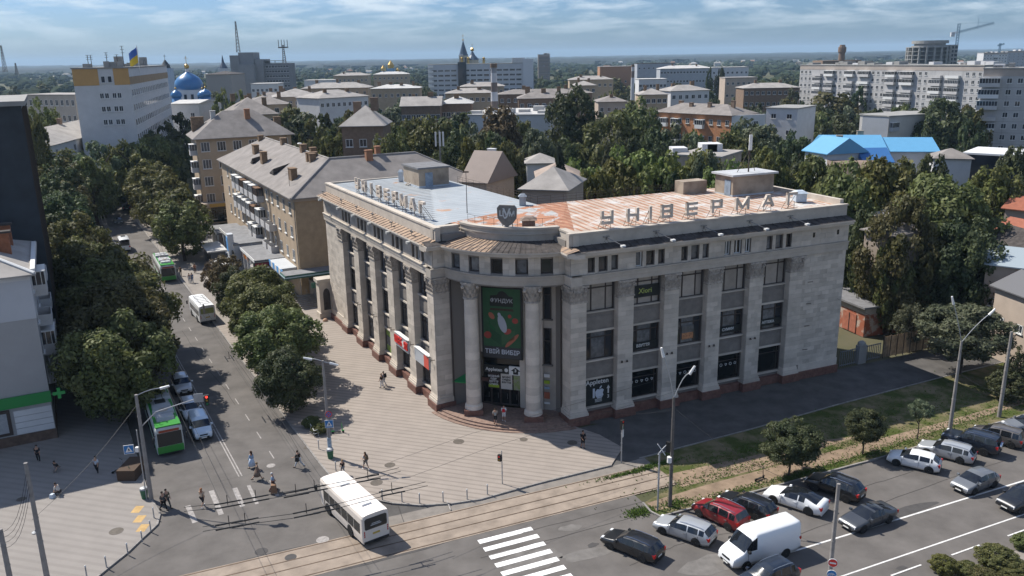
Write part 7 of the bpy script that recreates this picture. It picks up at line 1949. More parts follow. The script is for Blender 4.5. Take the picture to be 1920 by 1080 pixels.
# houses behind the store and on the right
M_blueroof=mat('blue_metal_roof',(.11,.31,.50),.5,spec=.4,noise=.04,scale=1)
h,fr,W,z,fz=house('white house with a large bright blue metal roof',(1552,287,168),(1660,284,166),16,M_whitewall,M_blueroof,1,5,rise=2.7,ww=1.2,wh=1.4,chims=2,chim_m=M_plaster,over=.7,roofkind='gable')
b=MB()
e0=Frame((fr(W,-2,0).x,fr(W,-2,0).y),fr.t,fr.n)
b.box(0,10,-12,0,0,z-.02,e0);b.build('wing_wall',M_whitewall,h);b=MB();roof_hip(b,e0,0,10,0,-12,z+.02,2.2,.6,True);b.build('wing_roof',M_blueroof,h)
house('small white lean-to house with a dark blue roof before the big blue-roofed one',(1622,303,150),(1672,305,150),7,M_whitewall,mat('dark_blue_roof',(.045,.15,.36),.5),1,2,rise=2.2,roofkind='gable',over=.4)
house('white front gable of the blue-roofed house',(1510,282,156),(1552,288,150),8,M_whitewall,M_blueroof,1,2,rise=2.6,roofkind='gable',over=.5)
house('low white kiosk row with a grey tiled roof right of the blue-roofed house',(1752,296,160),(1822,298,158),6,M_whitewall,M_slate,1,4,rise=1.6,ww=1.2,wh=1.4)
house('glass-fronted pavilion with a flat white-edged canopy at the right',(1808,287,165),(1925,297,158),12,M_wglass,M_frame_white,1,7,roofkind='flat',ww=.3,wh=2.6,mull=0,cat='pavilion',name='pavilion')
br=thing('barrel_roof_shed','shed with a rusty brown barrel roof below the blue-roofed house','shed',(*GY(1600,320,146)[:2],0))
p,q=GY(1556,318,146),GY(1660,318,144);t=q-p;f=Frame((p.x,p.y),t,Vector((t.y,-t.x,0))if t.y<0 or True else t);Lq=math.hypot(t.x,t.y)
if f.n.y>0:f.n=-f.n
b=MB();pr=[(-4+4*math.cos(a),p.z-1.8+3.0*math.sin(a))for a in[math.pi*i/10 for i in range(11)]]+[(-8,0),(0,0)]
b.extrude_profile(pr,0,Lq,f);b.build('barrel_vault',mat('rusty_barrel',(.22,.165,.13),.9,noise=.25,scale=.5,detail=9),br)
house('house with a brown hipped metal roof and a white chimney behind the store',(868,338,138),(912,345,136),10,M_pink,mat('brown_metal_roof',(.23,.185,.16),.7,noise=.08,scale=.5),2,2,rise=4.6,roofkind='gable',over=.5,chims=1,chim_m=M_frame_white)
house('bungalow with a grey slate roof at the foot of the conifer',(978,352,120),(1062,358,118),11,M_pink,M_slate2,1,4,rise=2.6,ww=1.3,wh=1.4)
house('long house with a rust-streaked roof behind the conifer',(1010,335,134),(1090,335,134),9,M_pink,mat('rust_slate',(.30,.24,.2),.9,noise=.2,scale=.6),1,4,rise=2.2)
house('low shed with a grey roof among the trees behind the store',(988,306,165),(1040,305,165),7,M_whitewall,M_slate2,1,3,rise=1.6)
house('beige flat-roofed works building with white roof cabins behind the yellow-green trees',(1268,293,165),(1352,296,160),12,M_pink,M_slate2,2,6,roofkind='flat')
for x in(1275,1330,1340):
 q=GY(x,293,168);b=MB();b.box(q.x-1.5,q.x+1.5,168,172,q.z,q.z+1.6+(x>1320)*.8);tag(b.build('roof_cabin_block',M_whitewall,loc=(q.x,170,q.z)),{1275:'low white cabin at the left of the beige works roof',1330:'white cabin in the middle of the beige works roof',1340:'tall white cabin at the right of the beige works roof'}[x],'roof cabin')
house('white shed with a small window left of the huge maple',(1636,402,118),(1668,408,116),6,M_whitewall,M_slate2,1,2,rise=1.0,ww=.8,wh=.9,cat='shed',name='shed')
house('low grey-roofed shed below the white one by the store',(1622,430,108),(1680,440,104),7,M_pink,M_slate,1,1,rise=1.0,cat='shed',name='shed')
for L,R,m,lb in(((1862,432,118),(1935,448,112),mat('red_tile_roof',(.28,.10,.06),.8,noise=.15,scale=2),'house with a red tiled roof right of the huge maple'),((1850,452,108),(1930,470,100),M_soot,'shed with a dark felt roof below the red-tiled house'),((1850,492,100),(1935,505,97),mat('bluegrey_metal_roof',(.30,.35,.38),.5),'shed with a blue-grey metal roof at the right edge'),((1868,535,96),(1940,562,90),mat('dark_metal_roof',(.13,.13,.135),.6),'shed with a dark grey metal roof at the right edge'),((1885,390,135),(1935,395,132),mat('red_tile_roof',(.28,.10,.06),.8),'white house with a red roof edge far right above the sheds')):
 house(lb,L,R,7,M_pink,m,1,2,rise=1.7,ww=1.0,wh=1.0,roofkind='gable',chims=0)
gg=thing('garage','peeling red and white brick garage with a grey felt roof beside the store','garage',FR(41,-6,0))
GA=Frame((G(1568,612).x,G(1568,612).y),(G(1627,634)-G(1568,612)),(.3,-1));
p0,p1=G(1568,610),G(1618,632);t=p1-p0;GA=Frame((p0.x,p0.y),t,(t.y,-t.x));Wg=t.length
b=MB();b.box(-3,Wg,-5.2,0,0,3.9,GA);b.build('wall',mat('peeling_paint',(.30,.10,.055),.9,col2=(.42,.36,.30),noise=1,scale=.9,contrast=(.48,.6),detail=9),gg)
b=MB();b.box(-3,Wg+.02,-5.2,.02,3.0,3.9,GA);b.build('white_top_band',mat('dirty_white',(.42,.38,.33),.9,noise=.15,scale=1),gg)
b=MB();b.box(-3.4,Wg+.5,-5.7,.6,3.9,4.15,GA);b.build('roof',M_roofslab,gg)
b=MB();b.box(1.2,3.8,.02,.1,.1,2.6,GA);b.build('garage_door',mat('faded_red_door',(.33,.12,.075),.8,noise=.25,scale=2),gg)
b=MB();b.box(2.45,2.55,.1,.14,.1,2.6,GA);b.build('door_seam',M_trim,gg)
fe=thing('yard_fence','tall rusty slatted fence between the garage and the umbrella-shaped tree','fence',G(1700,650))
p0,p1=G(1654,672),G(1741,655);t=p1-p0;f=Frame((p0.x,p0.y),t,(t.y,-t.x));n=7
for i in range(n+1):
 b=MB();u=t.length*i/n;b.box(u-.05,u+.05,-.05,.05,0,2.9,f);b.build('post',M_letter_side,fe)
for i in range(n):
 for q in range(7):
  u=t.length*(i+(q+.5)/7)/n;b=MB();b.box(u-t.length/n/16,u+t.length/n/16,-.015,.015,.15,2.75+RNG.uniform(-.05,.05),f);b.build('slat',mat('rusty_slat',(.26,.19,.12),.9,noise=.3,scale=2,obj=.25),fe)
for z in(.9,2.2):
 b=MB();b.box(0,t.length,-.05,-.02,z,z+.07,f);b.build('rail',M_letter_side,fe)
gt=thing('yard_gate','grey metal gate with a round-topped stone pier beside the store end wall','gate',G(1615,680))
p0,p1=G(1572,690),G(1650,672);t=p1-p0;f=Frame((p0.x,p0.y),t,(t.y,-t.x));
b=MB();b.box(t.length*.42,t.length*.60,-.3,.3,0,2.3,f);b.lathe([(.5,0),(.45,.3),(.2,.5)],10,f(t.length*.51,0,2.3));b.build('pier',M_concrete,gt)
for a0,a1 in((.02,.40),(.62,.98)):
 b=MB();b.box(t.length*a0,t.length*a1,-.03,.03,.2,.3,f);b.box(t.length*a0,t.length*a1,-.03,.03,1.9,2.0,f)
 for i in range(9):u=lerp(t.length*a0,t.length*a1,i/8);b.box(u-.03,u+.03,-.03,.03,.1,2.05,f)
 b.build('gate_leaf',mat('gate_grey',(.16,.17,.18),.6),gt)
# far right: round tower under construction and its crane
rt=thing('round_tower','round concrete tower under construction behind the panel block','building under construction',(*GY(1748,100,800)[:2],0))
c=GY(1742,88,815);R_=38*800/FPX
b=MB()
for k in range(7):
 z=c.z-k*3.6;b.lathe([(R_,z-.6),(R_,z)],28,(c.x,815,0))
b.build('floor_slab',M_concrete,rt)['kind']='stuff'
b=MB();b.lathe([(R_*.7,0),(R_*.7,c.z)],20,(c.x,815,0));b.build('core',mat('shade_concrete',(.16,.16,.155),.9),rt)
for i in range(18):
 a=math.pi*2*i/18;b=MB();b.box(c.x+(R_-.8)*math.cos(a)-.8,c.x+(R_-.8)*math.cos(a)+.8,815+(R_-.8)*math.sin(a)-.8,815+(R_-.8)*math.sin(a)+.8,0,c.z);b.build('column',M_concrete,rt)
cc=GY(1748,76,818);b=MB();b.lathe([(R_*.82,c.z),(R_*.82,c.z+1.2)],24,(c.x+2,818,0));b.lathe([(R_*.82,c.z+3),(R_*.82,cc.z)],24,(c.x+2,818,0));b.lathe([(R_*.7,c.z),(R_*.7,cc.z)],20,(c.x+2,818,0));b.build('top_storey',M_concrete,rt)
a,d_=GY(1775,84,810),GY(1797,84,810);b=MB();b.box(a.x,d_.x,810,830,0,a.z);b.build('square_wing',M_concrete,rt)
f=Frame((a.x,810),(1,0),(0,-1))
for k in range(7):
 for i in range(3):
  b=MB();b.box(1+i*3.6,3.6+i*3.6,0,.1,a.z-3.4-k*3.6,a.z-1.2-k*3.6,f);b.build('opening',M_wglass,rt)
cr=thing('tower_crane','blue tower crane with a long jib beside the round tower','crane',(*GY(1794,84,835)[:2],0))
Mcr=mat('crane_blue',(.06,.14,.22),.6)
p,q=GY(1794,84,835),GY(1797,44,835)
def lattice(b,A,B,w,n,r=.18):
 A=Vector(A);B=Vector(B);d=(B-A).normalized();x=d.orthogonal().normalized();y=d.cross(x)
 for i in range(n):
  s0,s1=A.lerp(B,i/n),A.lerp(B,(i+1)/n);C0=[s0+x*sx*w/2+y*sy*w/2 for sx,sy in((-1,-1),(1,-1),(1,1),(-1,1))];C1=[v-s0+s1 for v in C0]
  for j in range(4):b.tube(C0[j],C1[j],r,n=3);b.tube(C0[j],C1[(j+1)%4],r*.7,n=3)
b=MB();lattice(b,(p.x,835,30),(p.x,835,q.z),2.0,12);b.build('mast',Mcr,cr)
j0,j1=GY(1790,58,835),GY(1864,43,835)
b=MB();lattice(b,(p.x,835,q.z-8),(j1.x,835,j1.z),1.5,14,.15);b.build('jib',Mcr,cr)
b=MB();lattice(b,(p.x,835,q.z-8),(p.x-6,835,q.z-9),1.4,3,.15);b.box(p.x-7,p.x-3.5,834,836,q.z-12,q.z-8);b.build('counterweight',M_whitewall,cr)
b=MB();b.tube((p.x+18,835,q.z-5.5),(p.x+18,835,q.z+5),.14,n=4);b.tube((p.x,835,q.z),(j1.x-5,835,j1.z+.6),.1,n=4);b.build('tie_bar',Mcr,cr)
wt=thing('water_tower','brown brick tower with a bulging head on the horizon left of the round tower','tower',(*GY(1577,118,760)[:2],0))
p,q=GY(1577,118,760),GY(1578,84,760);b=MB();b.lathe([(2.9,0),(2.6,q.z-7),(3.4,q.z-6),(3.4,q.z-2),(2.6,q.z-1.8),(2.2,q.z)],12,(p.x,760,0));b.build('shaft',M_brownbrick,wt)
b=MB();b.box(p.x-18,p.x+16,755,780,0,p.z+2.2);b.build('roof_house',M_brownbrick,wt)
panel('white new block under construction at the right end of the horizon',(1845,99,1000),(1890,99,1000),14,9,8,((.5,4),),M_whitewall)
panel('grey new block at the right end of the horizon',(1890,96,1040),(1975,95,1040),14,9,10,(),M_bluegrey)
cr2=thing('tower_crane','small distant crane over the new white block','crane',(*GY(1874,96,1005)[:2],0))
p=GY(1874,96,1005);q=GY(1873,81,1005);b=MB();lattice(b,(p.x,1005,30),(p.x,1005,q.z),1.6,8);b.build('mast',Mcr,cr2)
j=GY(1882,82,1005);b=MB();lattice(b,(p.x-3,1005,q.z-2.6),(j.x+1,1005,j.z),1.2,4);b.build('jib',Mcr,cr2)
panel('square brown-grey tower block right of the hospital near the horizon',(1009,103,980),(1031,102,980),14,9,5,(),mat('brown_panel',(.25,.215,.19),.9))
for L,R,dep,wall,roof,fl_,by,kind,lb in(((1238,129,640),(1335,127,640),16,M_bluegrey,M_slate3,4,16,'hip','long blue-grey institute with a pale roof left of the poplars'),((1335,127,660),(1404,126,660),16,M_whitewall,M_slate3,3,8,'flat','white end block of the institute right of the poplars'),((1360,146,520),(1420,146,520),14,M_pink,M_slate2,3,6,'flat','pinkish two-level block before the institute'),((1395,166,400),(1500,163,400),14,M_brownbrick,M_slate2,4,10,'hip','dark brick flats with orange chimneys left of the long panel block'),((1258,171,345),(1330,168,350),12,M_whitewall,M_slate2,4,6,'hip','white-ended flats below the poplars'),((1200,178,330),(1252,176,330),12,M_ochre,M_slate2,4,5,'hip','grey flats with a hipped roof behind the orange brick ones'),((1198,150,480),(1250,148,480),14,M_whitewall,M_slate3,3,8,'flat','long low white hall right of the smaller striped chimney'),((1068,150,520),(1150,148,520),14,M_ochre,M_slate2,3,8,'hip','flats with a pale roof right of the hospital foot'),((1075,160,430),(1118,160,430),14,M_ochre,M_slate2,4,4,'hip','ochre flats right below the hospital end'),((1125,126,720),(1190,124,720),20,mat('orange_shed',(.36,.2,.12),.9),M_slate2,1,6,'flat','orange market hall under a curved pale roof near the horizon'),((1195,120,800),(1265,118,800),20,M_bluegrey,M_soot,3,8,'flat','dark grey hall near the horizon right of the market hall'),((700,140,760),(765,138,760),14,M_ochre,M_slate3,3,8,'hip','far flats with a pale roof left of the hospital'),((570,152,560),(625,150,560),14,M_whitewall,M_slate3,2,6,'flat','bright white-roofed hall right of the grey tower'),((625,142,680),(690,141,680),14,M_ochre,M_slate2,3,8,'hip','far ochre flats behind the bright white-roofed hall'),((470,158,500),(520,157,500),14,M_whitewall,M_slate3,3,6,'flat','white building at the foot of the grey tower')):
 flats(lb,L,R,dep,wall,roof,fl_,by,roofkind=kind,rise=3.2,ww=1.5,wh=1.6,chims=2 if kind=='hip' else 0)
bc=thing('church','small blue church with gilt domes in the haze left of the hospital','church',(*GY(733,140,980)[:2],0))
for x,y,r in((719,133,3),(733,128,4),(746,136,2.5)):
 q=GY(x,y,980);b=MB();b.box(q.x-r,q.x+r,980-r,980+r,0,q.z);b.build('tower',mat('church_blue',(.22,.36,.5),.8),bc)
 b=MB();b.lathe([(r*.9,q.z),(r*.9,q.z+r),(r*.3,q.z+r*1.8),(.1,q.z+r*2.2)],10,(q.x,980,0));b.build('gilt_dome',Mgilt,bc)
for cx,top,w,Y,lb in((1331,126,15,560,'left one of the two tall poplars before the institute'),(1351,122,22,560,'right and taller one of the two poplars before the institute')):
 tree_px(cx,top,w,Y,lb,low=.03,leaf='dark',lod=2,shape='tall',name='poplar_tree')
MT='trees scattered between the roofs of the town'
rt_=random.Random(21);rg=random.Random(33)
for x0,x1,y0,y1,Y0,Y1,n in((500,740,205,250,195,290,16),(720,880,208,262,180,260,16),(880,1230,238,300,160,205,18),(1225,1445,238,266,165,225,18),(1440,1510,248,290,160,240,9),(1500,1750,314,345,122,142,14),(1090,1490,285,345,124,150,20),(1740,1850,205,262,215,300,8),(1500,1730,186,218,290,390,16),(500,1000,166,204,330,450,34),(1000,1500,162,194,315,430,28),(130,330,262,330,190,260,10)):
 for i in range(n):
  x,y,Y=rg.uniform(x0,x1),rg.uniform(y0,y1),rg.uniform(Y0,Y1);q=GY(x,y,Y)
  if not 5<q.z<19:continue
  if Y<170 and(630<x<725 or 860<x<1090)and y<330:continue
  tree((q.x,Y,0),q.z*1.06,rg.uniform(3.2,5.8),'one of the leafy trees massed in the yard belt behind the store',leaf=rg.choice(('street','street','light','dark','grey')if Y<160 else('street','dark','dark','grey')),lod=1 if Y<200 else 2 if Y<420 else 3,low=.06,group='trees massed in the yard belt',name='yard_tree',seed=i+int(x))
spots=[(560,262),(700,250),(760,196),(790,205),(720,195),(640,190),(520,160),(500,158),(860,148),(840,155),(1010,168),(1040,162),(1060,150),(1085,140),(1100,132),(1070,128),(1130,145),(1150,155),(1160,170),(1185,172),(1210,168),(1270,158),(1290,150),(1310,145),(1375,160),(1395,150),(1420,145),(1450,150),(1480,148),(1440,165),(1460,175),(1480,190),(1500,185),(1530,190),(1460,205),(1410,200),(1395,190),(380,160),(400,175),(360,240),(345,250),(300,250),(285,255),(120,190),(30,180),(640,160),(665,160),(690,155),(700,148),(590,150),(560,155),(545,150),(800,162),(780,158),(765,165),(1640,200),(1690,205),(1745,205),(1780,210),(1590,200),(1545,205),(1500,205),(950,205),(1000,200),(905,200),(790,215),(740,205),(890,185),(930,185),(915,150),(1225,190),(1190,200)]
for i in range(250):
 if i<len(spots):x,y=spots[i]
 else:
  x=rt_.uniform(-40,1950);y=rt_.choice((rt_.uniform(128,160),rt_.uniform(133,200)))
 hor=122.7-.01745*x
 if y-hor<14:y=hor+14
 h=rt_.uniform(10,17);D=(36-h)*FPX/(y-hor)
 if D<205:continue
 q=GY(x,y,D);R=rt_.uniform(4,8)
 tree((q.x,D,0),max(6,q.z),R,'one of the many green trees standing between the roofs of the town',leaf=rt_.choice(('street','dark','street','grey')),lod=2 if D<420 else 3,low=.05,group=MT,name='town_tree',seed=i)
FH='small far houses towards the forest'
for i in range(150):
 x=rt_.uniform(-60,1960);hor=122.7-.01745*x;y=hor+rt_.uniform(9,30);D=36*FPX/(y-hor)
 q=G(x,y);w=rt_.uniform(9,22);dp=rt_.uniform(9,12);hh=rt_.choice((4,4.5,7,10));a=rt_.uniform(-.5,.5)
 f=Frame((q.x,q.y),(math.cos(a),math.sin(a)),(math.sin(a),-math.cos(a)))
 t_=thing('far_house','one of the small far houses dotted in the haze before the forest','house',(q.x,q.y,0),FH)
 b=MB();b.box(-w/2,w/2,-dp,0,0,hh,f);b.build('wall',rt_.choice((M_whitewall,M_ochre,M_brownbrick,M_greywall)),t_)
 b=MB();roof_hip(b,f,-w/2,w/2,0,-dp,hh,rt_.uniform(1.5,3),.4,i%2==0);b.build('roof',rt_.choice((M_slate2,M_slate3,M_slate3,M_slate,M_brick2)),t_)
def woods(name,n,y0,y1,h0,h1,r0,r1,leaf,seed,label):
 r=np.random.RandomState(seed);V=[];F=[]
 base=[]
 for k in range(7):
  a=2*math.pi*k/7
  base.append((math.cos(a),math.sin(a)))
 for i in range(n):
  Y=r.uniform(y0,y1);X=r.uniform(-.68,.68)*Y;h=r.uniform(h0,h1);R=r.uniform(r0,r1);k0=len(V)
  for ring,(zz,rr)in enumerate(((0.05,.7),(.45,1.0),(.8,.7))):
   for cx,cy in base:V.append((X+cx*R*rr*r.uniform(.75,1.2),Y+cy*R*rr*r.uniform(.75,1.2),h*zz*r.uniform(.9,1.1)))
  V.append((X,Y,h))
  for g in range(2):
   for k in range(7):F.append((k0+g*7+k,k0+g*7+(k+1)%7,k0+g*7+7+(k+1)%7,k0+g*7+7+k))
  for k in range(7):F.append((k0+14+k,k0+14+(k+1)%7,k0+21))
 me=bpy.data.meshes.new(name);me.from_pydata(V,[],F);me.materials.append(leaf);me.update()
 o=bpy.data.objects.new(name,me);COL.objects.link(o);o['kind']='stuff';tag(o,label,'woods');return o
M_farwood=mat('far_foliage',(.032,.044,.026),.95,noise=.3,scale=.02,island=.35,spec=.05)
woods('far_woods',2600,620,3400,7,13,5,12,M_farwood,5,'mass of far garden trees between the last houses and the forest')
r=np.random.RandomState(9);V=[];F=[];nx=220
rows=((3300,0),(3360,15),(4200,19),(5600,21),(8000,24),(12000,26))
for j,(Y,h)in enumerate(rows):
 for i in range(nx+1):
  X=(i/nx*2-1)*.85*Y
  V.append((X,Y+(r.uniform(-120,120)if j in(1,2)else 0)+250*math.sin(i*.19),h*r.uniform(.82,1.12)+(2.2*math.sin(i*.11+j)if j>1 else 0)))
for j in range(len(rows)-1):
 for i in range(nx):
  k=j*(nx+1)+i;F.append((k,k+1,k+nx+2,k+nx+1))
me=bpy.data.meshes.new('forest_hills');me.from_pydata(V,[],F);me.materials.append(mat('forest_canopy',(.016,.024,.022),.95,noise=.3,scale=.01));me.update()
o=bpy.data.objects.new('hills',me);COL.objects.link(o);o['kind']='structure'
# poles, signals, signs, wires
M_conc=mat('pole_concrete',(.25,.235,.22),.95,noise=.18,scale=1.5,detail=8)
M_galv=mat('galvanised',(.36,.37,.38),.5,metal=.4,noise=.1,scale=2)
M_blue=mat('sign_blue_face',(.03,.17,.42),.5);M_wire=mat('wire',(.03,.03,.03),.6)
M_binG=mat('bin_green',(.04,.13,.07),.6)
def HGT(foot,yt):
 p=G(*foot);lo,hi=0,40
 for _ in range(40):
  m=(lo+hi)/2;v=Vector((p.x,p.y,m-CAM_H));y=540-FPX*v.dot(_U)/v.dot(_f)
  if y>yt:lo=m
  else:hi=m
 return p,lo
def pole(label,foot,ytop,r0,r1,m,cat='lamp post',name='lamp_post',z=0.0,group=None):
 p,h=HGT(foot,ytop);t=thing(name,label,cat,(p.x,p.y,z),group)
 b=MB();b.tube((p.x,p.y,z),(p.x,p.y,h),r0,r1,n=10)
 for q in(.35,.55,.8):b.lathe([(lerp(r0,r1,q)+.02,h*q-.05),(lerp(r0,r1,q)+.02,h*q+.05)],10,(p.x,p.y,0))
 b.build('shaft',m,t);return t,p,h
def at_depth(x,y,p):
 return GY(x,y,p.y)
def lamp_arm(t,p,h,x,y,bend=.0):
 q=at_depth(x,y,p);a=Vector((p.x,p.y,h-.1));b=MB();pts=[a.lerp(q,i/6)+Vector((0,0,bend*math.sin(math.pi*i/6)))for i in range(7)]
 b.path(pts,.04,5);b.build('arm',M_galv,t)
 d=(q-a).normalized();b=MB();b.tube(q-d*.25,q+d*.55,.13,.09,n=8);b.build('lamp_head',M_frame_white,t)
def plate(t,c,w,h,m,ang=0.0,rnd=False,name='sign_plate'):
 f=Frame((c.x,c.y),(math.cos(ang),math.sin(ang)),(math.sin(ang),-math.cos(ang)));b=MB()
 if rnd:
  pts=[(w/2*math.cos(k*math.pi/8),c.z+h/2*math.sin(k*math.pi/8))for k in range(16)]
  b.add([f(x,d,z)for d in(0,.04)for x,z in pts],[tuple(range(16)),tuple(range(31,15,-1))]+[(i,(i+1)%16,16+(i+1)%16,16+i)for i in range(16)])
 else:b.box(-w/2,w/2,0,.04,c.z-h/2,c.z+h/2,f)
 o=b.build(name,m,t);return f
def mark(t,f,pts,m,d=.05,name='sign_mark'):
 b=MB();n=len(pts);b.add([f(x,dd,z)for dd in(d-.006,d)for x,z in pts],[tuple(range(n)),tuple(range(2*n-1,n-1,-1))]);b.build(name,m,t)
def crossing_sign(t,c,s,ang):
 f=plate(t,c,s,s,M_frame_white,ang);mark(t,f,[(-s*.45,c.z-s*.45),(s*.45,c.z-s*.45),(s*.45,c.z+s*.45),(-s*.45,c.z+s*.45)],M_blue)
 mark(t,f,[(-s*.36,c.z-s*.3),(s*.36,c.z-s*.3),(0,c.z+s*.36)],M_frame_white,.058)
 mark(t,f,[(-s*.09,c.z-s*.25),(.0,c.z-s*.05),(s*.11,c.z-s*.25),(s*.06,c.z+s*.1),(-s*.05,c.z+s*.1)],M_trim,.066)
def signal(t,c,lit=True,ang=0.0,n=3):
 f=Frame((c.x,c.y),(math.cos(ang),math.sin(ang)),(math.sin(ang),-math.cos(ang)));b=MB();h=.3*n
 b.box(-.16,.16,-.12,.12,c.z-h/2,c.z+h/2,f);b.build('signal_head',M_trim,t)
 for i in range(n):
  z=c.z+h/2-.15-i*.3;col=((.7,.03,.02),(.25,.14,.01),(.01,.12,.05))[i if n==3 else i*2]
  m=mat('lens_%d_%d'%(i,lit),col,.3,emit=3.0 if(lit and i==0)else 0.0);b=MB();pts=[(.1*math.cos(k*math.pi/5),z+.1*math.sin(k*math.pi/5))for k in range(10)]
  b.add([f(x,.13,zz)for x,zz in pts],(tuple(range(10)),));b.build('signal_lens',m,t)
def bin_(foot,label,z=PZ):
 p=G(*foot);t=thing('litter_bin',label,'litter bin',(p.x,p.y,z));b=MB();b.lathe([(.24,z),(.32,z+.75),(.33,z+.85)],12,(p.x,p.y,0));b.build('bin_body',M_binG,t);b=MB();b.lathe([(.34,z+.85),(.3,z+1.0),(.05,z+1.05)],12,(p.x,p.y,0));b.build('bin_lid',M_galv,t)
t,p,h=pole('corner concrete pole with a long traffic signal arm and a street lamp',(284,938),740,.2,.13,M_conc)
lamp_arm(t,p,h,306,727,.15);
b=MB();q=at_depth(384,742,p);a=at_depth(265,800,p);b.path([a,a.lerp(q,.25)+Vector((0,0,.65)),q],.05,6);b.build('signal_arm',M_galv,t)
signal(t,at_depth(389,749,p)+Vector((0,-.1,0)),True,.2);f=plate(t,at_depth(373,745,p)+Vector((0,-.1,0)),.75,.75,M_galv,.2,name='sign_back')
b=MB();s_=at_depth(255,800,p);b.tube(Vector((s_.x,s_.y,PZ)),s_+Vector((0,0,-.3)),.05,n=6);b.build('side_post',M_galv,t)
crossing_sign(t,at_depth(243,841,p)+Vector((0,-.15,0)),.8,.25)
bin_((272,936),'small green bin with a pale lid beside the left junction pole')
b=MB();c=at_depth(258,842,p);b.box(c.x-.14,c.x+.14,c.y-.2,c.y+.1,c.z-.2,c.z+.2);b.build('control_box',M_frame_white,t)
t,p,h=pole('slim concrete lamp post with blue signs at the edge of the plaza',(620,858),676,.17,.1,M_conc,z=PZ)
lamp_arm(t,p,h,580,673,.1);lamp_arm(t,p,h,623,682)
f=plate(t,at_depth(617,775,p)+Vector((0,-.2,0)),.62,.62,mat('sign_red',(.6,.04,.03),.5),.1,True);c=at_depth(617,775,p)
mark(t,f,[(.25*math.cos(k*math.pi/6),c.z+.25*math.sin(k*math.pi/6))for k in range(12)],M_blue)
for s in(1,-1):mark(t,f,[(-.2,c.z-s*.16),(-.16,c.z-s*.2),(.2,c.z+s*.16),(.16,c.z+s*.2)],mat('sign_red',(.6,.04,.03),.5),.06)
crossing_sign(t,at_depth(618,793,p)+Vector((0,-.2,0)),.78,.1)
bin_((620,861),'green litter bin at the foot of the plaza lamp post');b=MB();c=at_depth(621,820,p);b.lathe([(.2,c.z-1.0),(.2,c.z)],10,(p.x,p.y,0));b.build('poster_wrap',mat('poster_pale_blue',(.3,.38,.45),.7,noise=.4,scale=5),t)
t,p,h=pole('dark lamp post with two curved arms on the strip between tracks and cars',(1256,950),745,.17,.11,mat('dark_pole',(.12,.11,.1),.9,noise=.2,scale=2));lamp_arm(t,p,h,1243,664,.45);lamp_arm(t,p,h,1296,697,.5)
b=MB();b.lathe([(.2,h*.42),(.2,h*.47)],8,(p.x-.2,p.y-.1,0));b.build('insulator',M_frame_white,t)
t,p,h=pole('thin steel post with a grey lattice bracket and a dark signal on the strip',(1233,957),848,.08,.07,M_galv,'signal post','signal_post');c=at_depth(1241,843,p)
b=MB()
for d_ in((-.35,.5),(.35,.4),(-.3,-.45),(.3,-.5)):b.tube(c+Vector((0,0,0)),c+Vector((d_[0],0,d_[1])),.035,n=4)
b.tube(c+Vector((-.35,0,.5)),c+Vector((.3,0,-.5)),.04,n=4);b.build('lattice_bracket',M_frame_white,t);signal(t,at_depth(1253,838,p),False,2.5)
t,p,h=pole('thin post with a pedestrian signal standing on the plaza',(942,909),845,.045,.04,M_galv,'signal post','signal_post',PZ);signal(t,at_depth(937,858,p)+Vector((0,-.05,0)),False,-.6,2)
t,p,h=pole('post with a dark signal and a white edge-on sign in the building shadow',(1165,868),800,.06,.06,M_galv,'signal post','signal_post');signal(t,Vector((p.x,p.y,h+.2)),False,.8);plate(t,at_depth(1168,807,p),.3,1.3,M_frame_white,1.1)
t,p,h=pole('tall grey lamp post with two lamps at the right beside the umbrella-shaped tree',(1781,805),640,.2,.1,M_conc);lamp_arm(t,p,h,1787,566,.2);lamp_arm(t,p,h,1858,587,.25)
t,p,h=pole('plain leaning concrete pole at the right edge without a lamp',(1873,782),622,.2,.13,M_conc,'pole','utility_pole')
t,p,h=pole('grey pole with a no-entry sign and a blue bicycle sign at the bottom edge',(1550,1140),907,.15,.12,M_conc,'sign post','sign_post');c=at_depth(1559,1051,p)+Vector((0,-.25,0))
f=plate(t,c,.62,.62,M_frame_white,-.35,True);mark(t,f,[(.28*math.cos(k*math.pi/8),c.z+.28*math.sin(k*math.pi/8))for k in range(16)],mat('sign_red',(.6,.04,.03),.5));mark(t,f,[(-.2,c.z-.055),(.2,c.z-.055),(.2,c.z+.055),(-.2,c.z+.055)],M_frame_white,.06)
c=at_depth(1557,1072,p)+Vector((0,-.25,0));f=plate(t,c,.62,.62,M_frame_white,-.35,True);mark(t,f,[(.28*math.cos(k*math.pi/8),c.z+.28*math.sin(k*math.pi/8))for k in range(16)],M_blue)
b=MB()
for x in(-.13,.13):
 pts=[f(x+.085*math.cos(k*math.pi/5),.06,c.z-.05+.085*math.sin(k*math.pi/5))for k in range(11)];b.path(pts,.012,4)
b.path([f(-.13,.06,c.z-.05),f(-.04,.06,c.z+.1),f(.08,.06,c.z+.1),f(.13,.06,c.z-.05)],.012,4);b.path([f(-.04,.06,c.z+.1),f(0,.06,c.z-.06),f(.08,.06,c.z+.1)],.012,4);b.build('bicycle_mark',M_frame_white,t)
t,p,h=pole('weathered concrete pole with clamps and hanging wires in the bottom left corner',(90,1092),868,.2,.13,M_conc,'pole','utility_pole',PZ);b=MB();c=at_depth(66,1000,p);b.lathe([(.2,c.z),(.22,c.z+.1),(.05,c.z+.2)],10,(c.x,c.y,0));b.tube(c+Vector((0,0,.2)),Vector((p.x,p.y,c.z+.5)),.03,n=4);b.build('bell_loudspeaker',M_galv,t)
t2,p2,h2=pole('cluttered concrete pole cut off by the left edge at the bottom',(30,1140),992,.2,.15,M_conc,'pole','utility_pole',PZ)
b=MB();a=Vector((p.x,p.y,h-.5))
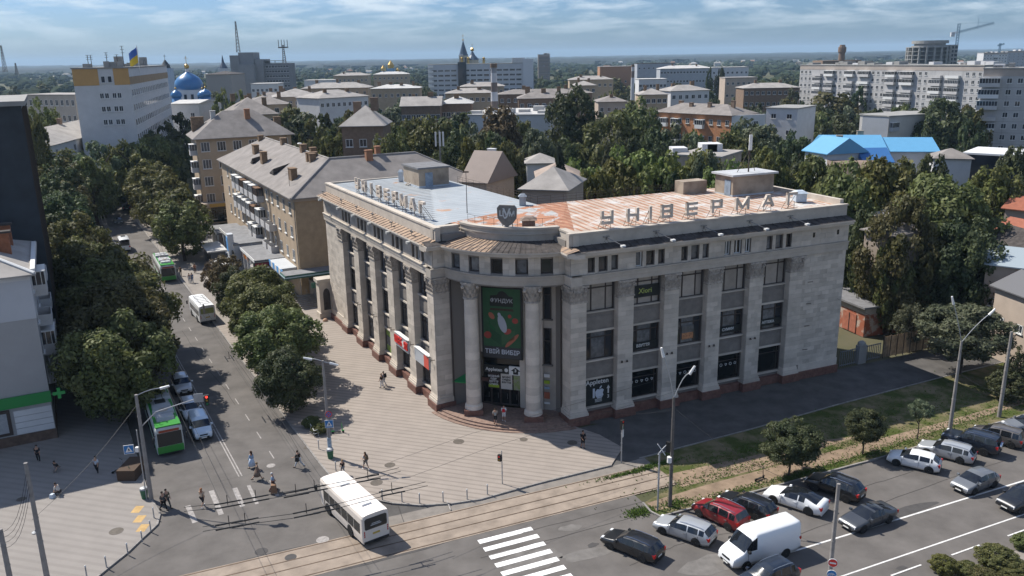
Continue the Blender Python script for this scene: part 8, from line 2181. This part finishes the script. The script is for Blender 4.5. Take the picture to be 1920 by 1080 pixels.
for k in range(4):q=Vector((p2.x,p2.y,h2-.3-k*.4));b.path([(a-Vector((0,0,k*.5))).lerp(q,i/6)-Vector((0,0,1.2*math.sin(math.pi*i/6)))for i in range(7)],.015,4)
tag(b.build('hanging_wires',M_wire,loc=a),'bundle of slack wires between the two bottom left poles','wires')
t,p,h=pole('street lamp post among the right street trees',(462,612),545,.14,.1,M_conc,z=PZ);lamp_arm(t,p,h,428,551,.1)
t,p,h=pole('concrete pole with a red-ringed sign beside the far trolleybus',(331,474),406,.16,.12,M_conc,z=PZ);lamp_arm(t,p,h,300,407,.05);f=plate(t,at_depth(317,437,p)+Vector((0,-.2,0)),.8,.8,mat('sign_red',(.6,.04,.03),.5),.2,True);c=at_depth(317,437,p);mark(t,f,[(.28*math.cos(k*math.pi/6),c.z+.28*math.sin(k*math.pi/6))for k in range(12)],M_frame_white);plate(t,at_depth(326,457,p)+Vector((0,-.2,0)),.7,.8,M_blue,.2)
def wires(label,pts,z=5.7,sep=.6,fit=(),r=.022):
 c=[G(x,y,z)for x,y in pts];t=thing('trolley_wire',label,'overhead wires',c[len(c)//2]);d=(c[-1]-c[0]).normalized();s=Vector((-d.y,d.x,0))*sep/2
 for e in(-1,1):b=MB();b.path([v+s*e for v in c],r,4);b.build('contact_wire',M_wire,t)
 for x,y in fit:
  q=G(x,y,z)
  for e in(-1,1):b=MB();b.tube(q+s*e-d*.9,q+s*e+d*.9,.055,n=5);b.build('insulator',M_trim,t)
  b=MB();b.tube(q+Vector((0,0,.05)),q+Vector((0,0,.75)),.03,n=4);b.tube(q-s*1.2,q+s*1.2,.03,n=4);b.build('hanger',M_trim,t)
wires('double trolley wire with black insulators crossing above the front of the cream bus',((345,955),(430,946),(500,932),(590,917),(662,903),(750,880)),fit=((427,946),(480,936),(555,925),(590,917),(690,897)))
wires('double trolley wire with black insulators crossing above the rear of the cream bus',((380,992),(470,978),(560,966),(640,947),(720,926),(800,907)),fit=((430,985),(460,980),(575,962),(610,954),(735,922)))
wires('double trolley wire along the street above the near trolleybus',((420,935),(352,790),(318,722),(270,610),(215,470),(190,400)),z=5.8,r=.014)
wires('double trolley wire over the right lanes of the street',((600,905),(480,730),(400,610),(318,495),(262,410)),z=5.8,r=.012,fit=((430,672),))
wires('faint pair of wires over the tram tracks in front of the store',((750,880),(900,826),(1090,770),(1260,720)),z=6.5,r=.01,sep=3.0)
b=MB()
for a,c in(((1100,764,7),(1262,768,7)),((1268,768,7.5),(1465,895,5)),((256,760,9),(60,975,5)),((1808,640,9),(1896,640,9)),((1800,660,8.5),(1920,690,8)),((1800,700,7.5),(1920,745,7)),((1570,560,9),(1800,650,9))):
 A,C=G(*a),G(*c);b.path([A.lerp(C,i/8)-Vector((0,0,.5*math.sin(math.pi*i/8)))for i in range(9)],.013,4)
o=b.build('span_wires',M_wire);o['kind']='stuff'
BL=[(289,971),(283,996),(267,1016),(240,1039),(200,1064),(163,1082),(717,937),(754,941),(787,944),(831,941),(876,936),(914,927),(598,842),(630,883)]
for i,(x,y)in enumerate(BL):
 p=G(x,y,PZ);left=i<6
 lb=('thin grey bollard of the left corner row, %s from the junction pole'%('first','second','third','fourth','fifth','sixth')[i])if left else(('thin grey bollard of the plaza kerb row, %s from the bus'%('first','second','third','fourth','fifth','sixth')[i-6])if i<12 else('lone bollard by the drain grate on the plaza kerb' if i==12 else 'lone bollard between the plaza lamp post and the bus'))
 t=thing('bollard',lb,'bollard',p,'bollards along the left corner kerb' if left else 'bollards along the plaza kerb');b=MB();b.lathe([(.05,0),(.05,.85)],8,p);b.build('post',M_galv,t);b=MB();b.lathe([(.06,.85),(.06,.93),(.03,.97)],8,p);b.build('cap',M_frame_white,t)
for x,y,lb in((583,607,'small orange concrete hemisphere nearest the street trees'),(610,602,'small orange concrete hemisphere near the gate pier')):
 p=G(x,y,PZ);b=MB();b.lathe([(.38,0),(.34,.2),(.2,.36),(.03,.4)],12,p);tag(b.build('stone_hemisphere',mat('orange_stone',(.42,.27,.18),.9),loc=p,smooth=True),lb,'barrier stone')
ks=thing('kiosk','dark street kiosk with a pale flat roof under the rounded street tree','kiosk',FL(83,8.4,PZ));b=MB();b.box(79,87,7.2,9.8,PZ,3.0,FL);b.build('wall',mat('kiosk_dark',(.07,.075,.085),.6),ks);b=MB();b.box(78.7,87.3,6.9,10.3,3.0,3.25,FL);b.build('roof',M_slate3,ks)
for s in(79.3,81.9,84.5):
 b=MB();b.box(s,s+2.2,9.8,9.84,1.1,2.6,FL);b.build('kiosk_window',M_glass,ks)
sh=thing('bus_shelter','open bus shelter with a pale sloping roof beside the far trolleybus','bus shelter',FL(70,9.6,PZ));b=MB();b.add([FL(67,8.2,2.9),FL(73.5,8.2,2.9),FL(73.5,11.2,2.55),FL(67,11.2,2.55),FL(67,8.2,2.8),FL(73.5,8.2,2.8),FL(73.5,11.2,2.45),FL(67,11.2,2.45)],((0,1,2,3),(4,5,6,7),(0,1,5,4),(1,2,6,5),(2,3,7,6),(3,0,4,7)));b.build('roof',M_slate3,sh)
for s in(67.2,73.3):b=MB();b.box(s-.04,s+.04,8.2,11.0,PZ,2.5,FL);b.build('side_panel',M_shopglass,sh)
b=MB();b.box(67.2,73.3,8.2,8.26,PZ,2.7,FL);b.build('back_panel',M_shopglass,sh);b=MB();b.box(68,72.5,8.5,8.95,.5,.58,FL);b.build('bench',M_balc_wood,sh)
rl=thing('low_railing','low white rail round the planted bed beside the plaza lamp post','railing',G(588,812,PZ));b=MB()
for a,c in(((576,795),(590,820)),((590,820),(604,815))):
 A,C=G(*a,PZ),G(*c,PZ)
 for z in(.35,.7):b.tube(A+Vector((0,0,z)),C+Vector((0,0,z)),.03,n=4)
 for q in(A,A.lerp(C,.5),C):b.tube(q,q+Vector((0,0,.7)),.03,n=4)
b.build('rail',M_frame_white,rl)
for x,y,R,lb in((600,812,.8,'low green bush in the railed bed beside the plaza lamp post'),(585,800,.9,'dark bush at the back of the railed bed under the small street tree')):
 q=G(x,y,PZ);r=thing('shrub',lb,'shrub',q);c=bpy.data.objects.new('foliage',crown_mesh('round','street',150,130,150,.042));COL.objects.link(c);c.parent=r;c.scale=(R,R,1.1);c.location=(0,0,-.05)
def scooter(label,foot,ang,m,z=PZ):
 p=G(*foot,z);t=thing('electric_scooter',label,'scooter',p,'rental scooters',ang);
 for x in(-.5,.5):w=LB();w.lathe([(.06,-.03),(.12,-.03),(.12,.03),(.06,.03)],12);o=w.make('wheel',M_tyre,t);o.location=(x,0,.12);o.rotation_euler=(math.pi/2,0,0)
 w=LB();w.box(-.42,.3,-.09,.09,.14,.2);w.make('deck',M_trim,t);w=LB();w.tube((.48,0,.15),(.36,0,1.12),.035,n=6);w.make('stem',m,t);w=LB();w.tube((.36,-.26,1.12),(.36,.26,1.12),.025,n=6);w.make('handlebar',M_trim,t)
 for x in(-.5,.5):w=LB();w.taper(x-.16,x+.16,-.05,.05,.24,.28,.03,.01);w.make('mudguard',m,t)
M_sg=mat('scooter_green',(.03,.32,.06),.5)
scooter('green rental scooter on the shaded left pavement nearest the junction pole',(236,898),.5,M_sg);scooter('second rental scooter behind the green one on the left pavement',(222,884),.9,M_galv);scooter('scooter standing behind the plaza lamp post',(634,812),.2,M_sg);scooter('dark scooter lying on the grass strip under the largest round-headed tree',(1424,900),.6,M_trim,0.02)
b=MB();c=G(250,888,PZ);b.box(c.x-.8,c.x+.8,c.y-1.4,c.y+1.4,PZ,1.1);tag(b.build('junction_cabinet',mat('rust_cabinet',(.07,.045,.03),.8),loc=c),'low dark brown cabinet behind the left junction pole','cabinet')
# people
M_skin=mat('skin',(.42,.25,.17),.6);M_skin2=mat('tanned_skin',(.30,.17,.11),.6)
BENCH=bpy.data.scenes.new('workbench')
def skinned(name,V,E,Rr,m,parent,root=0):
 me=bpy.data.meshes.new(name);me.from_pydata(V,E,[]);o=bpy.data.objects.new(name,me);BENCH.collection.objects.link(o)
 md=o.modifiers.new('s','SKIN');md.use_smooth_shade=True;sk=me.skin_vertices[0].data
 for i,r in enumerate(Rr):sk[i].radius=r if isinstance(r,tuple)else(r,r)
 sk[root].use_root=True;o.modifiers.new('d','SUBSURF').levels=1
 with bpy.context.temp_override(scene=BENCH,view_layer=BENCH.view_layers[0]):dg=bpy.context.evaluated_depsgraph_get();dg.update()
 out=bpy.data.meshes.new_from_object(o.evaluated_get(dg));bpy.data.objects.remove(o)
 out.materials.clear();out.materials.append(m);q=bpy.data.objects.new(name,out);COL.objects.link(q);q.parent=parent;return q
def cloth(c):return mat('cloth_%02x%02x%02x'%tuple(int(x*255)for x in c),c,.9,noise=.12,scale=9)
def person(label,foot,ang,shirt,legs,leg_kind='trousers',hair=(.03,.02,.015),h=1.72,stride=.3,arms=(.25,-.25),elbow=.25,lean=0.0,sleeve='short',z=0.0,sit=False,extra=None,long_hair=False):
 """local: +x forward, +y left"""
 p=G(*foot,z);t=thing('person',label,'person',p,None,ang);k=h/1.75;S=math.sin;C=math.cos
 hz=.93 if not sit else .5;lx=S(lean);P=lambda x,y,zz:(x*k,y*k,zz*k)
 up=lambda d:(d*lx,hz+d*C(lean))
 def at(d,y=0,fx=0):a=up(d);return P(a[0]+fx,y,a[1])
 V=[at(0),at(.25),at(.47),at(.57),at(.66,0,.01),at(.80,0,.0),at(.70,0,.11)];E=[(0,1),(1,2),(2,3),(3,4),(4,5),(4,6)];R=[(.15,.115),(.135,.10),(.165,.11),.055,(.085,.095),(.07,.08),.02]
 J={}
 for s,nm,ph in((1,'L',1),(-1,'R',-1)):
  i=len(V);sw=arms[0 if s>0 else 1];a=up(.49);sx,sz=a
  el=(sx+.28*S(sw),s*.225,sz-.29*C(sw));wr=(el[0]+.25*S(sw+elbow),s*.215,el[2]-.25*C(sw+elbow));hd=(wr[0]+.08*S(sw+elbow),s*.21,wr[2]-.08*C(sw+elbow))
  V+=[P(sx,s*.185,sz),P(*el),P(*wr),P(*hd)];E+=[(2,i),(i,i+1),(i+1,i+2),(i+2,i+3)];R+=[.062,.045,.032,(.04,.02)]
  for q in range(5):
   an=(q-2)*.35;j=len(V);fl_=(.07,.085,.09,.085,.07)[q]if q else .06
   V.append(P(hd[0]+fl_*S(sw+elbow+.4)+.028*(q-2),hd[1]-s*.015,hd[2]-fl_*C(sw+elbow+.4)));E.append((i+3,j));R.append(.0095)
  J[nm+'a']=(i,i+1,i+2)
  th=stride*ph*1.0 if not sit else 1.45;kn=(.0+.44*S(th),s*.1,hz-.06-.43*C(th));sh=th-(.35 if ph<0 else .08)*(1 if stride else 0)if not sit else-.05
  an_=(kn[0]+.42*S(sh),s*.1,max(.06,kn[2]-.42*C(sh)));i=len(V)
  V+=[P(0,s*.1,hz-.05),P(*kn),P(*an_),P(an_[0]+.15,s*.115,max(.03,an_[2]-.045))];E+=[(0,i),(i,i+1),(i+1,i+2),(i+2,i+3)];R+=[.09,.06,.04,(.04,.03)];J[nm+'l']=(i,i+1,i+2,i+3)
 R=[tuple(x*k for x in r)if isinstance(r,tuple)else r*k for r in R]
 skinned('body',V,E,R,M_skin if h<1.8 else M_skin2,t)
 def sub(name,ids,edges,grow,m):
  mp={v:i for i,v in enumerate(ids)};rr=[tuple(x+grow for x in R[v])if isinstance(R[v],tuple)else R[v]+grow for v in ids];return skinned(name,[V[v]for v in ids],[(mp[a],mp[b])for a,b in edges],rr,m,t)
 la,ra=J['La'],J['Ra'];ids=[1,0,2,la[0],la[1],ra[0],ra[1]];ed=[(0,1),(1,2),(2,la[0]),(la[0],la[1]),(2,ra[0]),(ra[0],ra[1])]
 if sleeve=='long':ids+=[la[2],ra[2]];ed+=[(la[1],la[2]),(ra[1],ra[2])]
 sub('shirt',ids,ed,.018,cloth(shirt))
 ll,rl_=J['Ll'],J['Rl']
 if leg_kind=='skirt' or leg_kind=='dress':
  b=LB();z1=hz*k+.08;b.lathe([(.33*k,(.42 if leg_kind=='skirt' else .3)*k),(.26*k,.7*k),(.175*k,z1)],12);b.make('skirt',cloth(legs),t,True)
 else:
  ids=[0,ll[0],ll[1],rl_[0],rl_[1]];ed=[(0,ll[0]),(ll[0],ll[1]),(0,rl_[0]),(rl_[0],rl_[1])]
  if leg_kind=='trousers':ids+=[ll[2],rl_[2]];ed+=[(ll[1],ll[2]),(rl_[1],rl_[2])]
  sub(leg_kind,ids,ed,.016,cloth(legs))
 for q in(ll,rl_):b=LB();a,c=Vector(V[q[2]]),Vector(V[q[3]]);b.tube(a-Vector((.05,0,.03)),c+Vector((.04,0,0)),.052,.04,n=7);b.make('shoe',M_trim if shirt[0]<.4 else M_frame_white,t)
 hd=at(.70,0,-.02);b=LB();b.lathe([(.02,-.02),(.088,.0),(.102,.06),(.09,.115),(.04,.15)],10,(hd[0],hd[1],hd[2]));
 if long_hair:b.lathe([(.06,-.2),(.085,-.1),(.09,.05)],8,(hd[0]-.05,hd[1],hd[2]))
 b.make('hair',cloth(hair),t,True)
 for nm,c,lo,hi in(extra or()):
  b=LB();b.taper(lo[0],hi[0],lo[1],hi[1],lo[2],hi[2],(hi[0]-lo[0])*.15,(hi[1]-lo[1])*.1);b.make(nm,cloth(c),t)
 return t
W_,K_,GR,BL_=(.62,.62,.62),(.015,.015,.017),(.25,.25,.25),(.25,.36,.5)
away=math.atan2(TL[1],TL[0])
PP=(('man in a grey shirt and black shorts standing on the entrance steps facing the door',(929,795),1.6,(.30,.31,.30),K_,dict(leg_kind='shorts',stride=.1,arms=(.1,.5),elbow=.5,z=.44)),('man in white holding a red folder before the entrance doors',(945,789),-1.4,W_,W_,dict(leg_kind='shorts',stride=.1,arms=(.3,.2),elbow=1.3,z=.44,extra=(('red_folder',(.5,.02,.03),(.18,-.22,1.05),(.24,.1,1.4)),))),('person all in black standing at the edge of the building shadow',(1093,840),-1.2,K_,K_,dict(leg_kind='shorts',stride=.08,arms=(.2,.3),elbow=.9,z=PZ,h=1.8)),('woman in a white top and dark skirt with a brown backpack on the plaza',(686,880),2.4,(.5,.49,.46),(.2,.19,.18),dict(leg_kind='shorts',stride=.3,arms=(.1,.3),elbow=1.2,z=PZ,long_hair=True,hair=(.09,.05,.03),extra=(('backpack',(.12,.09,.06),(-.32,-.15,1.05),(-.13,.15,1.45)),))),('child with fair hair in a black top half hidden behind the cream bus',(643,889),2.2,K_,GR,dict(h=1.4,hair=(.3,.2,.1),z=PZ)),('woman in a long pale blue open coat crossing the street',(473,878),2.9,BL_,(.42,.5,.6),dict(leg_kind='dress',sleeve='long',hair=(.06,.03,.02),long_hair=True)),('woman in a brown patterned dress walking beside the one in a pale coat',(483,900),.3,(.16,.12,.09),(.15,.11,.085),dict(leg_kind='skirt',stride=.5,lean=.1,hair=(.22,.15,.08))),('man in a blue shirt carrying a white bag and a big brown sack',(513,920),.2,BL_,(.10,.025,.02),dict(stride=.25,hair=(.5,.5,.5),extra=(('brown_sack',(.22,.13,.08),(-.2,-.75,.05),(.35,-.25,.85)),('white_bag',W_,(-.15,.25,.3),(.15,.6,.75))))),('woman in a black top and pale trousers hurrying across near the drain grate',(561,877),2.9,K_,(.42,.46,.5),dict(stride=.5,lean=.12,arms=(.6,-.5),elbow=.6,extra=(('shoulder_bag',K_,(-.2,.2,.8),(.15,.42,1.2)),))),('woman in a beige top and black shorts on the worn crossing bars',(381,950),1.4,(.5,.38,.27),K_,dict(leg_kind='shorts',stride=.35,long_hair=True,hair=(.3,.14,.07))),('person in dark clothes stepping off the left kerb, nearer the pole',(308,957),-.4,(.06,.065,.07),K_,dict(stride=.3)),('person in dark olive clothes just behind the one stepping off the left kerb',(315,952),-.6,(.09,.085,.06),(.05,.05,.05),dict(stride=.4)),('person in white with dark trousers standing in the shade by the scooters',(183,888),-1.5,(.45,.5,.55),K_,dict(stride=.2)),('person in dark clothes standing by the pharmacy base in the shade',(73,866),-1.2,(.02,.022,.025),K_,dict(stride=.12)),('person in black crouching low in the shade on the left pavement',(110,884),-1.9,K_,(.25,.22,.2),dict(sit=True,lean=.5,stride=0)),('person in a white shirt sitting low with a bag at the left shadow edge',(112,930),3.0,(.5,.47,.43),(.06,.045,.04),dict(sit=True,lean=.4,stride=0,extra=(('white_bag',(.5,.55,.6),(.1,.3,.0),(.5,.7,.45)),))),('walker with fair hair and a black vest beside the left front of the store',(716,727),2.9,K_,W_,dict(stride=.15,z=PZ,hair=(.2,.13,.08))),('walker in grey with a backpack close behind the one in a black vest',(720,723),2.9,(.3,.31,.33),(.5,.5,.5),dict(stride=.15,z=PZ,extra=(('backpack',K_,(-.34,-.16,1.05),(-.13,.16,1.5)),))),('person in dark clothes walking on the pavement by the arcade stairs',(384,455),away,(.05,.04,.04),K_,dict(stride=.3,z=PZ)),('person in dark red on the pavement beyond the arcade',(365,432),away,(.10,.05,.04),(.05,.04,.04),dict(stride=.3,z=PZ)),('farther person on the sunlit pavement before the tall ochre flats',(370,411),away,(.12,.07,.06),K_,dict(stride=.3,z=PZ)),('person in pale trousers waiting at the kerb of the bus stop',(356,531),away,(.35,.37,.4),(.3,.32,.36),dict(stride=.1,z=PZ)),('person in blue waiting at the bus stop beside the pale-dressed one',(361,530),away,(.08,.16,.3),(.06,.12,.24),dict(stride=.1,z=PZ)),('person in black standing by the front door of the far trolleybus',(339,517),away,K_,K_,dict(stride=.1,z=PZ)),('person in rusty red near the bus stop tree',(366,512),away,(.3,.12,.07),(.1,.06,.05),dict(stride=.1,z=PZ)),('woman in a dark dress walking on the pavement behind the white route bus',(411,567),away,(.09,.05,.05),(.07,.04,.04),dict(leg_kind='skirt',stride=.3,z=PZ)))
for lb,foot,ang,sh_,lg,kw in PP:person(lb,foot,ang,sh_,lg,**kw)
bpy.data.scenes.remove(BENCH)
# the air: one closed box of thin haze
b=MB();b.box(-15000,15000,-700,17000,-1.1,140)
hz=b.build('haze',MATS.setdefault('haze',bpy.data.materials.new('haze')))
hm=MATS['haze'];hm.use_nodes=True;hm.node_tree.nodes.clear()
ho=hm.node_tree.nodes.new('ShaderNodeOutputMaterial');hv=hm.node_tree.nodes.new('ShaderNodeVolumePrincipled')
hv.inputs['Color'].default_value=(.55,.78,1,1);hv.inputs['Density'].default_value=0.00008;hv.inputs['Anisotropy'].default_value=0.0
hm.node_tree.links.new(hv.outputs[0],ho.inputs['Volume'])
hz['kind']='stuff'
